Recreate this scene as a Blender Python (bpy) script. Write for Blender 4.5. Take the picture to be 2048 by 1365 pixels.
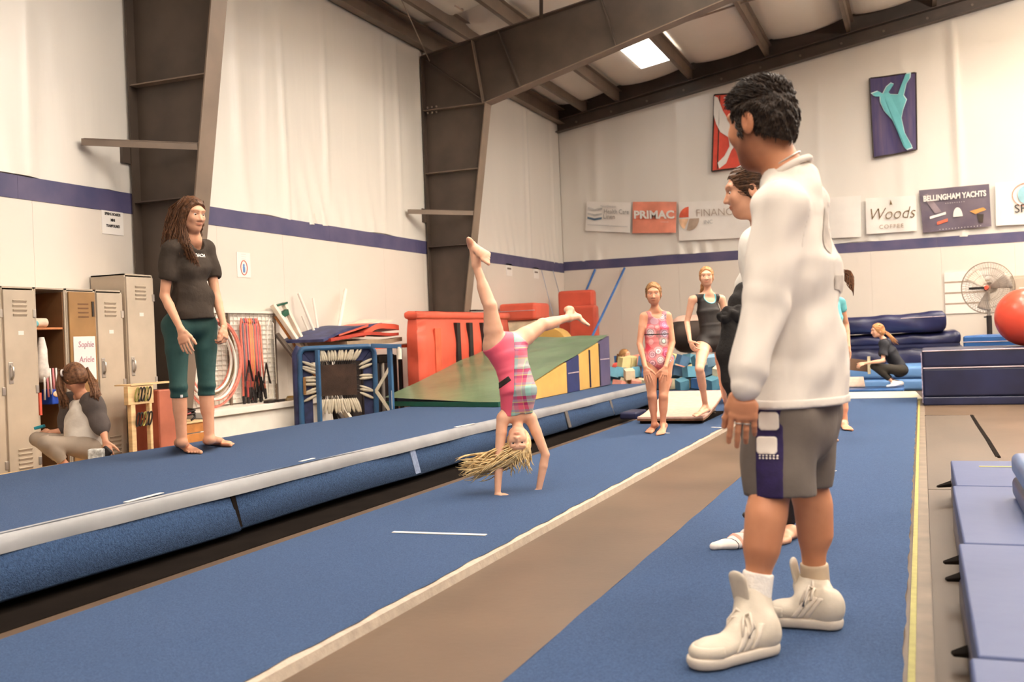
import bpy, bmesh, math, random
import numpy as np
from mathutils import Vector, Matrix, Euler
for _o in list(bpy.data.objects): bpy.data.objects.remove(_o)
SC = bpy.context.scene
COL = SC.collection
PI = math.pi
# ---------------------------------------------------------------- camera
cam_d = bpy.data.cameras.new('camera'); cam = bpy.data.objects.new('camera', cam_d); COL.objects.link(cam)
cam_d.sensor_width = 36.0; cam_d.lens = 2050.0/2048.0*36.0; cam_d.clip_start = 0.05; cam_d.clip_end = 200
_yaw, _pit, _rol = math.radians(21.79), math.radians(-0.203), math.radians(-2.227)
_fw = Vector((-math.sin(_yaw)*math.cos(_pit), math.cos(_yaw)*math.cos(_pit), math.sin(_pit)))
_rt = Vector((math.cos(_yaw), math.sin(_yaw), 0)); _up = _rt.cross(_fw)
_r2 = _rt*math.cos(_rol)+_up*math.sin(_rol); _u2 = -_rt*math.sin(_rol)+_up*math.cos(_rol)
cam.matrix_world = Matrix(((_r2.x,_u2.x,-_fw.x,0),(_r2.y,_u2.y,-_fw.y,0),(_r2.z,_u2.z,-_fw.z,1.0),(0,0,0,1)))
cam_d.dof.use_dof = True; cam_d.dof.focus_distance = 6.3; cam_d.dof.aperture_fstop = 3.5
SC.camera = cam
# ---------------------------------------------------------------- world, exposure
W = bpy.data.worlds.new('world'); SC.world = W; W.use_nodes = True
W.node_tree.nodes['Background'].inputs[0].default_value = (1, .95, .88, 1)
W.node_tree.nodes['Background'].inputs[1].default_value = 0.3
SC.view_settings.view_transform = 'Standard'; SC.view_settings.look = 'None'
SC.view_settings.exposure = 0.57; SC.view_settings.gamma = 1.0; SC.view_settings.use_curve_mapping = False
# ---------------------------------------------------------------- positions of the added ceiling lamps (built with the roof)
LAMP_W = 54.0
LAMP_COL = (1.0, .935, .86)
ADDED_LAMPS = [(x, y) for y in (-6.5, -1.5, 3.0) for x in (-2.0, 1.6, 5.2, 8.8)] + [(x, y) for y in (6.2, 10.2) for x in (-2.8, .5, 3.8, 7.1)] + [(x, 12.4) for x in (.2, 3.2, 6.2)] + [(x, 15.3) for x in (1.3, 4.2, 7.2)] + [(x, 17.6) for x in (3.7, 6.6)]
# ---------------------------------------------------------------- helpers
def lin(c):
    c = c/255.0
    return c/12.92 if c <= .04045 else ((c+.055)/1.055)**2.4
def rgb(r, g, b): return (lin(r), lin(g), lin(b), 1)
MATS = {}
def mat(name, col, rough=.6, var=.10, scale=6., bump=0., bscale=80., metal=0., spec=.4, col2=None, detail=4., coat=0., sheen=0., stretch=None, emis=0., attr=None, alpha=1., bdist=.01):
    if name in MATS: return MATS[name]
    m = bpy.data.materials.new(name); m.use_nodes = True; MATS[name] = m
    nt = m.node_tree; N = nt.nodes; L = nt.links; b = N['Principled BSDF']
    b.inputs['Roughness'].default_value = rough; b.inputs['Metallic'].default_value = metal
    b.inputs['Specular IOR Level'].default_value = spec
    if coat: b.inputs['Coat Weight'].default_value = coat; b.inputs['Coat Roughness'].default_value = .2
    if sheen: b.inputs['Sheen Weight'].default_value = sheen; b.inputs['Sheen Roughness'].default_value = .6
    if alpha < 1: b.inputs['Alpha'].default_value = alpha
    tc = N.new('ShaderNodeTexCoord'); src = tc.outputs['Object']
    if stretch:
        mp = N.new('ShaderNodeMapping'); mp.inputs['Scale'].default_value = stretch; L.new(src, mp.inputs[0]); src = mp.outputs[0]
    nz = N.new('ShaderNodeTexNoise'); nz.inputs['Scale'].default_value = scale; nz.inputs['Detail'].default_value = detail
    L.new(src, nz.inputs['Vector'])
    rp = N.new('ShaderNodeValToRGB'); e = rp.color_ramp.elements
    c2 = col2 or tuple(min(1, c*(1+var*2.2)) for c in col[:3])+(1,)
    c1 = tuple(c*(1-var*2.2) for c in col[:3])+(1,) if not col2 else col
    e[0].position = .3; e[1].position = .7; e[0].color = c1; e[1].color = c2
    L.new(nz.outputs['Fac'], rp.inputs[0]); outc = rp.outputs[0]
    if attr:
        at = N.new('ShaderNodeAttribute'); at.attribute_name = attr
        mx = N.new('ShaderNodeMix'); mx.data_type = 'RGBA'; mx.blend_type = 'MULTIPLY'; mx.inputs[0].default_value = 1
        L.new(outc, mx.inputs[6]); L.new(at.outputs['Color'], mx.inputs[7]); outc = mx.outputs[2]
    L.new(outc, b.inputs['Base Color'])
    if emis:
        L.new(outc, b.inputs['Emission Color']); b.inputs['Emission Strength'].default_value = emis
    if bump:
        n2 = N.new('ShaderNodeTexNoise'); n2.inputs['Scale'].default_value = bscale; n2.inputs['Detail'].default_value = 3
        L.new(src, n2.inputs['Vector'])
        bp = N.new('ShaderNodeBump'); bp.inputs['Strength'].default_value = bump; bp.inputs['Distance'].default_value = bdist
        L.new(n2.outputs['Fac'], bp.inputs['Height']); L.new(bp.outputs[0], b.inputs['Normal'])
    return m
def V(*a): return Vector(a[0] if len(a) == 1 else a)
def wloc(o):
    p = Vector((0, 0, 0))
    while o is not None: p = p+o.location; o = o.parent
    return p
def tag(o, label=None, cat=None, group=None, kind=None):
    if label: o['label'] = label
    if cat: o['category'] = cat
    if group: o['group'] = group
    if kind: o['kind'] = kind
    return o
def thing(name, label, cat, loc=(0, 0, 0), group=None, rz=0.):
    o = bpy.data.objects.new(name, None); COL.objects.link(o); o.location = loc; o.rotation_euler = (0, 0, rz)
    o.empty_display_size = .1
    return tag(o, label, cat, group)
def link(name, me, parent=None, loc=None):
    o = bpy.data.objects.new(name, me); COL.objects.link(o)
    if parent is not None: o.parent = parent
    if loc is not None: o.location = loc
    return o
class MB:
    def __init__(s): s.v = []; s.f = []; s.mi = []; s.cm = 0
    def add(s, vs, fs):
        n = len(s.v); s.v += [tuple(p) for p in vs]; s.f += [tuple(i+n for i in f) for f in fs]; s.mi += [s.cm]*len(fs); return s
    def m(s, i): s.cm = i; return s
    def box(s, a, b):
        (x0, y0, z0), (x1, y1, z1) = a, b
        return s.add([(x0,y0,z0),(x1,y0,z0),(x1,y1,z0),(x0,y1,z0),(x0,y0,z1),(x1,y0,z1),(x1,y1,z1),(x0,y1,z1)],
                     [(0,3,2,1),(4,5,6,7),(0,1,5,4),(1,2,6,5),(2,3,7,6),(3,0,4,7)])
    def hexa(s, p): # 8 points: bottom 4, top 4
        return s.add(p, [(0,3,2,1),(4,5,6,7),(0,1,5,4),(1,2,6,5),(2,3,7,6),(3,0,4,7)])
    def bar(s, a, b, w, h=None, up=(0, 0, 1)):
        h = h or w; a, b = V(a), V(b); d = (b-a).normalized(); u = V(up)
        if abs(d.dot(u)) > .98: u = V((1, 0, 0))
        r = d.cross(u).normalized()*(w/2); u = r.cross(d).normalized()*(h/2)
        return s.hexa([a-r-u, a+r-u, b+r-u, b-r-u, a-r+u, a+r+u, b+r+u, b-r+u])
    def prism(s, poly, off):
        n = len(poly); off = V(off); p = [V(q) for q in poly]
        return s.add(p+[q+off for q in p], [tuple(range(n))[::-1], tuple(range(n, 2*n))]+[(i, (i+1) % n, n+(i+1) % n, n+i) for i in range(n)])
    def tube(s, pts, r, n=8, close=False, cap=True, flat=1.):
        pts = [V(p) for p in pts]; m = len(pts); rr = r if hasattr(r, '__len__') else [r]*m; rings = []; pu = None
        for i in range(m):
            if close: t = pts[(i+1) % m]-pts[i-1]
            else: t = pts[min(i+1, m-1)]-pts[max(i-1, 0)]
            t = t.normalized() if t.length > 1e-9 else V((0, 0, 1))
            if pu is None:
                pu = V((0, 0, 1)) if abs(t.z) < .9 else V((1, 0, 0))
            b = t.cross(pu)
            if b.length < 1e-6: b = t.cross(V((.3, .8, .5)))
            b.normalize(); u = b.cross(t).normalized(); pu = u
            rings.append([pts[i]+(b*math.cos(2*PI*k/n)+u*(math.sin(2*PI*k/n)*flat))*rr[i] for k in range(n)])
        vs = [p for g in rings for p in g]; fs = []
        for i in range(m if close else m-1):
            for k in range(n):
                a = i*n; c = ((i+1) % m)*n; fs.append((a+k, a+(k+1) % n, c+(k+1) % n, c+k))
        if cap and not close: fs += [tuple(range(n))[::-1], tuple(range((m-1)*n, m*n))]
        return s.add(vs, fs)
    def cyl(s, a, b, r, r2=None, n=20): return s.tube([a, b], [r, r if r2 is None else r2], n)
    def sph(s, c, r, nu=16, nv=10, sc=(1, 1, 1)):
        vs = [(c[0], c[1], c[2]-r*sc[2])]; c = V(c)
        for j in range(1, nv):
            th = PI*j/nv
            for i in range(nu): vs.append((c.x+r*sc[0]*math.sin(th)*math.cos(2*PI*i/nu), c.y+r*sc[1]*math.sin(th)*math.sin(2*PI*i/nu), c.z-r*sc[2]*math.cos(th)))
        vs.append((c.x, c.y, c.z+r*sc[2])); fs = []
        for i in range(nu): fs.append((0, 1+(i+1) % nu, 1+i)); fs.append((len(vs)-1, 1+(nv-2)*nu+i, 1+(nv-2)*nu+(i+1) % nu))
        for j in range(nv-2):
            for i in range(nu): a = 1+j*nu; fs.append((a+i, a+(i+1) % nu, a+nu+(i+1) % nu, a+nu+i))
        return s.add(vs, fs)
    def grid(s, fn, nu, nv, closeu=False):
        vs = [fn(i/nu, j/nv) for j in range(nv+1) for i in range(nu+1)]
        return s.add(vs, [(j*(nu+1)+i, j*(nu+1)+i+1, (j+1)*(nu+1)+i+1, (j+1)*(nu+1)+i) for j in range(nv) for i in range(nu)])
    def rot(s, R, c=(0, 0, 0)):
        c = V(c); s.v = [tuple(R@(V(p)-c)+c) for p in s.v]; return s
    def move(s, d): s.v = [(p[0]+d[0], p[1]+d[1], p[2]+d[2]) for p in s.v]; return s
    def build(s, name, m, parent=None, smooth=False, bevel=0., seg=2, local=False, loc=None, label=None, cat=None, group=None, kind=None, sub=0, recalc=True):
        me = bpy.data.meshes.new(name)
        if parent is not None: off = Vector((0, 0, 0)) if local else wloc(parent)
        else:
            if loc is None and not local:
                a = np.array(s.v); loc = Vector(((a[:,0].min()+a[:,0].max())/2, (a[:,1].min()+a[:,1].max())/2, a[:,2].min()))
            off = Vector((0, 0, 0)) if local else V(loc)
        me.from_pydata([(p[0]-off.x, p[1]-off.y, p[2]-off.z) for p in s.v], [], s.f)
        for mm in (m if isinstance(m, (list, tuple)) else [m]): me.materials.append(mm)
        if isinstance(m, (list, tuple)): me.polygons.foreach_set('material_index', s.mi)
        if recalc:
            bm = bmesh.new(); bm.from_mesh(me); bmesh.ops.recalc_face_normals(bm, faces=bm.faces); bm.to_mesh(me); bm.free()
        if smooth: me.polygons.foreach_set('use_smooth', [True]*len(me.polygons))
        o = link(name, me, parent, loc if parent is None else None)
        if bevel:
            bv = o.modifiers.new('bevel', 'BEVEL'); bv.width = bevel; bv.segments = seg; bv.limit_method = 'ANGLE'; bv.angle_limit = .6
            me.polygons.foreach_set('use_smooth', [True]*len(me.polygons))
            wn = o.modifiers.new('wn', 'WEIGHTED_NORMAL'); wn.keep_sharp = True
        if sub: sm = o.modifiers.new('sub', 'SUBSURF'); sm.levels = sub; sm.render_levels = sub
        return tag(o, label, cat, group, kind)
def text(name, s, size, origin, xdir, ydir, m, parent=None, align='CENTER', shear=0., sx=1., spacing=1., bold=0., depth=.0015, lines=1.):
    c = bpy.data.curves.new(name, 'FONT'); c.body = s; c.size = size; c.align_x = align; c.align_y = 'CENTER'; c.shear = shear
    c.space_character = spacing; c.offset = bold; c.extrude = depth; c.space_line = lines; c.resolution_u = 3
    t = bpy.data.objects.new('tmp', c); COL.objects.link(t)
    bpy.context.view_layer.update()
    me = bpy.data.meshes.new_from_object(t.evaluated_get(bpy.context.evaluated_depsgraph_get()))
    bpy.data.objects.remove(t); bpy.data.curves.remove(c)
    x = V(xdir).normalized()*sx; y = V(ydir).normalized(); z = V(xdir).normalized().cross(y); o0 = V(origin)-(wloc(parent) if parent else Vector((0, 0, 0)))
    for v in me.vertices: v.co = o0+x*v.co.x+y*v.co.y+z*v.co.z
    me.materials.clear(); me.materials.append(m)
    return link(name, me, parent)
def copy_tree(o, parent=None):
    c = o.copy(); COL.objects.link(c)
    if parent is not None: c.parent = parent
    for ch in list(o.children): copy_tree(ch, c)
    return c
def smooth01(t): t = max(0., min(1., t)); return t*t*(3-2*t)
def arc(c, r, a0, a1, n, ax=(1, 0, 0), ay=(0, 0, 1)):
    c, ax, ay = V(c), V(ax), V(ay)
    return [c+ax*(r*math.cos(a0+(a1-a0)*i/n))+ay*(r*math.sin(a0+(a1-a0)*i/n)) for i in range(n+1)]

# ---------------------------------------------------------------- structure
XL, YB, XR, YR = -6.6, 19.45, 17.6, -10.0
EAVE, SL, RIDGE = 5.30, .165, 5.5
def roof_z(x): return EAVE+SL*((x-XL) if x < RIDGE else (2*RIDGE-XL-x)-0*x)
M_wall = mat('painted wall panel', rgb(224,214,202), .45, .012, 1.2, .03, 14)
M_liner = mat('white plastic liner', rgb(232,226,216), .30, .012, .9, .12, 3.2, spec=.5, stretch=(1, 1.6, .22), bdist=.05)
M_roofl = mat('white roof liner', rgb(226,216,200), .38, .02, .8, .10, 2.5, bdist=.05)
M_band = mat('navy wall band', rgb(66,66,102), .55, .12, 3.0, col2=rgb(92,84,114))
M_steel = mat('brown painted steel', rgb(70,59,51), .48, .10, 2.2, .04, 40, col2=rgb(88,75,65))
M_steel_l = mat('tan painted steel', rgb(122,105,90), .5, .06, 3)
M_white = mat('white trim', rgb(236,228,216), .5, .02)
M_floor = mat('brown rubber floor', rgb(80,63,48), .45, .07, 1.1, .06, 30, col2=rgb(101,81,63), detail=8)
# floor
fl = MB().box((XL-.2, YR-.2, -.12), (XR+.2, YB+.2, 0)).build('floor', M_floor, kind='structure', loc=(0, 0, 0))
# left wall: lower panels, band, upper liner
wl = MB().box((XL-.2, YR-.2, 0), (XL-.03, YB+.2, 5.6)).build('wall_left', M_wall, kind='structure', loc=(XL, 0, 0))
y = YR
while y < YB-.01:
    y2 = min(y+1.16, YB)
    MB().box((XL-.03, y+.0007, 0), (XL, y2-.0007, 2.25)).build('wall_panel', M_wall, wl, bevel=.001, seg=1); y = y2
y = YR
while y < YB-.01:
    y2 = min(y+2.3, YB)
    MB().box((XL-.03, y, 2.25), (XL+.006, y2-.002, 2.435)).build('band_board', M_band, wl); y = y2
rnd = random.Random(4)
def liner(name, p0, du, nrm, z0, ztop, length, seed, parent, folds=9):
    r = random.Random(seed); fs = [(r.uniform(0, 1), r.uniform(.008, .03), r.uniform(.008, .028), r.uniform(-.02, .02), r.uniform(.2, 1)) for _ in range(folds)]
    gp = [(r.uniform(0, 1), r.uniform(.5, 1.)) for _ in range(int(length*1.3))]
    mb = MB(); nu = int(length*26); nv = 26
    def fn(u, v):
        zt = ztop(u); z = z0+(zt-z0)*v; d = .012
        for c, a, w, t, q in fs:
            x = (u-c-t*(v-.5))/w*length/5.; d += a*math.exp(-x*x)*(q+(1-q)*math.sin(PI*v))
        for c, q in gp:   # gathers where the sheet is pinned above the band
            x = (u-c)*length; d += .02*q*math.exp(-v*9)*math.exp(-(x*x)/.08)*math.cos(x*22+v*18)
        z -= (.012*math.sin(u*length*2.1+seed)+.01*math.sin(u*length*5+1))*(1-v)
        p = V(p0)+V(du)*(u*length)+V(nrm)*d
        return (p.x, p.y, z)
    mb.grid(fn, nu, nv); return mb.build(name, M_liner, parent, smooth=True)
for i, (a, b) in enumerate([(YR, -4.75), (-4.75, 1.35), (1.35, 7.38), (7.52, 13.33), (13.47, YB)]):
    liner('liner_sheet', (XL-.02, a, 0), (0, 1, 0), (1, 0, 0), 2.43, lambda u: EAVE, b-a, 11+i, wl, 10)
# back wall
wb = MB().prism([(XL-.2, YB+.03, 0), (XR+.2, YB+.03, 0), (XR+.2, YB+.03, 5.7), (RIDGE, YB+.03, 7.75), (XL-.2, YB+.03, 5.7)], (0, .2, 0)).build('wall_back', M_wall, kind='structure', loc=(0, YB, 0))
x = XL
while x < XR-.01:
    x2 = min(x+1.16, XR); MB().box((x+.0007, YB, 0), (x2-.0007, YB+.03, 2.29)).build('wall_panel', M_wall, wb, bevel=.001, seg=1); x = x2
x = XL
while x < XR-.01:
    x2 = min(x+2.3, XR); MB().box((x, YB-.006, 2.29), (x2-.002, YB+.03, 2.465)).build('band_board', M_band, wb); x = x2
for i, (a, b) in enumerate([(XL, -3.0), (-3.0, .9), (.9, 5.5)]):
    liner('liner_sheet', (a, YB+.02, 0), (1, 0, 0), (0, -1, 0), 2.46, lambda u, a=a, b=b: roof_z(a+(b-a)*u), b-a, 31+i, wb, 7)
MB().prism([(5.5, YB+.02, 2.46), (XR, YB+.02, 2.46), (XR, YB+.02, 5.1), (5.5, YB+.02, 7.2)], (0, .02, 0)).build('liner_sheet', M_liner, wb)
# right and rear walls (behind the camera)
wr = MB().box((XR, YR-.2, 0), (XR+.2, YB+.2, 5.6)).build('wall_right', M_wall, kind='structure')
we = MB().prism([(XL-.2, YR, 0), (XR+.2, YR, 0), (XR+.2, YR, 5.7), (RIDGE, YR, 7.75), (XL-.2, YR, 5.7)], (0, -.2, 0)).build('wall_rear', M_wall, kind='structure')
# roof deck
ce = MB().prism([(XL-.3, YR-.2, EAVE+.33), (RIDGE, YR-.2, roof_z(RIDGE)+.38), (XR+.3, YR-.2, EAVE+.33), (XR+.3, YR-.2, EAVE+.45), (RIDGE, YR-.2, roof_z(RIDGE)+.5), (XL-.3, YR-.2, EAVE+.45)], (0, YB-YR+.4, 0)).build('ceiling', M_roofl, kind='structure', loc=(0, 0, EAVE))
PUR = [-5.98, -5.31, -3.87, -2.44, -1.0, .43, 1.87, 3.3, 4.74]
FR = [-10.0, -4.65, 1.4, 7.45, 13.4, 19.4]
# sagging liner pillows between purlins and frames
edges = [XL]+[-5.31, -3.87, -2.44, -1.0, .43, 1.87, 3.3, 4.74, 6.2]
for i in range(len(edges)-1):
    for j in range(len(FR)-1):
        if FR[j+1] < 5: continue
        a, b = edges[i], edges[i+1]; y0, y1 = FR[j]+.05, FR[j+1]-.05
        def fn(u, v):
            su = math.sin(PI*u)**.5 if 0 < u < 1 else 0
            e = 1-min(1, abs(2*v-1)**10); yy = y0+(y1-y0)*v
            endp = min(1., min(v, 1-v)*(y1-y0)/.42); endp = math.sqrt(max(0, 1-(1-endp)**2))
            x = a+(b-a)*u
            return (x, yy, roof_z(x)+.30-.17*su*endp)
        MB().grid(fn, 12, 40).build('liner_pillow', M_roofl, ce, smooth=True)
# skylight: corrugated translucent panel lighting the bay
M_sky = mat('bright translucent roof panel', (1, .98, .95, 1), .4, .0, emis=3.2)
sk = MB()
for k in range(12):
    yk = 16.72+k*.115
    def q(x, y, dz): return (x, y, roof_z(x)+.105+dz)
    sk.hexa([q(-4.52, yk, 0), q(-3.93, yk, 0), q(-3.93, yk+.115, 0), q(-4.52, yk+.115, 0), q(-4.48 if k % 2 else -4.52, yk, .02), q(-3.93, yk, .02), q(-3.93, yk+.115, .02), q(-4.52, yk+.115, .02)])
sk.build('skylight_panel', M_sky, label='bright corrugated skylight panel glowing in the sloping ceiling', cat='skylight')
# purlins
def zbar(mb, x, y0, y1, zb, h=.2, t=.012, fl=.065):
    mb.box((x-t/2, y0, zb), (x+t/2, y1, zb+h)); mb.box((x-fl, y0, zb), (x, y1, zb+t)); mb.box((x, y0, zb+h-t), (x+fl, y1, zb+h))
ordn = ['first', 'second', 'third', 'fourth', 'fifth', 'sixth', 'seventh', 'eighth', 'ninth']
for i, x in enumerate(PUR):
    mb = MB(); zbar(mb, x, -10, YB-.05, roof_z(x)+.0 if i else roof_z(x)-.02)
    mb.build('roof_purlin', M_steel_l, label='long tan steel roof purlin, '+ordn[i]+' from the eave of the left wall', cat='purlin', group='roof purlins')
es = MB(); es.box((XL+.02, -10, EAVE-.1), (XL+.032, YB-.05, EAVE+.2)); es.box((XL+.02, -10, EAVE-.1), (XL+.16, YB-.05, EAVE-.085)); es.box((XL+.02, -10, EAVE+.18), (XL+.16, YB-.05, EAVE+.2))
es.build('trim_1', M_steel_l, kind='structure')
# steel frames: tapered columns and rafters
def xin(z): return -6.25+.153*z
ZK = 4.317
def column(Y, label):
    r = thing('steel_column', label, 'column', (-6.4, Y, 0), 'steel frame columns')
    t = .012; f = .105
    MB().prism([(-6.56, Y-.006, 0), (xin(0), Y-.006, 0), (xin(ZK), Y-.006, ZK), (-5.73, Y-.006, 5.24), (-6.56, Y-.006, 5.1)], (0, t, 0)).build('web', M_steel, r)
    MB().box((-6.575, Y-f, 0), (-6.56, Y+f, 5.1)).build('outer_flange', M_steel, r)
    MB().hexa([(xin(0), Y-f, 0), (xin(0)+.015, Y-f, 0), (xin(0)+.015, Y+f, 0), (xin(0), Y+f, 0), (xin(ZK), Y-f, ZK), (xin(ZK)+.015, Y-f, ZK), (xin(ZK)+.015, Y+f, ZK), (xin(ZK), Y+f, ZK)]).build('inner_flange', M_steel_l, r)
    for z in (3.41, 4.317, 2.35): MB().box((-6.56, Y-.095, z-.006), (xin(z), Y-.006, z+.006)).build('stiffener', M_steel_l if z != 2.35 else M_steel, r)
    MB().box((-6.62, Y-.14, 0), (xin(0)+.06, Y+.14, .02)).build('base_plate', M_steel, r)
    b = MB(); b.bar((xin(ZK)-.04, Y-.05, ZK), (-5.76, Y-.05, 5.22), .012, .09, (0, 1, 0)); b.build('knee_stiffener', M_steel_l, r)
    b = MB(); b.bar((-6.52, Y-.03, 5.05), (xin(ZK)-.04, Y-.03, ZK+.04), .016, .05, (0, 1, 0)); b.build('knee_diagonal', M_steel, r)
    for zz in (4.28, 4.36):
        for k in range(3):
            MB().cyl((-6.5+k*.07, Y-.07, zz-.012), (-6.5+k*.07, Y-.07, zz+.012), .014, n=6).build('bolt', M_steel_l, r)
    b = MB(); b.box((0, 0, 0), (.001, .001, .001)); p0, p1 = V((XL+.04, Y-.70, 2.8)), V((xin(2.78)-.01, Y-.10, 2.78))
    b = MB(); b.bar(p0, p1, .006, .06); b.bar(p0+V((0, .03, .03)), p1+V((0, .03, .03)), .06, .006); b.build('flange_brace', M_steel_l, r)
    for z in (1.2, 2.8): MB().box((XL-.02, Y-.2, z-.1), (-6.575, Y+.2, z+.1)).build('girt_clip', M_steel, r)
    return r
column(7.45, 'dark brown tapered steel column behind the standing coach')
column(13.4, 'dark brown tapered steel column rising behind the red crash mat')
column(1.4, 'dark brown tapered steel column on the left wall, outside the view')
def rafter(Y, label):
    r = thing('steel_rafter', label, 'rafter', (-6.0, Y, 4.3), 'steel frame rafters'); t = .006
    def top(x): return 5.24+SL*(x+5.73)
    pts = [(-5.59, 4.317), (-2.18, 5.235), (RIDGE, 6.55)]
    MB().prism([(-5.59, Y-t, 4.317), (-2.18, Y-t, 5.235), (RIDGE, Y-t, 6.55), (RIDGE, Y-t, top(RIDGE)), (-5.73, Y-t, 5.24)], (0, 2*t, 0)).build('web', M_steel, r)
    for (a, b) in zip(pts[:-1], pts[1:]):
        q = MB(); q.bar((a[0], Y, a[1]), (b[0], Y, b[1]), .21, .015); q.build('bottom_flange', M_steel_l, r)
    q = MB(); q.bar((-6.56, Y, 5.10), (RIDGE, Y, top(RIDGE)), .21, .015); q.build('top_flange', M_steel, r)
    for xb, xt in ((-5.06, -5.36), (-3.66, -3.86), (-1.9, -2.0), (0.2, 0.2), (2.6, 2.6)):
        zb = 4.317+(xb+5.59)*.2692 if xb < -2.18 else 5.235+(xb+2.18)*.1712
        q = MB(); q.bar((xb, Y-.05, zb), (xt, Y-.05, top(xt)), .014, .09, (0, 1, 0)); q.build('stiffener', M_steel, r)
    for xx in (-4.7, -3.0):   # flange braces up to the purlins
        q = MB(); q.bar((xx, Y-.1, top(xx)-.05), (xx+.25, Y-.75, roof_z(xx)+.05), .05, .006); q.build('purlin_brace', M_steel, r)
    return r
rafter(13.4, 'dark brown tapered steel rafter climbing across the ceiling')
rafter(7.45, 'dark brown steel rafter over the camera, above the view')
bb = thing('end_rafter', 'dark brown steel beam along the top of the back wall', 'rafter', (-6.5, YB-.1, 5.0))
q = MB()
q.bar((-6.6, YB-.10, 5.15), (RIDGE, YB-.10, 5.15+SL*12.1), .014, .24, (0, 1, 0)) if 0 else q.prism([(-6.6, YB-.06, 5.04), (RIDGE, YB-.06, 5.04+SL*12.1), (RIDGE, YB-.06, 5.27+SL*12.1), (-6.6, YB-.06, 5.27)], (0, .02, 0)); q.build('web', M_steel, bb)
for dz in (0, .23): q = MB(); q.prism([(-6.6, YB-.2, 5.03+dz), (RIDGE, YB-.2, 5.03+dz+SL*12.1), (RIDGE, YB-.2, 5.045+dz+SL*12.1), (-6.6, YB-.2, 5.045+dz)], (0, .16, 0)); q.build('flange', M_steel, bb)
MB().prism([(-6.6, YB-.03, 5.27), (RIDGE, YB-.03, 5.27+SL*12.1), (RIDGE, YB-.03, 5.68+SL*12.1), (-6.6, YB-.03, 5.68)], (0, .03, 0)).build('dark_gap_filler', M_steel, bb)  # dark board added in place of the dark gap above the beam
for x in np.arange(-6.2, 3, .72): q = MB(); q.cyl((x, YB-.062, 5.15+SL*(x+6.6)), (x, YB-.08, 5.15+SL*(x+6.6)), .022, n=8); q.build('bolt', M_steel_l, bb)
# sag rods and a cable under the roof
M_rod = mat('grey rod', rgb(150,132,116), .5)
q = MB(); q.cyl((-6.5, 16.2, roof_z(-6.5)+.06), (3, 16.2, roof_z(3)+.06), .016, n=6); q.build('sag_rod', M_rod, label='thin tie rod strung across the purlins near the skylight', cat='rod')
q = MB(); q.cyl((-6.4, 13.25, 5.0), (-5.3, 9.6, 5.42), .008, n=6); q.build('bracing_cable', M_rod, label='thin bracing cable running from the column top to the roof', cat='cable')
pts = [V((-5.5, 12.4, 5.36))+V((.06*math.sin(t), -.05*t, -.05*math.sin(t*.9)**2)) for t in np.linspace(0, 3.4, 14)]
q = MB(); q.tube(pts, .012, 6); q.build('loose_wire', M_rod, label='short loop of loose wire hanging from a purlin near the column top', cat='wire')
# ceiling lamps added out of view to brighten the hall evenly
M_lampbody = mat('lamp housing', rgb(230,226,220), .5); M_lampglow = mat('lamp diffuser', (1, .93, .83, 1), .5, 0, emis=6.)
lamp0 = None
for i, (x, y) in enumerate(ADDED_LAMPS):
    z = roof_z(x)-.85
    if lamp0 is None:
        lamp0 = thing('added_ceiling_lamp', 'white long ceiling lamp added out of view under the roof', 'lamp', (x, y, z), 'added ceiling lamps')
        MB().box((-.2, -.65, 0), (.2, .65, .08)).build('housing', M_lampbody, lamp0, local=True, bevel=.01)
        MB().box((-.17, -.62, -.012), (.17, .62, 0)).build('diffuser', M_lampglow, lamp0, local=True)
        for s in (-.5, .5): MB().cyl((0, s, .08), (0, s, .92), .005, n=6).build('hanger_wire', M_rod, lamp0, local=True)
        r = lamp0
    else:
        r = lamp0.copy(); COL.objects.link(r); r.location = (x, y, z); r['label'] = 'added unseen ceiling lamp, number %s from left, row %s from the back wall' % (['one', 'two', 'three', 'four', 'five'][len([q_ for q_ in ADDED_LAMPS if q_[1] == y and q_[0] < x])], ['one', 'two', 'three', 'four', 'five', 'six', 'seven', 'eight', 'nine'][sorted({q_[1] for q_ in ADDED_LAMPS}, reverse=True).index(y)])
        for ch in lamp0.children:
            if ch.type == 'MESH': c = ch.copy(); COL.objects.link(c); c.parent = r
    ld = bpy.data.lights.new('added_lamp_light', 'AREA'); ld.shape = 'RECTANGLE'; ld.size = .36; ld.size_y = 1.3; ld.energy = LAMP_W; ld.color = LAMP_COL
    lo = bpy.data.objects.new('added_lamp_light', ld); COL.objects.link(lo); lo.location = (0, 0, -.03); lo.parent = r
    lu = bpy.data.lights.new('added_uplight', 'AREA'); lu.shape = 'RECTANGLE'; lu.size = .3; lu.size_y = 1.2; lu.energy = LAMP_W*(1.35 if y < 9 else 3.8); lu.color = LAMP_COL  # upward light added to brighten the ceiling liner
    lv = bpy.data.objects.new('added_uplight', lu); COL.objects.link(lv); lv.location = (0, 0, .10); lv.rotation_euler = (PI, 0, 0); lv.parent = r

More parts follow.
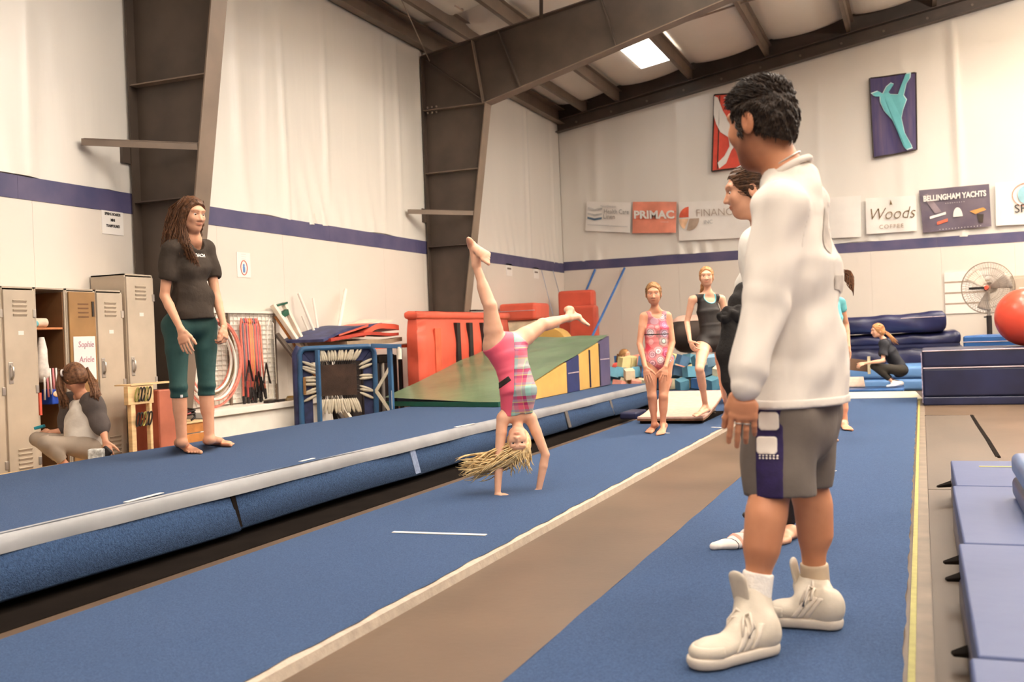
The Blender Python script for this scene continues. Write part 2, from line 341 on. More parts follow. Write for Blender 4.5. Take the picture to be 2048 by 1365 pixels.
# ---------------------------------------------------------------- floors, strips, big mats
M_carp = mat('blue carpet', rgb(36,58,92), .95, .07, 150, .9, 300, spec=.1, sheen=.06, col2=rgb(60,84,120), detail=10, bdist=.004)
M_carp2 = mat('blue carpet panel', rgb(32,52,82), .95, .10, 90, 1., 200, spec=.1, sheen=.04, col2=rgb(58,82,116), detail=10, bdist=.008)
M_grey = mat('grey vinyl edge', rgb(140,140,142), .5, .05, 5, .1, 14)
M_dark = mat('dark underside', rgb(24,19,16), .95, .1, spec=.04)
M_foamw = mat('white foam edge', rgb(172,158,143), .8, .05, 20, .3, 60)
M_tapew = mat('white tape', rgb(226,220,212), .6, .02)
M_yel = mat('yellow tape', rgb(150,142,74), .6, .06, 30)
M_velcro = mat('blue grey velcro', rgb(112,124,150), .9, .1, 40)
M_velcrod = mat('dark grey velcro', rgb(88,82,80), .9, .1, 40)
ZP = .30
pf = thing('raised_tumbling_floor', 'long raised blue carpeted tumbling floor with grey edge on the left', 'gym floor', (-4.27, 6.8, 0))
def decky(u, v):
    x = -5.13+1.72*u; yy = -.6+14.35*v
    return (x, yy, ZP+.004*math.sin(yy*1.1+x)+.003*math.sin(yy*2.7))
b = MB(); b.grid(decky, 10, 90); b.build('carpet', M_carp, pf, smooth=True)
MB().box((-5.13, -.6, .10), (-3.44, 13.75, ZP-.012)).build('deck', M_dark, pf)
def edge(u, v):
    yy = -.6+14.35*v; a = u*PI*.55; w = .006*math.sin(yy*3.1)+.004*math.sin(yy*7.3)
    return (-3.425+.035*math.sin(a)+w*u, yy, ZP+.008-.075*(1-math.cos(a))*.93-.002)
b = MB(); b.grid(edge, 6, 120); b.build('edge_band', M_grey, pf, smooth=True)
seams = [-.6, .4, 2.4, 4.45, 6.5, 9.9, 11.5, 13.75]
for i in range(len(seams)-1):
    y0, y1 = seams[i]+.012, seams[i+1]-.012; r = random.Random(i); fa = r.uniform(-.02, .02); fb = r.uniform(-.02, .02)
    b = MB()
    def pn(u, v, y0=y0, y1=y1, fa=fa, fb=fb):
        yy = y0+(y1-y0)*v; s = fa*(1-v)+fb*v
        prof = [(-3.45, .245), (-3.405, .240), (-3.355+s, .055), (-3.375+s, .04), (-3.45, .05)]
        p = prof[min(4, int(u*4+1e-6))]; return (p[0], yy+.002*math.sin(u*9), p[1]+.006*math.sin(yy*2+i))
    b.grid(pn, 4, 24); b.build('skirt_panel', M_carp2, pf, bevel=0, smooth=True)
for yy, m in ((6.5, M_velcro), (9.9, M_velcrod), (11.5, M_velcrod), (4.45, M_dark)):
    w = .04 if m is not M_dark else .018
    b = MB(); b.hexa([(-3.36, yy-w, .06), (-3.352, yy-w, .06), (-3.352, yy+w, .06), (-3.36, yy+w, .06), (-3.41, yy-w, .243), (-3.398, yy-w, .243), (-3.398, yy+w, .243), (-3.41, yy+w, .243)]); b.build('velcro_strip', m, pf)
for yy in np.arange(.2, 13.6, 1.1):
    for x in (-5.0, -4.2, -3.62): MB().box((x-.05, yy-.05, 0), (x+.05, yy+.05, .10)).build('support_block', M_dark, pf)
b = MB(); b.box((-3.7, -.6, 0), (-3.13, 13.6, .004)); b.build('painted_shadow_strip', M_dark, label='dark strip painted as shadow along the foot of the raised floor', cat='painted shadow')  # shadow under the platform overhang, painted as a dark floor strip
for k, (p, L, a) in enumerate([(( -3.44, 3.72, .307), .28, .1), ((-3.47, 5.2, .307), .16, .05), ((-3.45, 7.35, .307), .3, -.1)]):
    b = MB(); b.box((-.012, 0, 0), (.012, L, .0025)); b.rot(Matrix.Rotation(a, 3, 'Z')).move(p); b.build('chalk_tape', M_tapew, pf)
# tumbling strips
s1 = thing('tumbling_strip', 'blue carpet tumbling strip with white foam edge under the handstand girl', 'mat', (-2.37, 6.5, 0), 'tumbling strips')
MB().box((-2.93, -.5, 0), (-1.84, 14.2, .034)).build('foam_base', M_foamw, s1)
b = MB()
def s1e(u, v):
    yy = -.5+14.7*v; x = (-1.838+.004*math.sin(yy*9)+.003*math.sin(yy*23)) if u > .5 else -2.94
    return (x, yy, .042)
b.grid(s1e, 1, 300); b.build('carpet', M_carp, s1)
b = MB(); b.hexa([(-1.85, -.5, 0), (-1.808, -.5, 0), (-1.808, 14.2, 0), (-1.85, 14.2, 0), (-1.85, -.5, .040), (-1.815, -.5, .034), (-1.815, 14.2, .034), (-1.85, 14.2, .040)]); b.build('foam_edge', M_foamw, s1)
s2 = thing('tumbling_strip', 'blue carpet tumbling strip with yellow edge line under the man in white', 'mat', (-.6, 6.5, 0), 'tumbling strips')
MB().box((-1.11, -.5, 0), (-.09, 14.0, .03)).build('foam_base', M_foamw, s2)
b = MB()
def s2e(u, v):
    yy = -.5+14.5*v
    return ((-1.125+.004*math.sin(yy*7)) if u < .5 else (-.082+.003*math.sin(yy*11)+.002*math.sin(yy*29)), yy, .036)
b.grid(s2e, 1, 300); b.build('carpet', M_carp, s2)
b = MB(); b.prism([(-1.125, -.5, .036), (-1.135, -.5, 0), (-1.1, -.5, 0)], (0, 14.5, 0)); b.build('carpet_fold', M_carp2, s2)
b = MB(); b.box((-.070, -.5, 0), (-.050, 14.0, .006)); b.build('yellow_line', M_yel, label='yellow tape line on the floor along the right tumbling strip', cat='tape')
b = MB(); b.box((-.049, -.5, 0), (.0, 13.0, .005)); b.build('tan_tape', mat('tan tape', rgb(112,97,82), .6), label='tan tape band on the floor beside the yellow line', cat='tape')
def tape(p, q, w, label):
    a, c = V(p), V(q); b = MB(); b.bar(a+V((0, 0, .001)), c+V((0, 0, .001)), w, .003); b.build('floor_tape', M_tapew, label=label, cat='tape')
tape((-2.502,4.547,0.044), (-1.999,4.562,0.044), .03, 'white tape mark on the carpet in front of the handstand girl')
tape((-0.659,7.069,0.038), (-0.555,7.030,0.038), .03, 'white tape mark on the carpet right of the man\'s grey shorts')
tape((-1.939,10.035,0.044), (-1.784,9.929,0.044), .03, 'white tape mark on the carpet beside the springboard')
tape((-2.330,9.507,0.044), (-2.233,9.459,0.044), .03, 'white tape mark under the feet of the girl in patterned leotard')
# brown floor sheet on the right
M_sheet = mat('brown rubber sheet', rgb(76,64,53), .6, .08, 1.6, .08, 30, col2=rgb(94,80,67), stretch=(1, .3, 1), detail=8)
for k, (y0, y1) in enumerate([(2.2, 6.5), (6.52, 11.62)]):
    b = MB(); b.box((.004, y0, 0), (.47, y1, .008)); b.build('rubber_floor_sheet', M_sheet, label=['brown rubber floor sheet beside the grey panel mat', 'brown rubber floor sheet in front of the big navy mat'][k], cat='floor sheet', group='rubber floor sheets')
b = MB(); pts = [(.475, 8.1, .004), (.47, 9.3, .004), (.455, 10.6, .004), (.45, 11.64, .004)]; b.tube(pts, .022, 6, flat=.4); b.tube([(.475, 11.63, .004), (.0, 11.65, .004)], .008, 6, flat=.5); b.build('black_edge_strip', M_dark, label='black rubber edging around the far brown floor sheet', cat='edging')
# grey-blue panel mat, right foreground
M_gm = mat('grey blue vinyl', rgb(78,88,122), .5, .05, 2.2, .05, 18, spec=.18, col2=rgb(66,77,114))
M_gms = mat('navy vinyl', rgb(31,35,66), .38, .12, 3., .15, 12, coat=.15)
pm = thing('panel_mat', 'grey blue folding panel mat lying in the right foreground', 'mat', (.8, 4.3, 0))
ys = [1.2, 2.62, 3.95, 5.32, 6.28]
for i in range(4):
    b = MB(); y0, y1 = ys[i]+.008, ys[i+1]-.008; xl = .072+.0125*((y0+y1)/2-1.5)
    b.box((xl, y0, .02), (1.6, y1, .21)); b.build('mat_panel', [M_gm], pm, bevel=.009, seg=3)
    c = MB(); c.box((xl-.004, y0+.03, .0), (1.58, y1-.03, .12)); c.build('side_band', M_gms, pm, bevel=.01)
b = MB(); b.box((.26, 6.0, .2105), (.62, 6.03, .2125)); b.build('yellow_stripe', M_yel, pm)
for yy, hz in ((4.3, .06), (3.85, .10), (3.16, .05), (6.0, .1)):
    b = MB(); b.hexa([(.05, yy-.03, hz), (.12, yy-.07, hz+.01), (.12, yy+.05, hz+.01), (.045, yy+.01, hz-.005), (.05, yy-.03, hz+.010), (.12, yy-.07, hz+.03), (.12, yy+.05, hz+.03), (.045, yy+.01, hz+.006)]); b.build('handle_strap', M_dark, pm, bevel=.004)
fm = thing('folded_mat', 'dark blue folded mat lying on the grey panel mat at the right edge', 'mat', (.95, 4.65, .212))
for k in range(2): b = MB(); b.box((.345, 4.35, .212+k*.1), (1.3, 5.0, .308+k*.1)); b.build('mat_layer', [M_gm, M_gms][1] if k == 0 else mat('blue vinyl light', rgb(84,104,140), .35, .08), fm, bevel=.03, seg=4)
# big navy block mat with red ball
bm_ = thing('block_mat', 'large navy block mat carrying the red ball on the right', 'mat', (1.2, 13.7, 0))
b = MB(); b.box((-.01, 13.1, .10), (2.6, 14.3, .44)); b.build('mat_body', M_gms, bm_, bevel=.03, seg=3)
b = MB(); b.box((-.01, 13.1, .0), (2.6, 14.3, .10)); b.build('mat_base', M_gms, bm_, bevel=.015, seg=2)
b = MB(); b.box((-.01, 13.1, .445), (2.6, 14.3, .66)); b.build('mat_top', M_gms, bm_, bevel=.035, seg=3)
M_pip = mat('pale piping', rgb(190,170,176), .5)
for z in (.4425, .645): b = MB(); b.tube([(.0, 13.096, z), (2.6, 13.096, z)], .008, 6); b.build('piping', M_pip, bm_)
M_lace = mat('lilac mesh end', rgb(176,160,176), .7, .2, 30)
b = MB(); b.box((-.02, 13.14, .03), (-.008, 14.2, .6)); b.build('mesh_end', M_lace, bm_)
M_red = mat('red vinyl', rgb(214,92,70), .38, .06, 3, .12, 10)
M_ball = mat('red exercise ball', rgb(216,78,58), .26, .03, 3)
bc = V((1.159,13.620,0.840)); bc.z = .66+.345
b = MB(); b.sph(bc, .345, 40, 24); b.build('exercise_ball', M_ball, smooth=True, label='large glossy red exercise ball on the navy block mat', cat='ball')
M_blu = mat('royal blue vinyl', rgb(40,84,140), .35, .1, 3, .15, 10)
M_blul = mat('light blue vinyl', rgb(96,138,190), .45, .06, 3, .1, 10)
def slab(name, a, c, m, label, layers=1, bev=.03, pip=True, rz=0., cat='mat', group=None):
    ctr = ((a[0]+c[0])/2, (a[1]+c[1])/2, a[2]); r = thing(name, label, cat, ctr, group, rz); hx, hy, h = (c[0]-a[0])/2, (c[1]-a[1])/2, (c[2]-a[2])/layers
    for k in range(layers):
        b = MB(); b.box((-hx, -hy, k*h+.002), (hx, hy, (k+1)*h-.002)); b.build('mat_layer', m[k % len(m)] if isinstance(m, list) else m, r, local=True, bevel=min(bev, h*.3), seg=3)
        if pip: b = MB(); b.tube([(-hx, -hy-.003, k*h+h*.55), (hx, -hy-.003, k*h+h*.55)], .006, 6); b.build('seam', M_pip, r, local=True)
    return r
slab('blue_mat', (.62, 15.2, .0), (2.0, 16.2, .78), M_blu, 'bright blue folded mats stacked behind the red ball', 4, .03, rz=-.25)
# navy crash mats against the back wall
cm = thing('crash_mat', 'large sagging navy crash mat at the back, lower of two', 'mat', (-.6, 17.9, 0), 'navy crash mats')
def soft(name, a, c, m, parent, sag=.05, seed=0, nz=6, bev=.08, wr=.012):
    b = MB(); r = random.Random(seed); ph = [r.uniform(0, 6) for _ in range(6)]
    (x0, y0, z0), (x1, y1, z1) = a, c; nx, ny = 28, 10
    def face(fn, nu, nv): b.grid(fn, nu, nv)
    def disp(p):
        x, y, z = p; u = (x-x0)/(x1-x0); q = (y-y0)/(y1-y0); w = (z-z0)/(z1-z0)
        d = wr*(math.sin(x*9+z*14+ph[0])+.7*math.sin(x*17-z*9+ph[1])+.6*math.sin(y*13+z*6+ph[2]))
        z2 = z-sag*math.sin(PI*u)*w+.5*d*w; rr = bev*min(1, 1)
        cx, cy = (x0+x1)/2, (y0+y1)/2
        inset = bev*(abs(2*w-1)**4)
        x2 = x+(-inset if u > .5 else inset)*(abs(2*u-1)**3)+d*.6*(1 if u > .98 or u < .02 else 0)
        y2 = y+(-inset if q > .5 else inset)*(abs(2*q-1)**3)+d*(-1 if q < .02 else (1 if q > .98 else 0))
        return (x2, y2, z2)
    face(lambda u, v: disp((x0+(x1-x0)*u, y0, z0+(z1-z0)*v)), nx, nz*2); face(lambda u, v: disp((x0+(x1-x0)*u, y1, z0+(z1-z0)*v)), nx, nz*2)
    face(lambda u, v: disp((x0, y0+(y1-y0)*u, z0+(z1-z0)*v)), ny, nz*2); face(lambda u, v: disp((x1, y0+(y1-y0)*u, z0+(z1-z0)*v)), ny, nz*2)
    face(lambda u, v: disp((x0+(x1-x0)*u, y0+(y1-y0)*v, z1)), nx, ny); face(lambda u, v: disp((x0+(x1-x0)*u, y0+(y1-y0)*v, z0)), nx, ny)
    o = b.build(name, m, parent, smooth=True); bmx = bmesh.new(); bmx.from_mesh(o.data); bmesh.ops.remove_doubles(bmx, verts=bmx.verts, dist=.002); bmesh.ops.recalc_face_normals(bmx, faces=bmx.faces); bmx.to_mesh(o.data); bmx.free(); return o
M_navy = mat('navy crash vinyl', rgb(37,39,74), .36, .14, 2.6, .2, 7, coat=.15, bdist=.03)
soft('mat_body', (-2.2, 17.4, .0), (.62, 18.9, .62), M_navy, cm, .02, 3)
b = MB(); b.box((-2.1, 17.395, .60), (.55, 17.41, .64)); b.build('zip_flap', M_gms, cm)
soft('mat_top', (-2.18, 17.45, .60), (.56, 18.88, .84), M_navy, cm, .03, 5, 3)
c2 = thing('crash_mat', 'navy crash mat lying on top of the other at the back', 'mat', (-.9, 17.9, .84), 'navy crash mats')
soft('mat_body', (-2.3, 17.35, .83), (.36, 18.7, 1.16), M_navy, c2, .05, 9, 3, .05)
b = MB(); b.tube([(-.3, 17.345, 1.06), (.34, 17.345, 1.07)], .008, 6); b.build('seam', M_pip, c2)
# light blue mat, blue stack, white mats round the crouching girl
slab('blue_mat', (-1.6, 15.9, 0), (.08, 17.2, .36), M_blul, 'light blue mat lying in front of the navy crash mats', 2, .05, False)
slab('blue_mat', (-1.75, 14.6, 0), (-1.2, 15.25, .24), [M_blu, M_blul], 'blue folded mat with white emblem left of the crouching girl', 2, .04, False)
slab('blue_board', (-1.15, 14.5, 0), (-.25, 15.25, .12), M_blu, 'stack of blue boards under the crouching girl', 3, .01, False)
b = MB(); b.hexa([(-1.25, 14.05, 0), (-.02, 14.05, 0), (-.1, 14.46, 0), (-1.12, 14.46, 0), (-1.25, 14.05, .03), (-.02, 14.05, .03), (-.1, 14.46, .09), (-1.12, 14.46, .09)]); b.build('white_ramp', mat('cream vinyl', rgb(222,216,190), .5, .03), bevel=.01, label='cream wedge board at the far end of the right strip', cat='board')
b = MB(); b.hexa([(-1.1, 14.95, .122), (-.75, 14.95, .122), (-.78, 15.2, .122), (-1.05, 15.2, .122), (-1.1, 14.95, .145), (-.75, 14.95, .145), (-.78, 15.2, .26), (-1.05, 15.2, .26)]); b.build('white_springboard', mat('peach board', rgb(230,204,186), .5, .06, 14), bevel=.008, label='pale peach board leaning beside the crouching girl', cat='board')
# wedge mat on the raised floor
M_grn = mat('green vinyl', rgb(84,108,80), .30, .08, 2.2, .25, 5, coat=.2, col2=rgb(104,130,98), bdist=.02)
M_grnd = mat('dark green vinyl edge', rgb(28,82,62), .4, .06); M_ylw = mat('yellow vinyl', rgb(214,170,92), .4, .06, 3, .15, 10); M_wpur = mat('purple navy vinyl', rgb(86,78,108), .4, .1, 3, .15, 9); M_wnav = mat('navy panel vinyl', rgb(48,54,98), .4, .1, 3, .15, 9)
wg = thing('wedge_mat', 'green topped incline wedge mat with yellow and navy striped side', 'mat', (-4.7, 11.5, ZP))
x0, x1, yf, yb, zt = -5.46, -3.97, 9.5, 13.5, ZP+.68
def ztop(y): return ZP+.05+(zt-ZP-.05)*(y-yf-.06)/(yb-yf-.06) if y > yf+.06 else ZP+.05
b = MB()
def wtop(u, v):
    y = yf+.35*(1-u)*(1-v)+(yb-yf)*v; x = x0+(x1-x0)*u
    d = .008*math.sin(x*5+y*3)*math.sin(PI*v)+.006*math.sin(x*11-y*7)*v+(.012*math.sin(y*14+x*6)*math.exp(-((v-.93)/.06)**2))
    return (x, y, ztop(y)+.004+d)
b.grid(wtop, 24, 60); b.build('top_sheet', M_grn, wg, smooth=True)
b = MB(); b.hexa([(x0, yf+.35, ZP+.005), (x1, yf, ZP+.005), (x1, yf+.05, ZP+.005), (x0, yf+.4, ZP+.005), (x0, yf+.35, ZP+.055), (x1, yf, ZP+.055), (x1, yf+.05, ZP+.055), (x0, yf+.4, ZP+.055)]); b.build('front_edge', M_grnd, wg)
b = MB(); b.hexa([(x0+.02, yf+.6, ZP+.005), (x1-.07, yf+.3, ZP+.005), (x1-.07, yb, ZP+.005), (x0+.02, yb, ZP+.005), (x0+.02, yf+.6, ztop(yf+.6)-.03), (x1-.07, yf+.3, ztop(yf+.3)-.03), (x1-.07, yb, zt-.03), (x0+.02, yb, zt-.03)]); b.build('foam_core', M_wnav, wg)
ysd = [(yf+.06, 11.67, M_ylw), (11.67, 12.14, M_wnav), (12.14, 12.57, M_ylw), (12.57, 13.0, M_ylw), (13.0, 13.5, M_wpur)]
for (ya, yc, m) in ysd:
    b = MB(); b.prism([(x1-.06, ya+.003, ZP+.005), (x1-.06, yc-.003, ZP+.005), (x1-.06, yc-.003, ztop(yc)-.012), (x1-.06, ya+.003, ztop(ya)-.012)], (.06+.004*math.sin(ya*5), 0, 0)); b.build('side_panel', m, wg, bevel=.006)
for (ya, h) in ((12.57, .5), (13.0, .3)):
    b = MB(); b.bar((x1+.006, ya, ZP+.02), (x1+.006, ya, ztop(ya)-.03), .02, .008, (0, 1, 0)); b.build('seam_strip', M_gms, wg)
b = MB(); b.bar((x1+.004, 11.7, ZP+.24), (x1+.004, 12.1, ZP+.24), .008, .012); b.build('hook_strip', M_pip, wg)
b = MB(); b.bar((x1+.004, 13.03, ZP+.36), (x1+.004, 13.46, ZP+.36), .008, .012); b.build('hook_strip', M_pip, wg)
b = MB(); b.hexa([V(p)+V((0, 0, dz)) for dz in (.066, .068) for p in ((-5.05, 9.98, ZP), (-4.62, 9.9, ZP), (-4.62, 9.95, ZP+.008), (-5.05, 10.03, ZP+.008))]); b.build('white_print', M_tapew, wg)
# red crash mat with black stripes standing behind the wedge
rm = thing('striped_crash_mat', 'upright red crash mat with black stripes standing beside the wedge', 'mat', (-5.85, 12.7, 0))
soft('mat_body', (-5.79, 11.05, 0), (-5.64, 14.05, 1.34), M_red, rm, -.0, 21, 10, .03, .010)
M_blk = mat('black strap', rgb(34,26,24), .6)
for yy in (12.13, 12.53, 12.97, 13.4): b = MB(); b.hexa([(-5.665, yy, .4), (-5.608, yy, .4), (-5.608, yy+.11, .4), (-5.665, yy+.11, .4), (-5.665, yy, 1.22), (-5.612, yy, 1.22), (-5.612, yy+.11, 1.22), (-5.665, yy+.11, 1.22)]); b.build('black_stripe', M_blk, rm, bevel=.004)
soft('top_roll', (-5.80, 11.03, 1.26), (-5.63, 14.07, 1.37), M_red, rm, .0, 23, 3, .04, .008)
b = MB(); b.box((-5.64, 11.5, .3), (-5.622, 11.66, 1.15)); b.build('fabric_patch', mat('faded red patch', rgb(210,96,66), .6), rm)
b = MB(); b.bar((-5.72, 12.9, 1.39), (-5.72, 13.2, 1.39), .10, .02); b.build('black_tag', M_blk, rm)
# red, navy, yellow pieces behind
slab('red_block_mat', (-6.45, 15.8, 0), (-5.86, 16.4, 1.27), [M_gms, M_gms, mat('cream strap', rgb(226,206,176), .5)], 'navy block mat under the small red mat near the corner', 3, .03, False)
slab('small_red_mat', (-6.5, 15.72, 1.275), (-5.86, 16.45, 1.56), M_red, 'small red mat lying on the navy block near the corner', 1, .05)
b = MB(); b.prism([(-5.78, 15.4, 0)]+[(-5.5-.28*math.cos(a), 15.4, .85+.28*math.sin(a)) for a in np.linspace(0, PI, 12)]+[(-5.22, 15.4, 0)], (0, .35, 0)); b.build('arch_mat', M_ylw, label='yellow rounded arch mat behind the wedge', cat='mat', bevel=.02)
slab('tall_red_mat', (-6.36, 18.3, 0), (-5.66, 18.55, 1.84), M_red, 'taller of two red mats standing upright near the back corner', 1, .06, False, group='upright red mats')
slab('tall_red_mat', (-6.05, 18.0, 0), (-5.53, 18.25, 1.54), M_red, 'shorter red mat standing in front of the tall red mat', 1, .06, False, group='upright red mats')
M_rope = mat('blue strap', rgb(66,112,178), .6); M_wire = mat('thin blue grey wire', rgb(140,146,164), .5)
for a, c, r, l in (((-5.935,19.400,2.269), (-6.045,18.900,1.711), .022, 'left blue strap slanting down behind the red mats'), ((-5.335,19.400,2.262), (-5.354,17.200,0.973), .022, 'right blue strap slanting down beside the red mats')):
    a, c = V(a), V(c); c = c if 'left' in l else a+(c-a)*((a.z-.02)/(a.z-c.z)); b = MB(); b.cyl(a, c, r, n=8); b.build('blue_strap', M_rope, label=l, cat='strap', group='blue straps')
for a, c, l in (((-6.590,18.116,2.239), (-6.200,17.562,1.381), 'left thin wire hanging near the back corner'), ((-6.590,18.767,2.269), (-6.350,18.477,1.679), 'right thin wire hanging near the back corner')):
    b = MB(); b.cyl(a, c, .007, n=6); b.build('guy_wire', M_wire, label=l, cat='wire', group='guy wires')
# springboard
M_pink = mat('pale pink carpet', rgb(224,184,166), .85, .04, 20, .2, 120); M_ply = mat('plywood edge', rgb(132,92,66), .6, .1, 20)
sb = thing('springboard', 'pink carpeted springboard under the girl in black leotard', 'springboard', (-2.45, 11.0, .04))
def sbz(t): return .075+.19*t*t*(1.6-.6*t)
for nm, m, dz, ins in (('top_carpet', M_pink, .022, 0), ('board', M_ply, 0, .0)):
    b = MB(); n = 14
    for i in range(n):
        t0, t1 = i/n, (i+1)/n; ya, yc = 10.42+1.25*t0, 10.42+1.25*t1; za, zc = sbz(t0)+dz, sbz(t1)+dz; th = .02
        b.hexa([(-2.79, ya, za), (-2.10, ya, za), (-2.10, yc, zc), (-2.79, yc, zc), (-2.79, ya, za+th), (-2.10, ya, za+th), (-2.10, yc, zc+th), (-2.79, yc, zc+th)])
    b.build(nm, m, sb)
MB().box((-2.77, 10.45, .045), (-2.12, 11.7, .07)).build('base_board', M_dark, sb)
for x in (-2.7, -2.45, -2.2):
    pts = [(x+.04*math.cos(t), 11.4+.04*math.sin(t), .07+.165*t/(10*PI)) for t in np.linspace(0, 10*PI, 80)]
    b = MB(); b.tube(pts, .008, 5); b.build('coil_spring', M_rod, sb)

# ---------------------------------------------------------------- lockers on the left wall
M_lock = mat('taupe locker steel', rgb(184,168,148), .38, .04, 5, .03, 30, spec=.5)
M_lockin = mat('tan locker inside', rgb(150,112,68), .5, .08, 4); M_lockdk = mat('brown locker inside', rgb(112,76,46), .55, .08, 4)
M_chr = mat('worn chrome', rgb(196,190,182), .3, .05, metal=.8); M_slot = mat('dark slot', rgb(60,50,42), .7)
def louvers(parent, X, yc, z0, n, w, m):
    for k in range(n):
        z = z0+k*.034
        b = MB(); b.prism([(X, yc-w, z), (X+.012, yc-w, z-.004), (X, yc-w, z-.024)], (0, 2*w, 0)); b.build('louver', m, parent)
def locker(Y0, Y1, X, zt, label, state='closed', z0=.06):
    r = thing('locker', label, 'locker', ((X+XL)/2, (Y0+Y1)/2, 0), 'lockers on the left wall'); t = .012; yc = (Y0+Y1)/2
    xb = XL+.02
    for (a, c) in (((xb, Y0, z0), (X, Y0+t, zt)), ((xb, Y1-t, z0), (X, Y1, zt)), ((xb, Y0, zt-t), (X, Y1, zt)), ((xb, Y0, z0), (X, Y1, z0+t))):
        MB().box(a, c).build('side_panel', M_lock if state == 'closed' else [M_lock][0], r)
    MB().box((xb, Y0+t, z0), (xb+.01, Y1-t, zt)).build('back_panel', M_lockdk, r)
    for yy in (Y0+.02, Y1-.05): MB().box((X-.06, yy, 0), (X-.02, yy+.03, z0)).build('leg', M_lock, r)
    if state == 'closed':
        d = MB().box((X-.004, Y0+.008, z0+.03), (X+.016, Y1-.008, zt-.025)).build('door', M_lock, r, bevel=.005)
        louvers(d, X+.015, yc, zt-.10-.034*3, 4, .062, M_lock); louvers(d, X+.015, yc, z0+.12, 5, .062, M_lock)
        hy = Y0+.05
        MB().box((X+.014, hy-.02, .80), (X+.02, hy+.02, .96)).build('handle_plate', M_chr, d, bevel=.003)
        b = MB(); b.tube([(X+.02, hy, .83), (X+.04, hy, .86), (X+.04, hy, .92), (X+.02, hy, .94)], .008, 8); b.build('handle', M_chr, d, smooth=True)
        for zz in (z0+.15, .75, zt-.2): MB().box((X+.012, Y1-.03, zz-.03), (X+.022, Y1-.002, zz+.03)).build('hinge', M_chr, d, bevel=.002)
        MB().box((X+.0155, yc-.02, zt-.36), (X+.0165, yc+.03, zt-.33)).build('sticker', M_tapew, d)
    return r
XF = -6.22; YL = 5.255
locker(YL, YL+.30, XF, 1.52, 'taupe locker at the far left edge of the picture')
locker(YL+.305, YL+.605, XF, 1.52, 'closed taupe locker just left of the open one')
op = locker(YL+.61, YL+.91, XF, 1.52, 'open locker with hanging bags and a door turned back', 'open')
lc = locker(YL+.915, YL+1.215, XF, 1.52, 'locker covered by the opened tan door', 'bare')
MB().box((XF-.006, YL+.92, .09), (XF-.002, YL+1.21, 1.50)).build('door', M_lock, lc)
locker(YL+1.22, YL+1.52, XF, 1.52, 'closed taupe locker just right of the opened tan door')
locker(YL+1.56, YL+1.90, XF+.0, 1.665, 'taller taupe locker beside the dark steel column')
# inside of the open locker and its door
d = MB().box((XF+.004, YL+.93, .10), (XF+.018, YL+1.205, 1.495)).build('door', M_lockin, op, bevel=.004)
for k in range(4): MB().box((XF+.017, YL+1.02, 1.34+k*.034-.05), (XF+.0195, YL+1.13, 1.352+k*.034-.05)).build('louver', M_lockdk, d)
MB().box((XF+.016, YL+1.165, 1.30), (XF+.026, YL+1.185, 1.42)).build('latch_bar', M_slot, d)
MB().box((XL+.03, YL+.622, 1.20), (XF-.01, YL+.898, 1.215)).build('shelf', mat('wood shelf', rgb(196,126,78), .6), op)
MB().box((XF-.30, YL+.885, .1), (XF-.01, YL+.897, 1.49)).build('inner_panel', M_lockdk, op)
b = MB(); b.box((XF+.019, YL+.955, .79), (XF+.024, YL+1.185, 1.14)); wbd = b.build('whiteboard', mat('white board', rgb(236,226,222), .3, .01), bevel=.018, seg=4, label='small white board with handwritten names on the open locker door', cat='whiteboard')
M_ink = mat('purple marker', rgb(186,140,150), .6); M_inkd = mat('black print', rgb(40,36,34), .6)
text('lettering', 'Sophie', .068, (XF+.0248, YL+1.085, 1.075), (0, 1, 0), (0, 0, 1), M_ink, wbd, sx=.9, shear=.1)
text('lettering', 'Ariele', .068, (XF+.0248, YL+1.085, .955), (0, 1, 0), (0, 0, 1), M_ink, wbd, sx=.95, shear=.1)
b = MB(); b.cyl((XF-.10, YL+.68, 1.255), (XF-.10, YL+.80, 1.255), .036, n=14); b.build('towel_roll', mat('cream towel', rgb(226,204,178), .9), label='cream rolled towel on the locker shelf', cat='towel')
b = MB(); b.sph((XF-.07, YL+.66, 1.245), .034, 14, 10, (1, 1.2, .9)); b.build('tape_roll', mat('turquoise wrap', rgb(110,180,186), .7), smooth=True, label='small turquoise wrap on the locker shelf', cat='tape')
hb = thing('hanging_bag', 'white drawstring bag hanging inside the open locker', 'bag', (XF-.06, YL+.72, .75))
b = MB(); b.tube([(XF-.06, YL+.72, 1.14), (XF-.05, YL+.715, 1.05), (XF-.05, YL+.705, .95), (XF-.05, YL+.70, .86), (XF-.05, YL+.71, .80)], [.02, .035, .045, .06, .03], 10); b.build('bag_body', mat('off white cloth', rgb(226,216,206), .8, .1, 20, .3, 30), hb, smooth=True)
for k in range(5): b = MB(); a = .03*k; b.tube([(XF-.02, YL+.69+a, .9), (XF-.01, YL+.685+a, .78), (XF-.02, YL+.69+a+.01*math.sin(k), .66+.02*k)], .008, 6); b.build('strap', mat('pink cord', rgb(206,130,132), .7) if k % 2 else M_tapew, hb, smooth=True)
bx = thing('blue_caddy', 'blue plastic pencil caddy hanging inside the open locker', 'caddy', (XF-.05, YL+.83, .62))
MB().box((XF-.12, YL+.755, .62), (XF-.01, YL+.89, .74)).build('box', mat('cobalt plastic', rgb(32,66,160), .4), bx, bevel=.008)
for k in range(4): b = MB(); b.cyl((XF-.06, YL+.78+.03*k, .7), (XF-.05, YL+.775+.033*k, .86-.02*k), .007, n=8); b.build('pencil', mat('red pencil', rgb(190,60,50), .5) if k % 2 else M_ylw, bx)
b = MB(); b.sph((XF-.008, YL+.80, .70), .03, 12, 8, (.3, 1.3, .8)); b.build('sticker', mat('peach sticker', rgb(232,190,150), .6), bx)
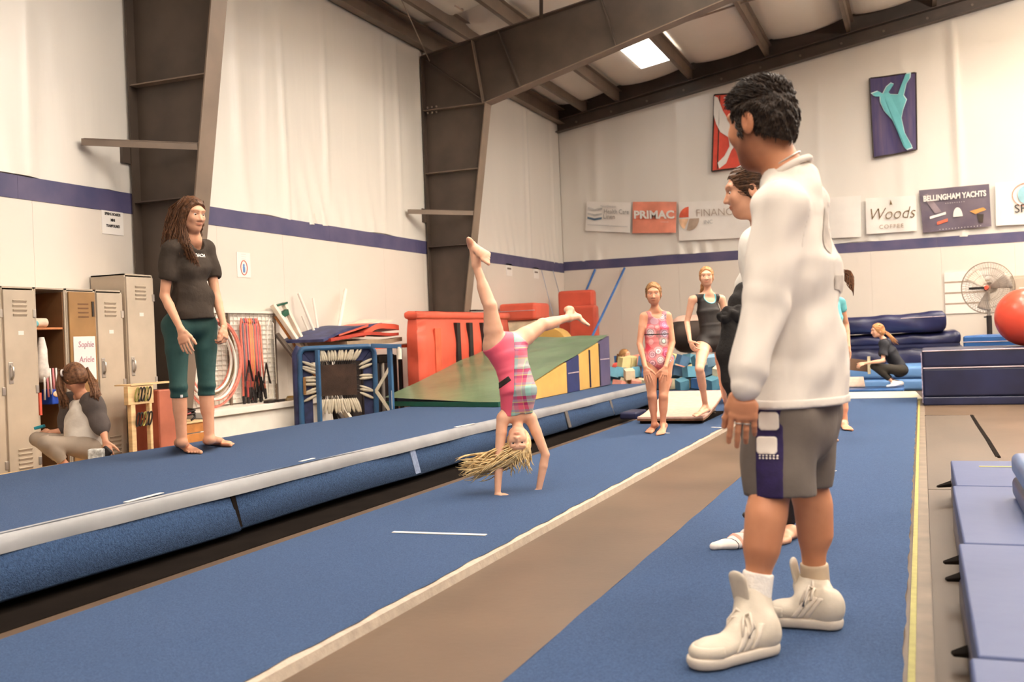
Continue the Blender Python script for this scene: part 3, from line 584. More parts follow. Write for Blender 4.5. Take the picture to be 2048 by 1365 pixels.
b = MB(); b.box((XF-.02, YL+.60, .55), (XF+.024, YL+.62, .72)); b.build('red_tag', M_red, label='narrow red tag hanging at the open locker edge', cat='tag')
b = MB(); b.sph((XF+.06, YL+.62, .05), .05, 14, 10); b.build('red_ball', M_ball, smooth=True, label='small red ball on the floor by the open locker', cat='ball')
# signs on the left wall
def sign(name, a, c, m, label, parent=None):
    (y0, z0), (y1, z1) = a, c; return MB().box((XL+.001, y0, z0), (XL+.006, y1, z1)).build(name, m, label=label, cat='sign')
M_paper = mat('white paper', rgb(240,234,226), .6, .01)
p = (-6.594,6.986,2.250); q = (-6.594,7.246,2.044)
sg = sign('paper_sign', (p[1], q[2]), (q[1], p[2]), M_paper, 'white paper sign taped under the navy band above the lockers'); yc = (p[1]+q[1])/2; zc = (p[2]+q[2])/2
for k, t in enumerate(('SPRING BOARDS', 'MINI', 'TRAMPOLINES')): text('lettering', t, .034, (XL+.0065, yc, zc+.075-.052*k), (0, 1, 0), (0, 0, 1), M_inkd, sg, sx=.74, bold=.0012)
p = (-6.594,8.867,2.003); q = (-6.594,9.098,1.741)
sg = sign('poster', (p[1], q[2]), (q[1], p[2]), M_paper, 'white poster with an orange ring emblem right of the coach'); yc = (p[1]+q[1])/2; zc = (p[2]+q[2])/2
for k in range(3): text('lettering', ('THIS IS A', 'SAFE SPORT', 'PLACE')[k] if False else '- - - - - -', .022, (XL+.0065, yc, zc+.115-.026*k), (0, 1, 0), (0, 0, 1), M_ink, sg)
b = MB(); b.tube([(XL+.007, yc+.055*math.cos(t), zc-.03+.075*math.sin(t)) for t in np.linspace(0, 2*PI, 25)[:-1]], .005, 6, close=True); b.build('ring_emblem', M_red, sg)
b = MB(); b.sph((XL+.006, yc, zc-.005), .018, 10, 8, (.1, 1, 1)); b.box((XL+.006, yc-.018, zc-.08), (XL+.008, yc+.018, zc-.02)); b.build('figure_emblem', M_blul, sg, kind='stuff')
for (u, v, l) in (((1012, 527), (1025, 553), 'left small paper notice under the band near the back corner'), ((1067, 535), (1078, 558), 'right small paper notice under the band near the back corner')):
    p = onxp = None
    P = {1012: ((-6.594,16.357,2.278), (-6.594,16.636,2.066)), 1067: ((-6.594,17.703,2.275), (-6.594,17.973,2.074))}[u[0]]
    sg = sign('paper_notice', (P[0][1], P[1][2]), (P[1][1], P[0][2]), M_paper, l)
    MB().box((XL+.006, P[0][1]+.05, P[0][2]-.1), (XL+.007, P[1][1]-.05, P[0][2]-.07)).build('print_line', M_steel_l, sg)
# ---------------------------------------------------------------- wooden rack, brown block, crate
M_wood = mat('pine wood', rgb(226,190,140), .6, .1, 5, stretch=(1, 1, 6)); M_crate = mat('orange wood', rgb(190,122,62), .6, .12, 8); M_coil = mat('black coil band', rgb(46,38,34), .6)
rk = thing('hook_rack', 'small pine rack with coiled bands hooked on it by the lockers', 'rack', (-5.86, 6.54, 0))
RY0, RY1, RX = 6.42, 6.66, -5.86
MB().box((RX-.02, RY0, 0), (RX+.02, RY0+.05, .72)).build('post', M_wood, rk, bevel=.004)
MB().box((RX-.02, RY1-.03, 0), (RX+.02, RY1, .72)).build('post', M_wood, rk, bevel=.004)
MB().box((RX-.022, RY0-.03, .58), (RX+.022, RY1+.02, .73)).build('rail', M_wood, rk, bevel=.004)
for row, z in enumerate((.66, .46)):
    for k in range(5):
        b = MB(); b.tube([(RX+.04+.012*math.sin(t), RY0+.05+.035*k+.018*math.cos(t), z+.055*math.sin(t)) for t in np.linspace(0, 2*PI, 17)[:-1]], .006, 6, close=True); b.build('coil_band', M_coil if (k+row) % 3 else M_yel, rk)
bb2 = thing('brown_block', 'reddish brown foam block standing between rack and coach', 'block', (-5.8, 6.8, 0))
MB().box((-6.1, 6.72, 0), (-5.82, 6.92, .68)).build('block_body', mat('terracotta vinyl', rgb(176,100,76), .55, .08, 4, .1, 20), bb2, bevel=.012)
MB().box((-6.09, 6.714, .01), (-5.83, 6.719, .67)).build('darker_side', mat('rust vinyl', rgb(160,80,58), .55), bb2)  # thin sheet giving the left face a darker tone than the body
b = MB(); b.box((-6.0, 6.42, .732), (-5.83, 7.02, .742)); b.build('thin_plank', M_wood, label='thin pale plank lying across rack and brown block', cat='plank')
cr = thing('wood_crate', 'small orange wood crate with cords behind the coach legs', 'crate', (-5.8, 7.2, 0))
for k in range(4): MB().box((-6.1, 6.96, .02+.09*k), (-5.82, 6.98, .10+.09*k)).build('slat', M_crate, cr, bevel=.003)
for k in range(4): MB().box((-5.84, 6.98, .02+.09*k), (-5.82, 7.34, .10+.09*k)).build('slat', M_crate, cr, bevel=.003)
MB().box((-6.11, 6.97, .37), (-5.81, 7.35, .385)).build('lid', M_wood, cr, bevel=.003)
for k in range(3):
    r_ = random.Random(k+5); b = MB(); b.tube([(-5.94+.09*math.cos(t*1.0+k)+.02*math.sin(3*t), 7.14+.09*math.sin(t+k), .395+.012*(t)+.06*max(0, math.sin(t*.7+k))) for t in np.linspace(0, 9, 40)], .009, 6); b.build('jump_rope', [M_blk, mat('maroon cord', rgb(130,60,60), .6), M_blk][k], smooth=True, label=['black cord tangled on top of the wood crate', 'maroon cord tangled on top of the wood crate', 'second black cord trailing over the wood crate'][k], cat='rope', group='cords on the crate')
# ---------------------------------------------------------------- white wire panel, ledge, hoops, ropes
M_wwire = mat('white wire', rgb(238,228,216), .5)
wp = thing('wire_panel', 'white wire grid panel fixed to the wall behind the ropes', 'panel', (-6.55, 8.6, .44))
WY0, WY1, WZ0, WZ1 = 7.75, 9.42, .44, 1.36
MB().box((-6.585, WY0, WZ0), (-6.57, WY1, WZ1)).build('backing', M_white, wp)
for yy in np.arange(WY0, WY1+.01, .07): MB().box((-6.566, yy-.003, WZ0), (-6.56, yy+.003, WZ1)).build('wire', M_wwire, wp)
for zz in np.arange(WZ0, WZ1+.01, .05): MB().box((-6.56, WY0, zz-.003), (-6.554, WY1, zz+.003)).build('wire', M_wwire, wp)
for yy in (8.62, 9.42): MB().box((-6.56, yy-.012, WZ0-.05), (-6.535, yy+.012, WZ1)).build('upright', M_steel_l, wp)
MB().box((-6.57, WY0, WZ1), (-6.53, WY1, WZ1+.025)).build('top_rail', M_white, wp)
ld_ = thing('white_ledge', 'low white painted ledge along the left wall', 'ledge', (-6.4, 8.8, 0))
MB().box((-6.59, 7.7, .36), (-6.18, 10.0, .42)).build('top_board', M_white, ld_, bevel=.006); MB().box((-6.57, 7.72, 0), (-6.22, 9.98, .36)).build('front_board', M_white, ld_)
M_hp = mat('pink striped hoop', rgb(224,130,112), .5, .1, 30); M_hw = mat('white hoop', rgb(238,226,214), .45); M_hg = mat('olive hoop', rgb(120,100,70), .5)
hooplab = ['white hula hoop, largest of the bundle', 'coral hula hoop behind the coach hand', 'white hula hoop hanging inside the bundle', 'olive hula hoop at the top of the bundle', 'pink striped hula hoop, lowest of the bundle', 'thin white hula hoop, front of the bundle', 'coral hula hoop with white bands in the bundle']
for k, (m, R_, dy, dz) in enumerate([(M_hw, .40, 0, 0), (M_hp, .36, -.02, .02), (M_hw, .34, -.03, .02), (M_hg, .37, -.02, .03), (M_hp, .43, .0, -.04), (M_hw, .37, -.06, -.02), (M_hp, .385, -.02, -.01)]):
    b = MB(); ti = .10*math.sin(k*2.1); b.tube([(-6.50+.018*k+ti*.3*math.sin(t), 8.22+dy+R_*math.cos(t), .90+dz+R_*math.sin(t)) for t in np.linspace(0, 2*PI, 49)[:-1]], .0125, 8, close=True)
    b.build('hula_hoop', m, smooth=True, label=hooplab[k], cat='hoop', group='hula hoops on the wall')
ropem = [mat('coral rope', rgb(232,118,100), .6), mat('grey rope', rgb(128,116,120), .6), mat('rose rope', rgb(214,92,92), .6), mat('salmon rope', rgb(238,140,116), .6), mat('orange rope', rgb(232,160,80), .6)]
for k in range(9):
    y = 8.80+.034*k; r_ = random.Random(k); zl = .62-.14*r_.random(); L_ = ['coral', 'grey', 'rose', 'salmon', 'orange']
    rp = thing('jump_rope', L_[k % 5]+' jump rope hung on the wire panel, '+['first', 'second', 'third', 'fourth', 'fifth', 'sixth', 'seventh', 'eighth', 'ninth'][k]+' from the hoops', 'rope', (-6.5, y, .5), 'jump ropes on the wire panel')
    zt_ = 1.30; w = .022+.01*r_.random()
    pts = [(-6.50, y-w-.02*r_.random(), zl), (-6.50, y-w, .9), (-6.51, y-w, 1.22), (-6.52, y, zt_), (-6.51, y+w, 1.22), (-6.50, y+w, .9), (-6.50, y+w+.05*r_.random(), zl-.03)]
    b = MB(); b.tube(pts, .011, 8); b.build('cord', ropem[k % 5], rp, smooth=True)
    for e in (0, -1):
        p = V(pts[e]); b = MB(); b.cyl(p, p+V((.01, .01*(r_.random()-.5), -.11)), .014, n=8); b.build('handle', M_blk, rp)
for k, (y, z) in enumerate([(8.82, .66), (8.98, .54), (9.12, .62), (9.02, .48), (8.93, .5)]):
    b = MB(); b.tube([(-6.46, y, z+.2), (-6.46, y-.06, z), (-6.46, y+.06, z-.01)], .012, 8, close=True); b.build('band_handle', M_blk, smooth=False, label='black triangular band handle hanging below the ropes, '+['nearest the hoops', 'middle one', 'nearest the leaning boards', 'lowest one', 'second lowest one'][k], cat='handle', group='band handles')
b = MB(); b.tube([(-6.5, 9.2, .5), (-6.5, 9.22, 1.2), (-6.5, 9.27, 1.3), (-6.5, 9.33, 1.25), (-6.5, 9.35, .6)], .006, 6); b.build('white_rope', M_wwire, smooth=True, label='thin white rope hanging at the right of the wire panel', cat='rope')
for k in range(3):
    b = MB(); b.tube([(-6.3+.055*math.cos(t)*(1+.1*k), 9.32+.05*math.sin(t)+.02*k, .432+.012*k) for t in np.linspace(0, 2*PI, 25)[:-1]], .008, 6, close=True); b.build('coiled_chain', mat('brass chain', rgb(150,124,70), .4, metal=.5), smooth=True, label='small brass chain coil on the white ledge, '+['bottom', 'middle', 'top'][k]+' loop', cat='chain', group='chain coils')
for k, y in enumerate((8.82, 9.0, 9.15)): MB().box((-6.3, y, .421), (-6.24, y+.12, .445)).build('dark_bar', M_blk if k < 2 else M_hg, label='short dark bar on the ledge edge, '+['left', 'middle', 'right'][k]+' of three', cat='bar', group='bars on the ledge')
# ---------------------------------------------------------------- leaning poles and boards
def lean(name, a, c, w, h, m, label, cat, group, round_=False):
    a, c = V(a), V(c); d = (c-a); t = (a.z-.02)/(a.z-c.z); e = a+d*t
    b = MB()
    if round_: b.cyl(a, e, w, n=10)
    else: b.bar(a, e, w, h, (1, 0, .3))
    return b.build(name, m, label=label, cat=cat, group=group, bevel=0 if round_ else .004)
M_pvc = mat('white pvc', rgb(240,230,218), .45, .02)
lean('white_pole', (-6.520,9.871,1.592), (-6.340,10.008,0.961), .017, 0, M_pvc, 'white plastic pole leaning right, left of the four', 'pole', 'leaning white poles', True)
lean('white_pole', (-6.550,9.969,1.339), (-6.450,10.038,1.004), .013, 0, M_pvc, 'thin white pole leaning behind the longer one', 'pole', 'leaning white poles', True)
lean('white_pole', (-6.520,10.165,1.542), (-6.420,10.126,0.989), .014, 0, M_pvc, 'white plastic pole, third of the four from the left', 'pole', 'leaning white poles', True)
lean('white_pole', (-6.500,10.861,1.659), (-6.200,10.090,0.954), .021, 0, M_pvc, 'white plastic pole leaning left, rightmost of the four', 'pole', 'leaning white poles', True)
M_wpaint = mat('worn white board', rgb(232,218,198), .6, .06, 10)
lean('leaning_board', (-6.520,9.362,1.454), (-6.300,9.564,0.970), .05, .05, M_wpaint, 'white painted beam leaning against the wall, leftmost', 'board', 'leaning boards')
lean('leaning_board', (-6.520,9.560,1.479), (-6.300,9.633,0.980), .045, .05, M_wpaint, 'white painted beam leaning against the wall, second from left', 'board', 'leaning boards')
lean('leaning_board', (-6.530,9.433,1.336), (-6.330,9.605,0.910), .06, .03, M_crate, 'orange wood board leaning under the white beams', 'board', 'leaning boards')
lean('leaning_board', (-6.500,9.386,1.139), (-6.300,9.440,0.859), .07, .03, M_steel, 'dark brown board leaning low beside the wire panel', 'board', 'leaning boards')
b = MB(); b.bar((-6.500,9.397,1.443), (-6.500,9.588,1.479), .05, .02); b.build('green_bracket', M_grnd, label='green bracket joining the tops of the white beams', cat='bracket')
b = MB(); b.bar((-6.460,9.425,1.333), (-6.460,9.542,1.377), .05, .06); b.build('green_block', M_grnd, label='dark green block between the white leaning beams', cat='block')
# ---------------------------------------------------------------- mini trampoline on its side
A_ = V((-6.020,9.056,0.854)); B_ = V((-5.360,9.519,0.820)); A_.z = B_.z = .0
du = (B_-A_); TW = du.length; du.normalize(); nf = V((du.y, -du.x, 0))
if nf.y > 0: nf = -nf
TH = .985
tr = thing('mini_trampoline', 'blue framed mini trampoline standing on its side, springs showing', 'trampoline', A_+du*(TW/2))
def tp(u, v, w=0.): return A_+du*(u*TW)+V((0, 0, v*TH))+nf*w
M_fr = mat('blue frame paint', rgb(48,88,126), .4, .1, 6, spec=.5); M_pad = mat('worn navy pad', rgb(52,58,96), .6, .2, 9, .3, 25); M_bed = mat('dark brown woven bed', rgb(62,44,34), .8, .3, 5, .4, 120); M_spr = mat('pale spring cover', rgb(206,194,170), .45, .06, 20)
fr_pts = []
for (cu, cv, a0) in ((.90, .90, 0), (.10, .90, PI/2), (.10, .10, PI), (.90, .10, 1.5*PI)):
    for k in range(5): a = a0+k*PI/8; fr_pts.append(tp(cu+.08*math.cos(a), cv+.08*math.sin(a)))
b = MB(); b.tube(fr_pts, .028, 10, close=True); b.build('frame', M_fr, tr, smooth=True)
b = MB()
for i in range(4):
    u0, v0 = ((0, 0), (1, 0), (1, 1), (0, 1))[i]; u1, v1 = ((1, 0), (1, 1), (0, 1), (0, 0))[i]
    def ins(u, v): return (.5+(u-.5)*.66, .5+(v-.5)*.66)
    a, c = tp(u0, v0, -.06), tp(u1, v1, -.06); ia, ic = tp(*ins(u0, v0), -.05), tp(*ins(u1, v1), -.05)
    b = MB(); b.hexa([a, c, ic, ia, a+nf*.03, c+nf*.03, ic+nf*.015, ia+nf*.015]); b.build('safety_pad', M_pad, tr, bevel=.006)
b = MB(); b.tube([tp(-.02, .02, -.045), tp(-.02, .5, -.05), tp(-.02, .93, -.045), tp(.03, 1.0, -.045)], .045, 8); b.build('pad_edge', M_pad, tr, smooth=True)
BU0, BU1, BV0, BV1 = .27, .74, .47, .80
b = MB(); b.hexa([tp(BU0, BV0, -.004), tp(BU1, BV0, -.004), tp(BU1, BV0, .004), tp(BU0, BV0, .004), tp(BU0, BV1, -.004), tp(BU1, BV1, -.004), tp(BU1, BV1, .004), tp(BU0, BV1, .004)]); b.build('bed', M_bed, tr)
def spring(a, c):
    a, c = V(a), V(c); d = c-a
    b = MB(); b.tube([a, a+d*.12, a+d*.3, a+d*.7, a+d*.88, c], [.006, .011, .0165, .0165, .011, .006], 8); b.build('spring', M_spr, tr, smooth=True)
    b = MB(); b.tube([a, a-d.normalized()*.035], .006, 6); b.build('spring_hook', M_blk, tr)
for k in range(17):
    u = .24+.56*k/16; off = .02*math.sin(k*1.7)
    spring(tp(BU0+.02+(BU1-BU0-.04)*k/16, BV1+.035), tp(u+off, .955, .0)); spring(tp(BU0+.02+(BU1-BU0-.04)*k/16, BV0-.035), tp(u-off, .28, .0))
for k in range(9):
    v = .42+.44*k/8; off = .03*math.sin(k*2.3)
    spring(tp(BU0-.035, BV0+.02+(BV1-BV0-.04)*k/8), tp(.045, v+off, 0))
    if k not in (3, 6): spring(tp(BU1+.035, BV0+.02+(BV1-BV0-.04)*k/8), tp(.955, v+off, 0))
for u in (.245, ):
    b = MB(); b.bar(tp(u, .02, .06), tp(u, .96, .06), .04, .04); b.build('leg_bar', M_fr, tr, bevel=.004)
b = MB(); b.bar(tp(1.17, .02, .10), tp(1.17, .97, .10), .045, .045); b.build('leg_bar', M_fr, tr, bevel=.004)
b = MB(); b.bar(tp(.93, .985, .10), tp(1.32, .965, .12), .045, .045); b.build('leg_bar', M_fr, tr, bevel=.004)
b = MB(); b.bar(tp(.98, .5, .05), tp(1.16, .74, .10), .03, .03); b.bar(tp(.98, .5, .05), tp(1.16, .26, .10), .03, .03); b.build('leg_link', M_spr, tr)
b = MB(); b.cyl(tp(1.29, .96, .12), tp(1.29, .83, .12), .026, n=10); b.build('rubber_foot', M_wpaint, tr)
b = MB(); b.bar(tp(1.172, .3, .125), tp(1.172, .5, .125), .012, .004); b.build('label_strip', M_tapew, tr)
b = MB(); b.bar(tp(.07, .50, .03), tp(.07, .68, .03), .02, .02); b.build('latch_bar', M_lockin, tr)
# ---------------------------------------------------------------- table with floppy mats
tb = thing('storage_table', 'long table with orange edge carrying mats behind the trampoline', 'table', (-6.25, 10.6, 0))
MB().box((-6.57, 10.05, .93), (-5.96, 11.4, .975)).build('table_top', mat('grey laminate', rgb(196,178,156), .5, .05), tb, bevel=.004)
MB().box((-5.965, 10.05, .925), (-5.95, 11.4, .96)).build('edge_strip', mat('orange edge', rgb(206,92,52), .5), tb)
for (x, y) in ((-6.5, 10.1), (-6.02, 10.1), (-6.5, 11.3), (-6.02, 11.3)): MB().box((x-.02, y-.02, 0), (x+.02, y+.02, .93)).build('leg', M_blk, tb)
bxk = thing('shade_filler_box', 'large black box added as the shade under the table', 'crate', (-6.3, 10.5, 0))  # black box added where there is only shadow under the table
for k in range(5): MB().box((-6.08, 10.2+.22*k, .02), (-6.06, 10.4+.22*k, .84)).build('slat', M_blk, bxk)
MB().box((-6.55, 10.19, .01), (-6.09, 11.27, .85)).build('shade_filler_body', M_blk, bxk)
st = thing('chrome_stand', 'thin chrome stand with black head in the dark under the table', 'stand', (-5.86, 10.55, 0))
MB().cyl((-5.86, 10.55, .02), (-5.86, 10.55, .78), .022, n=10).build('pole', M_chr, st); MB().box((-5.92, 10.40, .76), (-5.82, 10.68, .84)).build('head', M_dark, st, bevel=.01); MB().cyl((-5.86, 10.55, 0), (-5.86, 10.55, .02), .14, n=16).build('base', M_blk, st)
def floppy(name, y0, y1, x0, x1, zf, th, m, label, seed=0):
    b = MB(); r_ = random.Random(seed); ph = r_.uniform(0, 6)
    def top(u, v, dz): x = x0+(x1-x0)*u; y = y0+(y1-y0)*v; return (x, y, zf(v)+dz+.012*math.sin(v*9+u*4+ph)*v)
    b.grid(lambda u, v: top(u, v, th), 8, 24); b.grid(lambda u, v: top(u, v, 0), 8, 24)
    b.grid(lambda u, v: top(0, u, v*th), 24, 1); b.grid(lambda u, v: top(1, u, v*th), 24, 1); b.grid(lambda u, v: top(u, 0, v*th), 8, 1); b.grid(lambda u, v: top(u, 1, v*th), 8, 1)
    o = b.build(name, m, smooth=False, label=label, cat='mat', group='floppy mats on the table'); return o
floppy('floppy_mat', 9.9, 11.2, -6.5, -5.93, lambda v: .978+.02*v, .05, mat('brown felt mat', rgb(150,128,104), .8, .08, 9), 'brown felt mat, bottom of the table pile', 1)
floppy('floppy_mat', 9.55, 11.1, -6.48, -5.92, lambda v: 1.03+.03*math.sin(PI*v)+.05*v, .035, mat('dark red vinyl', rgb(170,58,44), .5, .1), 'dark red mat in the middle of the table pile', 2)
floppy('floppy_mat', 10.3, 11.15, -6.45, -5.94, lambda v: 1.07+.07*math.sin(PI*v)+.06*v, .06, M_red, 'bright red puffy mat near the top of the table pile', 3)
floppy('floppy_mat', 9.45, 10.75, -6.5, -5.95, lambda v: 1.03+.16*v+.05*math.sin(PI*v), .03, M_pad, 'navy mat with red stripe on top of the table pile', 4)
floppy('floppy_mat', 10.5, 11.3, -6.55, -6.1, lambda v: 1.17+.10*v, .02, M_wpaint, 'pale board mat lying against the wall on the table pile', 6)
b = MB(); b.hexa([(-5.945, 9.75, 1.09), (-5.938, 9.75, 1.09), (-5.938, 10.4, 1.19), (-5.945, 10.4, 1.19), (-5.945, 9.75, 1.105), (-5.938, 9.75, 1.105), (-5.938, 10.4, 1.215), (-5.945, 10.4, 1.215)]); b.build('red_stripe', M_red, bpy.data.objects['floppy_mat.003'])
# ---------------------------------------------------------------- back wall banners
def banner(name, tl, tr_, br, bl, m, label, cat='banner', wav=.012, bulge=.0, Yw=YB-.03):
    tl, tr_, br, bl = V(tl), V(tr_), V(br), V(bl)
    r = thing(name, label, cat, (bl+br)/2)
    def P(u, v, d=0): p = (bl*(1-u)+br*u)*(1-v)+(tl*(1-u)+tr_*u)*v; return V((p.x, p.y-d-wav*math.sin(u*9+v*2)*(1-v*.5)-bulge*math.sin(PI*u), p.z))
    b = MB(); n = 20
    b.grid(lambda u, v: P(u, v, .006), n, 8); b.grid(lambda u, v: P(u, v, 0), n, 8); b.grid(lambda u, v: P(u, 0, v*.006), n, 1); b.grid(lambda u, v: P(u, 1, v*.006), n, 1); b.grid(lambda u, v: P(0, u, v*.006), 8, 1); b.grid(lambda u, v: P(1, u, v*.006), 8, 1)
    b.build('cloth', m, r, smooth=True); return r, P
M_ban = mat('white banner vinyl', rgb(238,232,224), .4, .01); M_txg = mat('grey print', rgb(150,146,140), .6); M_txb = mat('slate print', rgb(92,112,130), .6); M_txl = mat('light grey print', rgb(190,188,184), .6)
M_brown = mat('brown print', rgb(110,86,48), .6); M_salm = mat('salmon vinyl', rgb(236,148,122), .4, .08, 3); M_orng = mat('orange print', rgb(222,100,70), .6); M_peach = mat('peach print', rgb(232,190,152), .6); M_taup = mat('taupe print', rgb(172,152,134), .6)
XD, ZD = (1, 0, 0), (0, 0, 1)
def btext(P, r, s, size, u, v, m, **k):
    p = P(u, v, .03); q0, q1 = P(0, v), P(1, v); return text('lettering', s, size, (p.x, YB-.06 if False else p.y-.004, p.z), (q1.x-q0.x, 0, q1.z-q0.z), ZD, m, r, **k)
def bpoly(P, r, pts, m, name='print', d=.022):
    b = MB(); b.prism([P(u, v, d) for u, v in pts], (0, -.002, 0)); return b.build(name, m, r)
r, P = banner('linen_banner', (-6.046,19.400,3.629), (-5.154,19.400,3.534), (-5.198,19.400,2.944), (-6.100,19.400,3.050), M_ban, 'white banner with grey layered logo, leftmost on the back wall')
for k, (v, m) in enumerate(((.80, M_txl), (.62, M_txl), (.48, M_txb))): bpoly(P, r, [(.04, v), (.2, v-.05), (.36, v), (.36, v-.07), (.2, v-.12), (.04, v-.07)], m, 'logo_chevron')
btext(P, r, 'Northwest', .07, .5, .84, M_txl); btext(P, r, 'Health Care', .125, .69, .67, M_txg, sx=.82); btext(P, r, 'Linen', .125, .53, .50, M_txg, sx=.9)
bpoly(P, r, [(.05, .22), (.95, .20), (.95, .185), (.05, .205)], M_txl)
r, P = banner('red_sponsor_banner', (-5.114,19.400,3.540), (-4.261,19.400,3.467), (-4.294,19.400,2.877), (-5.148,19.400,2.931), M_salm, 'salmon red sponsor banner beside the layered logo banner', bulge=.02)
bpoly(P, r, [(.01, .68), (.99, .68), (.99, .70), (.01, .70)], M_orng); bpoly(P, r, [(.01, .44), (.99, .44), (.99, .46), (.01, .46)], M_orng)
btext(P, r, 'PRIMAC', .21, .5, .57, M_ban, sx=1.08, bold=.008); btext(P, r, 'www.primac.com' if False else '............', .06, .75, .37, M_ban)
r, P = banner('financial_banner', (-4.214,19.400,3.454), (-2.200,19.400,3.384), (-2.227,19.400,2.669), (-4.242,19.400,2.720), M_ban, 'wide white banner with orange and tan pie emblem behind the women')
def pie(a0, a1, cu, cv, ru, rv): return [(cu, cv)]+[(cu+ru*math.cos(a), cv+rv*math.sin(a)) for a in np.linspace(a0, a1, 10)]
bpoly(P, r, pie(PI/2, PI, .095, .60, .09, .27), M_orng); bpoly(P, r, pie(PI*1.0, PI*1.35, .095, .56, .09, .3), M_peach); bpoly(P, r, pie(PI*1.4, PI*2, .105, .56, .09, .31), M_taup)
btext(P, r, 'FINANCIAL', .20, .40, .685, M_taup, sx=.95, bold=-.003); btext(P, r, 'INC', .1, .28, .45, M_txl)
r, P = banner('blank_banner', (-2.069,19.400,3.317), (-0.923,19.400,3.299), (-0.950,19.400,2.558), (-2.096,19.400,2.586), M_ban, 'plain white banner end just right of the man')
r, P = banner('coffee_banner', (-0.849,19.400,3.239), (-0.010,19.400,3.219), (-0.015,19.400,2.596), (-0.855,19.400,2.596), M_ban, 'white coffee banner with brown script lettering')
btext(P, r, 'Woods', .30, .5, .52, M_brown, shear=.3, sx=.86, bold=-.004); btext(P, r, 'COFFEE', .10, .5, .17, M_taup, spacing=1.25); bpoly(P, r, [(.48, .78), (.5, .92), (.53, .78)], M_brown)
M_yacht = mat('dark purple print', rgb(82,72,90), .4, .25, 2.4, col2=rgb(112,98,106))
r, P = banner('yacht_banner', (0.042,19.400,3.302), (1.159,19.400,3.314), (1.173,19.400,2.584), (0.082,19.400,2.553), M_yacht, 'dark purple sponsor banner with white lettering')
btext(P, r, 'BILLINGHAMYACHTS' if False else 'BELLINGHAM YACHTS', .135, .5, .78, M_ban, sx=.74, bold=.005); btext(P, r, '- - - - - - - - -', .06, .5, .64, M_ban)
bpoly(P, r, pie(0, PI, .53, .30, .07, .22), M_ban, 'white_emblem'); bpoly(P, r, [(.12, .36), (.36, .44), (.36, .38), (.12, .30)], M_ban, 'white_emblem'); bpoly(P, r, [(.22, .22), (.38, .28), (.38, .21), (.22, .15)], M_orng, 'orange_emblem'); bpoly(P, r, [(.7, .40), (.9, .46), (.94, .40), (.78, .32)], mat('gold print', rgb(196,140,70), .5), 'gold_emblem'); bpoly(P, r, [(.8, .32), (.9, .30), (.88, .1), (.82, .12)], M_slot, 'dark_emblem')
btext(P, r, '. . . . . . . . . . . . . .', .1, .55, .07, M_ban)
bpoly(P, r, [(.04, .86), (.12, .9), (.3, .45), (.2, .42)], mat('mauve print', rgb(134,118,124), .5), 'sail_print')
r, P = banner('white_logo_banner', (1.253,19.400,3.323), (2.165,19.400,3.314), (2.141,19.400,2.569), (1.243,19.400,2.587), M_ban, 'white banner with round teal emblem at the right edge')
bpoly(P, r, [(.5+.12*math.cos(a), .68+.20*math.sin(a)) for a in np.linspace(0, 2*PI, 24)[:-1]], mat('teal print', rgb(150,196,206), .5), 'round_emblem'); btext(P, r, 'SP', .2, .42, .36, M_inkd)
b = MB(); pp = P(.5, .68, .02); b.tube([pp+V((.19*math.cos(a), 0, .19*math.sin(a))) for a in np.linspace(0, 2*PI, 40)[:-1]], .007, 6, close=True); b.build('emblem_ring', M_salm, r)
# flags high on the back wall
M_flag = mat('purple flag cloth', rgb(58,52,100), .7, .2, 4, col2=rgb(92,80,108), stretch=(3, 1, .3)); M_tur = mat('turquoise cloth', rgb(110,190,196), .7, .04); M_flred = mat('red flag cloth', rgb(222,84,66), .7, .06); M_pale = mat('pale outline', rgb(200,226,226), .6)
r, P = banner('purple_flag', (-0.706,19.400,5.365), (0.065,19.400,5.370), (0.034,19.400,4.014), (-0.689,19.400,3.947), M_flag, 'purple flag with turquoise gymnast figure high on the back wall', 'flag', .02)
fig = [(.04,.80),(.18,.82),(.28,.78),(.36,.86),(.46,.90),(.52,.88),(.40,.79),(.44,.76),(.60,.74),(.70,.88),(.78,.99),(.87,.99),(.86,.93),(.78,.86),(.72,.72),(.78,.66),(.70,.54),(.66,.44),(.72,.25),(.86,.08),(.88,.04),(.76,.03),(.70,.07),(.58,.26),(.46,.44),(.30,.56),(.22,.68),(.22,.75),(.10,.76)]
bpoly(P, r, [(.5+(u-.5)*1.07, .5+(v-.5)*1.03) for u, v in fig], M_pale, 'figure_outline', .027); bpoly(P, r, fig, M_tur, 'gymnast_figure', .034)
for k in range(4): b = MB(); b.tube([P(.02+.96*t, [0, 1][k % 2] if k < 2 else t, .008) if k < 2 else P([0, 1][k % 2], t, .008) for t in np.linspace(0, 1, 12)], .012, 6); b.build('border', M_slot, r)
r, P = banner('red_flag', (-3.462,19.400,5.413), (-2.622,19.400,5.374), (-2.673,19.400,4.018), (-3.564,19.400,3.983), M_flred, 'red flag with white gymnast figure behind the man\'s head', 'flag', .012)
bpoly(P, r, [(.0,.98),(.08,.96),(.2,.78),(.36,.62),(.6,.56),(.95,.6),(.95,.48),(.62,.44),(.52,.34),(.40,.24),(.30,.08),(.16,.02),(.12,.10),(.26,.18),(.36,.30),(.34,.42),(.16,.50),(.06,.62),(.0,.74)], M_ban, 'gymnast_figure', .02)
for k in range(4): b = MB(); b.tube([P(t, [0, 1][k % 2], .008) if k < 2 else P([0, 1][k % 2], t, .008) for t in np.linspace(0, 1, 12)], .014, 6); b.build('border', M_slot, r)
b = MB(); b.tube([P(.12, t, .012) for t in np.linspace(.02, .98, 8)], .009, 6); b.build('pole_line', M_slot, r)
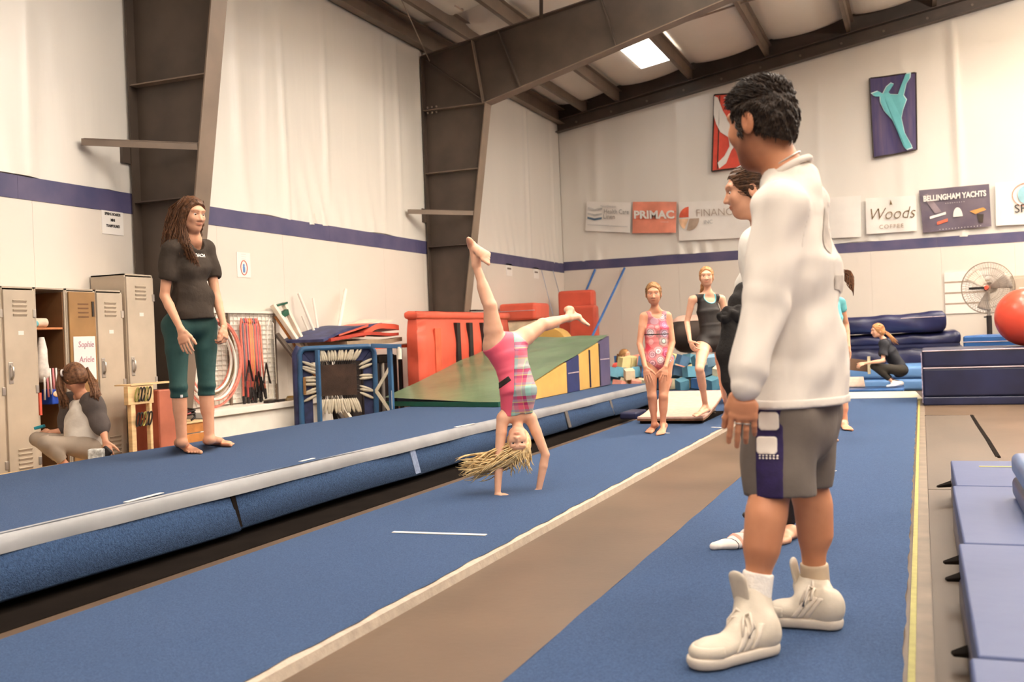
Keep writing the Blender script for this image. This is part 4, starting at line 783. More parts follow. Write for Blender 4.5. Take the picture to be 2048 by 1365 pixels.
# wall chart, cabinet and pedestal fan on the right
ch = thing('wall_chart', 'cream wall chart of paper strips behind the fan', 'chart', (.62, YB-.02, 1.0))
cz = [(0.397,19.420,1.834), (0.371,19.420,1.084), (1.015,19.420,1.797)]
h_ = (cz[0][2]-cz[1][2])/4
for k in range(4): MB().box((cz[0][0], YB-.022, cz[0][2]-h_*(k+1)+.03), (cz[2][0]+.1, YB-.004, cz[0][2]-h_*k)).build('paper_strip', M_paper, ch)
for k in range(3): MB().box((cz[0][0], YB-.024, cz[0][2]-h_*(k+1)), (cz[2][0]+.1, YB-.004, cz[0][2]-h_*(k+1)+.028)).build('brown_strip', M_taup, ch)
cb = thing('steel_cabinet', 'tan steel cabinet at the right edge by the fan', 'cabinet', (2.1, 19.1, 0))
c0 = (1.416,18.800,1.696)
MB().box((c0[0], 18.8, .05), (c0[0]+.9, 19.3, c0[2])).build('body', M_lock, cb, bevel=.01); MB().box((c0[0]+.03, 18.785, .1), (c0[0]+.44, 18.8, c0[2]-.04)).build('door', M_lock, cb, bevel=.005)
MB().box((c0[0]+.1, 18.78, c0[2]-.45), (c0[0]+.4, 18.786, c0[2]-.2)).build('label_card', M_paper, cb); MB().box((c0[0]+.02, 18.82, 0), (c0[0]+.88, 19.28, .05)).build('plinth', M_slot, cb)
fc = V((0.949,17.000,1.468)); FRD = .385
fan = thing('pedestal_fan', 'tall grey pedestal fan with round wire guard and red hub', 'fan', (fc.x, 17.0, 0))
M_fan = mat('grey fan wire', rgb(160,142,124), .45, metal=.3); M_blade = mat('pale fan blade', rgb(206,194,178), .4)
yaw = .35; ax = V((-math.sin(yaw), -math.cos(yaw), 0)); sx_ = V((math.cos(yaw), -math.sin(yaw), 0)); uz = V((0, 0, 1))
g = MB()
for side in (1, -1):
    for k in range(56):
        a = 2*PI*k/56; pts = []
        for t in np.linspace(.12, 1, 6): pts.append(fc+sx_*(FRD*t*math.cos(a+side*.25*t))+uz*(FRD*t*math.sin(a+side*.25*t))+ax*(side*.10*math.sqrt(max(0, 1-t**2.4))))
        g.tube(pts, .0022, 4, cap=False)
    for t in (.14, .5, .78):
        g.tube([fc+sx_*(FRD*t*math.cos(a))+uz*(FRD*t*math.sin(a))+ax*(side*.10*math.sqrt(1-t**2.4)) for a in np.linspace(0, 2*PI, 41)[:-1]], .003, 4, close=True)
gd = g.build('wire_guard', M_fan, fan); gd['kind'] = 'stuff'
b = MB(); b.tube([fc+sx_*(FRD*math.cos(a))+uz*(FRD*math.sin(a)) for a in np.linspace(0, 2*PI, 61)[:-1]], .008, 8, close=True); b.build('guard_rim', M_fan, fan, smooth=True)
for k in range(3):
    b = MB(); a = 2*PI*k/3+.3
    def bl(u, v): rr = FRD*(.12+.76*u); aa = a+(v-.5)*(.85-.15*u); return fc+sx_*(rr*math.cos(aa))+uz*(rr*math.sin(aa))+ax*((v-.5)*.09)
    b.grid(bl, 8, 6); o = b.build('fan_blade', M_blade, fan, smooth=True); o.modifiers.new('solid', 'SOLIDIFY').thickness = .004
b = MB(); b.cyl(fc+ax*.02, fc+ax*.10, .045, .03, n=16); b.build('hub', M_red, fan, smooth=False)
b = MB(); b.cyl(fc-ax*.22, fc-ax*.06, .075, .085, n=18); b.build('motor', M_blk, fan); b = MB(); b.bar(fc+ax*.105-sx_*.02, fc-sx_*.24+ax*.105, .012, .035); b.build('guard_bar', M_blk, fan)
b = MB(); b.cyl((fc.x, 17.0, .62), (fc.x, 17.0, fc.z-.05), .024, n=12); b.build('upper_pole', M_chr, fan); b = MB(); b.cyl((fc.x, 17.0, .04), (fc.x, 17.0, 1.05), .038, n=12); b.build('lower_pole', M_blk, fan); b = MB(); b.cyl((fc.x, 17.0, 0), (fc.x, 17.0, .04), .3, .26, n=28); b.build('base', M_blk, fan); b = MB(); b.cyl((fc.x-.07, 16.98, 1.03), (fc.x, 17.0, 1.03), .012, n=8); b.build('clamp_knob', M_blk, fan)
# ---------------------------------------------------------------- vault table, foam pit
vt = thing('vault_table', 'dark vaulting table with pale top behind the two girls', 'vault', (-3.3, 16.4, 0))
vc = V((-3.367,16.400,0.967))
b = MB()
def vs(u, v):
    a = 2*PI*u; t = v; cx = vc.x-.42+.9*t; r1 = .30*(1-(1-min(1, t*4))**2)**.5 if t < .25 else .30
    ca, sa = math.cos(a), math.sin(a)
    return (cx, vc.y+.45*ca*r1/.3, vc.z+.02+r1*(1.0*sa if sa > 0 else 1.15*sa)*(1-.15*max(0, sa)))
b.grid(vs, 28, 16); b.build('body', mat('dark brown leather', rgb(72,60,54), .5, .1, 4), vt, smooth=True)
b = MB(); b.grid(lambda u, v: tuple(V((vc.x, vc.y, vc.z))+(V(vs(.10+.30*u, .04+.96*v))-V((vc.x, vc.y, vc.z)))*1.02), 16, 14); b.build('pale_top', M_pink, vt, smooth=True)  # pale surface laid over the upper half of the dark body
for (dx, m) in ((-.12, M_tapew), (.02, M_ylw), (.16, M_tapew)): b = MB(); b.cyl((vc.x+dx, vc.y, .05), (vc.x+dx, vc.y, vc.z-.22), .035, n=12); b.build('leg', m, vt)
b = MB(); b.box((vc.x-.4, vc.y-.4, 0), (vc.x+.5, vc.y+.4, .05)); b.build('base', M_blk, vt, bevel=.01)
slab('navy_block', (-2.32, 13.1, 0), (-1.96, 13.7, .86), M_wnav, 'navy padded block standing behind the springboard', 1, .03, False)
slab('blue_mat', (-2.1, 11.95, .045), (-1.87, 12.8, .2), [M_blu, M_gms], 'small blue boards stacked beside the springboard', 3, .01, False)
slab('blue_mat', (-3.12, 10.9, .045), (-2.92, 11.35, .13), M_gms, 'small dark blue roll lying left of the springboard', 1, .03, False)
pw = thing('pit_bed', 'slate foam bed filling the bottom of the foam pit', 'foam pit', (-3.6, 16.0, 0))
M_pit = mat('pit navy vinyl', rgb(40,62,112), .45, .1, 3)
for a, c, l in (((-4.95, 14.2, 0), (-2.45, 14.32, .12), 'low navy pad along the front of the foam pit'), ((-4.95, 15.74, 0), (-2.45, 15.8, .42), 'tall navy pad along the back of the foam pit'), ((-5.1, 14.2, 0), (-4.96, 15.8, .42), 'navy pad along the left side of the foam pit'), ((-2.44, 14.2, 0), (-2.32, 15.8, .35), 'navy pad along the right side of the foam pit')): MB().box(a, c).build('pit_pad', M_pit, bevel=.03, label=l, cat='pad', group='pit pads')
cubes = [('teal', rgb(88,138,158)), ('blue', rgb(58,100,150)), ('slate blue', rgb(84,116,146)), ('cream', rgb(232,220,186)), ('pale yellow', rgb(230,210,150)), ('light blue', rgb(136,172,196)), ('peach', rgb(232,158,138))]
rc = random.Random(12); cme = {}
for nm, c in cubes:
    b = MB(); s = .072; b.box((-s, -s, -s), (s, s, s)); o = b.build('foam_cube', mat(nm+' foam', c, .9, .05, 9), local=True, loc=(0, 0, -9)); cme[nm] = o.data; bpy.data.objects.remove(o)
MB().box((-4.93, 14.35, 0), (-2.47, 15.72, .15)).build('foam_bed', mat('slate foam bed', rgb(70,92,118), .9), pw)
pos = []
for lay in range(3):
    for i in range(11):
        for j in range(7):
            x = -4.80+.225*i+rc.uniform(-.01, .01)+.1*lay; y = 14.5+.235*j+rc.uniform(-.01, .01)+.1*lay
            if x > -2.62 or y > 15.7 or (lay == 1 and rc.random() < .2) or (lay == 2 and rc.random() < .62): continue
            if abs(x-vc.x-.02) < .62 and abs(y-vc.y) < .52: continue
            pos.append((x, y, .235+.20*lay*.82, lay, i, j))
pos = pos[:290]
WD = ['first', 'second', 'third', 'fourth', 'fifth', 'sixth', 'seventh', 'eighth', 'ninth', 'tenth', 'eleventh', 'twelfth']
for k, (px_, py_, pz_, lay, i_, j_) in enumerate(pos):
    p = (px_+rc.uniform(-.02, .02), py_, pz_+rc.uniform(-.005, .012))
    nm = cubes[min(6, int(rc.random()**2.1*7))][0]
    o = link('foam_cube', cme[nm], None, p); o.rotation_euler = (rc.uniform(-.35, .35), rc.uniform(-.35, .35), rc.uniform(0, 1.5)); o.scale = [rc.uniform(.95, 1.1)]*3
    tag(o, nm+' foam cube, '+['bottom', 'middle', 'top'][lay]+' layer of the pit, '+WD[j_]+' row, '+WD[i_]+' from left', 'foam cube', 'foam cubes in the pit')

# ---------------------------------------------------------------- people: smooth implicit surfaces, meshed with surface nets
f32 = np.float32
def nrm(v): v = np.array(v, float); return v/max(1e-9, np.linalg.norm(v))
A3 = lambda v: np.array(v, float)
class Prim:
    def __init__(self, kind, k, op, **kw): self.kind = kind; self.k = k; self.op = op; self.__dict__.update(kw)
    def bbox(s, g):
        m = .05+max(0, g)+s.k
        if s.kind == 'o': r = max(s.r)+m; return s.c-r, s.c+r
        r = s.rmax+m; return np.minimum(s.a, s.b)-r, np.maximum(s.a, s.b)+r
    def ev(s, x, y, z, g):
        if s.kind == 'o':
            dx, dy, dz = x-f32(s.c[0]), y-f32(s.c[1]), z-f32(s.c[2]); q = 0; R = s.R; mn = 9
            for i in range(3):
                u = dx*f32(R[i][0])+dy*f32(R[i][1])+dz*f32(R[i][2]); rr = s.r[i]+g; q = q+(u/f32(rr))**2; mn = min(mn, rr)
            q = np.sqrt(q); return (q-1)*f32((mn+sum(s.r)/3+g)/2)
        d = s.b-s.a; L = max(1e-6, np.linalg.norm(d)); d = d/L
        dx, dy, dz = x-f32(s.a[0]), y-f32(s.a[1]), z-f32(s.a[2])
        t = dx*f32(d[0])+dy*f32(d[1])+dz*f32(d[2]); h = np.clip(t/f32(L), 0, 1); ov = t-h*f32(L)
        if s.kind == 'c':
            r2 = np.maximum(dx*dx+dy*dy+dz*dz-t*t, 0)+ov*ov
            return np.sqrt(r2)-(f32(s.r1+g)+h*f32(s.r2-s.r1))
        u = dx*f32(s.s[0])+dy*f32(s.s[1])+dz*f32(s.s[2]); w = dx*f32(s.f[0])+dy*f32(s.f[1])+dz*f32(s.f[2])
        rs = f32(s.p1[0]+g)+h*f32(s.p2[0]-s.p1[0]); rf = f32(s.p1[1]+g)+h*f32(s.p2[1]-s.p1[1])
        q = np.sqrt((u/rs)**2+(w/rf)**2+(ov/((rs+rf)*f32(.5*s.cap)))**2); return (q-1)*(np.minimum(rs, rf)*f32(.6)+np.maximum(rs, rf)*f32(.4))
def cone(a, b, r1, r2, k=.02, op='u'): return Prim('c', k, op, a=A3(a), b=A3(b), r1=r1, r2=r2, rmax=max(r1, r2))
def econe(a, b, side, p1, p2, k=.03, op='u', cap=1.):
    a, b = A3(a), A3(b); d = nrm(b-a); s = A3(side); s = nrm(s-d*s.dot(d)); return Prim('e', k, op, a=a, b=b, s=s, f=np.cross(d, s), p1=p1, p2=p2, rmax=max(p1+p2), cap=cap)
def ell(c, r, R=None, k=.02, op='u'): return Prim('o', k, op, c=A3(c), r=r, R=np.eye(3) if R is None else np.array(R, float))
def field(prims, axs, grow=0., planes=(), shell=0., disp=None):
    xs, ys, zs = axs; f = np.full((len(xs), len(ys), len(zs)), .3, f32)
    for p in prims:
        lo, hi = p.bbox(grow); sl = []
        for ax, l, h in zip(axs, lo, hi): sl.append(slice(np.searchsorted(ax, l), np.searchsorted(ax, h)))
        if any(s.stop-s.start < 2 for s in sl): continue
        x = xs[sl[0]][:, None, None]; y = ys[sl[1]][None, :, None]; z = zs[sl[2]][None, None, :]
        d = p.ev(x, y, z, grow if p.op == 'u' else 0.); o = f[sl[0], sl[1], sl[2]]; k = f32(max(1e-4, p.k))
        if p.op == 'u': h = np.maximum(k-np.abs(o-d), 0)/k; f[sl[0], sl[1], sl[2]] = np.minimum(o, d)-h*h*k*f32(.25)
        elif p.op == 'i': f[sl[0], sl[1], sl[2]] = np.maximum(o, d)
        else: d = -d; h = np.maximum(k-np.abs(o-d), 0)/k; f[sl[0], sl[1], sl[2]] = np.maximum(o, d)+h*h*k*f32(.25)
    x = xs[:, None, None]; y = ys[None, :, None]; z = zs[None, None, :]
    if disp is not None: f = f+disp(x, y, z).astype(f32)
    if shell: f = np.maximum(f, -(f+f32(shell)))
    for o, n in planes: f = np.maximum(f, (x-f32(o[0]))*f32(n[0])+(y-f32(o[1]))*f32(n[1])+(z-f32(o[2]))*f32(n[2]))
    return f
EDG = [(0,1),(2,3),(4,5),(6,7),(0,2),(1,3),(4,6),(5,7),(0,4),(1,5),(2,6),(3,7)]
def nets(f, axs):
    xs, ys, zs = axs; s = f < 0; nx, ny, nz = [n-1 for n in f.shape]
    c = np.zeros((nx, ny, nz), np.uint8)
    for i in range(8): dx, dy, dz = i & 1, (i >> 1) & 1, i >> 2; c += s[dx:dx+nx, dy:dy+ny, dz:dz+nz]
    act = (c > 0) & (c < 8); idx = np.argwhere(act)
    if not len(idx): return np.zeros((0, 3)), np.zeros((0, 4), int)
    val = np.stack([f[idx[:, 0]+(i & 1), idx[:, 1]+((i >> 1) & 1), idx[:, 2]+(i >> 2)] for i in range(8)], 1).astype(float)
    acc = np.zeros((len(idx), 3)); cnt = np.zeros(len(idx)); cor = np.array([[i & 1, (i >> 1) & 1, i >> 2] for i in range(8)], float)
    for a, b in EDG:
        va, vb = val[:, a], val[:, b]; m = (va < 0) != (vb < 0); t = np.where(m, va/np.where(m, va-vb, 1), 0)
        acc += np.where(m[:, None], cor[a]+(cor[b]-cor[a])*t[:, None], 0); cnt += m
    pos = acc/cnt[:, None]; P = np.empty_like(pos)
    for k, ax in enumerate((xs, ys, zs)): i = idx[:, k]; P[:, k] = ax[i]+(ax[i+1]-ax[i])*pos[:, k]
    vid = np.full((nx, ny, nz), -1, np.int64); vid[act] = np.arange(len(idx)); F = []
    for ax in range(3):
        sl0 = [slice(1, -1)]*3; 
        a = [slice(None)]*3; b = [slice(None)]*3; a[ax] = slice(0, -1); b[ax] = slice(1, None)
        cr = s[tuple(a)] != s[tuple(b)]; e = np.argwhere(cr); o1, o2 = [k for k in range(3) if k != ax]
        e = e[(e[:, o1] > 0) & (e[:, o2] > 0) & (e[:, o1] < f.shape[o1]-1) & (e[:, o2] < f.shape[o2]-1)]
        if not len(e): continue
        q = []
        for d1, d2 in ((0, 0), (1, 0), (1, 1), (0, 1)):
            c_ = e.copy(); c_[:, o1] -= d1; c_[:, o2] -= d2; q.append(vid[c_[:, 0], c_[:, 1], c_[:, 2]])
        q = np.stack(q, 1); fl = s[e[:, 0], e[:, 1], e[:, 2]]
        if ax == 1: fl = ~fl
        q[~fl] = q[~fl][:, ::-1]; F.append(q)
    return P, np.concatenate(F)
def axes(lo, hi, c): return tuple(np.arange(lo[i], hi[i]+c, c).astype(f32) for i in range(3))
def pbox(prims, pad=.03):
    lo = np.full(3, 1e9); hi = -lo
    for p in prims:
        if p.op != 'u': continue
        l, h = p.bbox(0.); lo = np.minimum(lo, l); hi = np.maximum(hi, h)
    return lo-pad+.04, hi+pad-.04
def mesh_np(name, P, F, mats_, parent, col=None, mi=None):
    me = bpy.data.meshes.new(name); off = np.array(wloc(parent)) if parent is not None else 0
    P = P-off; me.vertices.add(len(P)); me.vertices.foreach_set('co', P.astype(f32).ravel())
    me.loops.add(len(F)*4); me.loops.foreach_set('vertex_index', F.astype(np.int32).ravel())
    me.polygons.add(len(F)); me.polygons.foreach_set('loop_start', np.arange(0, len(F)*4, 4, dtype=np.int32))
    for m in (mats_ if isinstance(mats_, list) else [mats_]): me.materials.append(m)
    me.update(calc_edges=True); me.polygons.foreach_set('use_smooth', np.ones(len(F), bool))
    if mi is not None: me.polygons.foreach_set('material_index', mi.astype(np.int32))
    if col is not None:
        at = me.color_attributes.new('Col', 'FLOAT_COLOR', 'POINT'); at.data.foreach_set('color', col.astype(f32).ravel())
    me.validate(); return link(name, me, parent)
def solid(name, prims, cell, m, parent, grow=0., planes=(), shell=0., disp=None, box=None, paint=None, mif=None, lap=0):
    lo, hi = box or pbox(prims, .04+max(0, grow)); ax = axes(lo, hi, cell); P, F = nets(field(prims, ax, grow, planes, shell, disp), ax)
    P = relax(P, F, lap)
    mi = mif(P[F].mean(1)) if mif else None
    return mesh_np(name, P, F, m, parent, None if paint is None else paint(P), mi)
def relax(P, F, n, w=.5):
    for _ in range(n):
        a = np.zeros_like(P); c = np.zeros(len(P))
        for k in range(4):
            i, j = F[:, k], F[:, (k+1) % 4]; np.add.at(a, i, P[j]); np.add.at(c, i, 1); np.add.at(a, j, P[i]); np.add.at(c, j, 1)
        P = P+(a/np.maximum(c, 1)[:, None]-P)*w
    return P
def wav(amps):
    def d(x, y, z):
        r = 0
        for a, (kx, ky, kz), ph in amps: r = r+f32(a)*np.sin(x*f32(kx)+y*f32(ky)+z*f32(kz)+f32(ph))
        return r
    return d
def fr(F, U):  # orthonormal head frame rows: right, forward, up
    F = nrm(F); U = A3(U); U = nrm(U-F*U.dot(F)); return np.array([np.cross(F, U), F, U])
# ---- anatomy
def head_prims(c, R, s, male=False, ear=True, sex='f'):
    def q(x, y, z): return c+(R[0]*x+R[1]*y+R[2]*z)*s
    jx = dict(m=.040, f=.033, k=.034)[sex]; ck = .020 if sex != 'k' else .024
    P = [ell(q(0, -.012, .030), (.076*s, .094*s, .086*s), R, .01), ell(q(0, .022, -.022 if sex != 'k' else -.018), (dict(m=.064, f=.060, k=.062)[sex]*s, .070*s, (.088 if sex != 'k' else .080)*s), R, .03*s),
         ell(q(0, .050, -.100 if male else (-.088 if sex == 'f' else -.078)), ((.034 if male else .027)*s, .030*s, .026*s), R, .04*s), ell(q(jx, .012, -.064), (.020*s, .036*s, .024*s), R, .03*s), ell(q(-jx, .012, -.064), (.020*s, .036*s, .024*s), R, .03*s),
         ell(q(0, .079, .034), (.044*s, .014*s, .012*s), R, .03*s),
         cone(q(0, .088, .012), q(0, .108, -.026), .0075*s, .0115*s, .012*s), ell(q(.011, .096, -.030), (.008*s, .010*s, .007*s), R, .008*s), ell(q(-.011, .096, -.030), (.008*s, .010*s, .007*s), R, .008*s),
         ell(q(.034, .073, -.022), (ck*s, .016*s, ck*s), R, .03*s), ell(q(-.034, .073, -.022), (ck*s, .016*s, ck*s), R, .03*s),
         ell(q(.031, .098, .008), (.0150*s, .015*s, .0068*s), R, .008*s, 's'), ell(q(-.031, .098, .008), (.0150*s, .015*s, .0068*s), R, .008*s, 's'),
         ell(q(0, .088, -.0535), (.022*s, .010*s, .0052*s), R, .006*s), ell(q(0, .086, -.063), (.019*s, .0105*s, .0060*s), R, .006*s)]
    if ear:
        for sg in (1, -1):
            P += [ell(q(sg*.078, -.012, -.006), (.009*s, .021*s, .035*s), R, .006*s), ell(q(sg*.087, -.008, .002), (.007*s, .010*s, .020*s), R, .006*s, 's')]
    return P
def hand_prims(w, D, N, thumb, s=1., curl=.35, spread=.0, tcurl=.3, curls=None, tout=.62):
    D = nrm(D); N = A3(N); N = nrm(N-D*N.dot(D)); T = np.cross(N, D)*thumb; w = A3(w)
    P = [econe(w, w+D*.052*s, T, (.024*s, .019*s), (.034*s, .0165*s), .015*s), econe(w+D*.05*s, w+D*.084*s, T, (.035*s, .016*s), (.038*s, .012*s), .012*s, cap=.5)]
    for i, (o, L) in enumerate(((.030, .076), (.0105, .085), (-.0095, .080), (-.029, .064))):
        p = w+D*(.086-.004*abs(i-1))*s+T*o*s; c = (curls[i] if curls else curl); d = nrm(D+T*(o*(spread+.25)*8)); r = (.0084-.0006*(i == 3))*s; a = 0
        for j, fr_ in enumerate((.45, .31, .24)):
            a += c*(.8 if j == 0 else 1.1); dd = nrm(d*math.cos(a)-N*math.sin(a)); q = p+dd*L*fr_*s
            P.append(cone(p, q, r, r*.92, .003*s if j else .006*s)); p = q; r *= .92
    p = w+D*.022*s+T*.026*s; d = nrm(T*tout+D*.72-N*.25)
    for j, (L, r) in enumerate(((.044, .0135), (.032, .0105), (.026, .0092))):
        q = p+d*L*s; P.append(cone(p, q, r*s, r*.9*s, .010*s)); p = q; d = nrm(d+(D*.25-T*.35-N*.15)*tcurl)
    return P
def foot_prims(heel, toe, ank, s=1., side=1., up=(0, 0, 1)):
    heel, toe, ank, up = A3(heel), A3(toe), A3(ank), nrm(up); d = nrm(toe-heel); d = nrm(d-0*up); L = np.linalg.norm(toe-heel); T = nrm(np.cross(d, up))
    ball = heel+d*L*.70
    P = [ell(heel+d*.03*s+up*.030*s, (.032*s, .034*s, .031*s), np.array([T, d, up]), .02*s), econe(heel+d*.03*s+up*.026*s, ball+up*.019*s, T, (.030*s, .027*s), (.043*s, .0185*s), .02*s),
         cone(ank, heel+d*.05*s+up*.035*s, .033*s, .030*s, .012*s), cone(ank+d*.012*s, heel+d*L*.52+up*.036*s, .029*s, .020*s, .018*s)]
    for i in range(5):
        o = (-.034+.017*i)*s*side; r = (.0125-.0012*i)*s if i else .0155*s; bl = ball+T*o+up*(.014*s)+d*(-.012*i*s*.6); P.append(cone(bl, bl+d*(L*.26-.010*i*s), r*1.05, r*.86, .009*s))
    return P
def body_prims(J, s, sex='f', w=1.):
    """J: hipL hipR kneL kneR ankL ankR shoL shoR elbL elbR wriL wriR neck head; returns groups of primitives"""
    g = {k: A3(v) for k, v in J.items() if k[:3] in ('hip', 'kne', 'ank', 'sho', 'elb', 'wri', 'nec', 'hea', 'wai', 'che')}
    hm = (g['hipL']+g['hipR'])/2; sm = (g['shoL']+g['shoR'])/2; hs = nrm(g['hipR']-g['hipL']); ss = nrm(g['shoR']-g['shoL']); upv = nrm(sm-hm)
    pr = dict(f=((.150, .112), (.122, .092), (.140, .105), (.120, .080)), m=((.160, .118), (.150, .110), (.172, .122), (.150, .085)), k=((.146, .112), (.126, .098), (.138, .100), (.115, .075)))[sex]
    pr = [(a*s*w, b*s*w) for a, b in pr]; G = {}
    wai = g.get('wai', hm+(sm-hm)*.42); che = g.get('che', hm+(sm-hm)*.74)
    G['torso'] = [econe(hm+upv*.0, hm+(wai-hm)*.4, hs, (pr[0][0]*.97, pr[0][1]), pr[0], .05*s, cap=.75), econe(hm+(wai-hm)*.4, wai, hs+ss*.3, pr[0], pr[1], .02*s, cap=.35), econe(wai, che, hs+ss, pr[1], pr[2], .02*s, cap=.35), econe(che, sm-upv*.035*s, ss, pr[2], pr[3], .025*s, cap=.7)]
    G['glute'] = []
    fwd = np.cross(upv, hs)  # forward
    if np.dot(fwd, fwd) > 0: fwd = nrm(np.cross(upv, hs))
    for sd in 'LR': G['glute'].append(ell(g['hip'+sd]-fwd*(.030 if sex != 'm' else .015)*s, ((.085, .080, .085) if sex != 'm' else (.07, .07, .07)) if False else tuple(v*s*w*(.93 if sex == 'f' else .9) for v in (.083, .083, .083)), None, .05*s))
    if sex == 'f':
        cf = nrm(np.cross(upv, ss))
        for sg in (-1, 1): G['torso'].append(ell(che+cf*.066*s*w+ss*sg*.060*s*w+upv*.0, (.052*s*w, .052*s*w, .055*s*w), None, .05*s))
    G['neck'] = [cone(g['neck'], g['head']-nrm(g['head']-g['neck'])*.04*s, dict(m=.058, f=.046, k=.041)[sex]*s, dict(m=.057, f=.045, k=.041)[sex]*s, .025*s)]
    for sd in 'LR': G['neck'].append(cone(g['neck']+(g['head']-g['neck'])*.02, g['sho'+sd]*.86+g['neck']*.14, (.036 if sex != 'm' else .046)*s, .040*s, .04*s))
    mm = dict(f=1., m=1.18, k=1.)[sex]*w
    for sd in 'LR':
        sh, el, wr = g['sho'+sd], g['elb'+sd], g['wri'+sd]
        ma = mm*(.88 if sex == 'k' else 1.); G['arm'+sd] = [cone(sh, sh+(el-sh)*.35, .050*s*ma, .046*s*ma, .035*s), cone(sh+(el-sh)*.35, el, .046*s*ma, .036*s*ma, .008*s), cone(el, el+(wr-el)*.3, .036*s*ma, .037*s*ma, .008*s), cone(el+(wr-el)*.3, wr, .037*s*ma, .024*s*ma, .008*s)]
        hp, kn, an = g['hip'+sd], g['kne'+sd], g['ank'+sd]
        back = nrm(np.cross(np.cross(kn-hp, an-kn), (an-kn))) if np.linalg.norm(np.cross(nrm(kn-hp), nrm(an-kn))) > .15 else -fwd
        if back.dot(-fwd) < -.2 and np.linalg.norm(np.cross(nrm(kn-hp), nrm(an-kn))) <= .5: back = -back
        lk = .90 if sex == 'k' else 1.; G['leg'+sd] = [cone(hp, hp+(kn-hp)*.4, .088*s*w*lk, .080*s*w*lk, .045*s), cone(hp+(kn-hp)*.4, kn, .080*s*w*lk, .054*s*w*lk, .01*s), cone(kn, an, .051*s*w*lk, .034*s*lk, .012*s), cone(kn+(an-kn)*.16+back*.014*s, kn+(an-kn)*.46+back*.016*s, .044*s*mm*lk, .040*s*mm*lk, .04*s), ell(kn-back*.010*s, (.042*s*lk,)*3, None, .03*s)]
    return G, dict(cf=nrm(np.cross(upv, ss)), hm=hm, sm=sm, hs=hs, ss=ss, up=upv, fwd=fwd, wai=wai, che=che)
def skin(name, rgb1, rgb2): return mat(name, rgb(*rgb1), .48, .05, 9, .05, 160, spec=.35, col2=rgb(*rgb2), attr='Col', bdist=.002)
def face_paint(c, R, s, brow=(.62, .50, .40), lip=(.86, .62, .60), stub=None, cheek=.0):
    def paint(P):
        C = np.ones((len(P), 4)); q = (P-c)@R.T/s; x, y, z = np.abs(q[:, 0]), q[:, 1], q[:, 2]; fm = (y > .045) & (np.abs(z) < .13)
        def mx(w, col): C[:, :3] = C[:, :3]*(1-w[:, None])+np.array(col)*w[:, None]*C[:, :3]
        w = fm*np.exp(-((z-(.0285+.006*np.sin(np.clip((x-.012)/.04, 0, 1)*2.4)))/.0042)**2)*(x > .011)*(x < .052); mx(w, brow)
        w = fm*(y > .07)*np.exp(-((z+.0585)/.008)**4)*np.exp(-(x/.021)**4); mx(w, lip)
        w = fm*(y > .07)*np.exp(-((z+.0578)/.0016)**2)*np.exp(-(x/.020)**4); mx(w*.7, (.5, .35, .33))
        w = fm*np.exp(-((z+.025)/.018)**2)*np.exp(-((x-.042)/.016)**2); mx(w*cheek, (1., .8, .76))
        w = fm*np.exp(-((z-.006)/.012)**2)*np.exp(-((x-.031)/.02)**2); mx(w*.18, (.75, .62, .58))
        if stub is not None:
            w = np.clip((-.030-z)/.03, 0, 1)*np.clip((z+.145)/.02, 0, 1)*np.clip((y-.0)/.03, 0, 1); mx(w*.9, stub)
        return C
    return paint
M_sclera = mat('eye white', rgb(206,192,184), .3); M_pup = mat('eye pupil', rgb(24,18,16), .2)
def eyes(parent, c, R, s, iris=(92,70,52), gaze=(0, 0), closed=0.):
    mi_ = mat('iris %d' % iris[0], rgb(*iris), .25)
    for sg in (1, -1):
        o = c+(R[0]*.031*sg+R[1]*.0765+R[2]*.0070)*s; fw = nrm(R[1]+R[0]*gaze[0]+R[2]*gaze[1]); T = nrm(np.cross(fw, R[2])); U = np.cross(T, fw)
        vs = []; fs = []; mi = []; n = 16; ths = [0, .14, .26, .44, .60, .8, 1.1, 1.5]
        for th in ths:
            for k in range(n): vs.append(o+(fw*math.cos(th)+(T*math.cos(2*PI*k/n)+U*math.sin(2*PI*k/n))*math.sin(th))*.0126*s)
        for j in range(len(ths)-1):
            for k in range(n): fs.append((j*n+k, j*n+(k+1) % n, (j+1)*n+(k+1) % n, (j+1)*n+k)); mi.append(2 if j < 2 else (1 if j < 4 else 0))
        ob = mesh_np('eye', np.array(vs), np.array(fs), [M_sclera, mi_, M_pup], parent, None, np.array(mi))
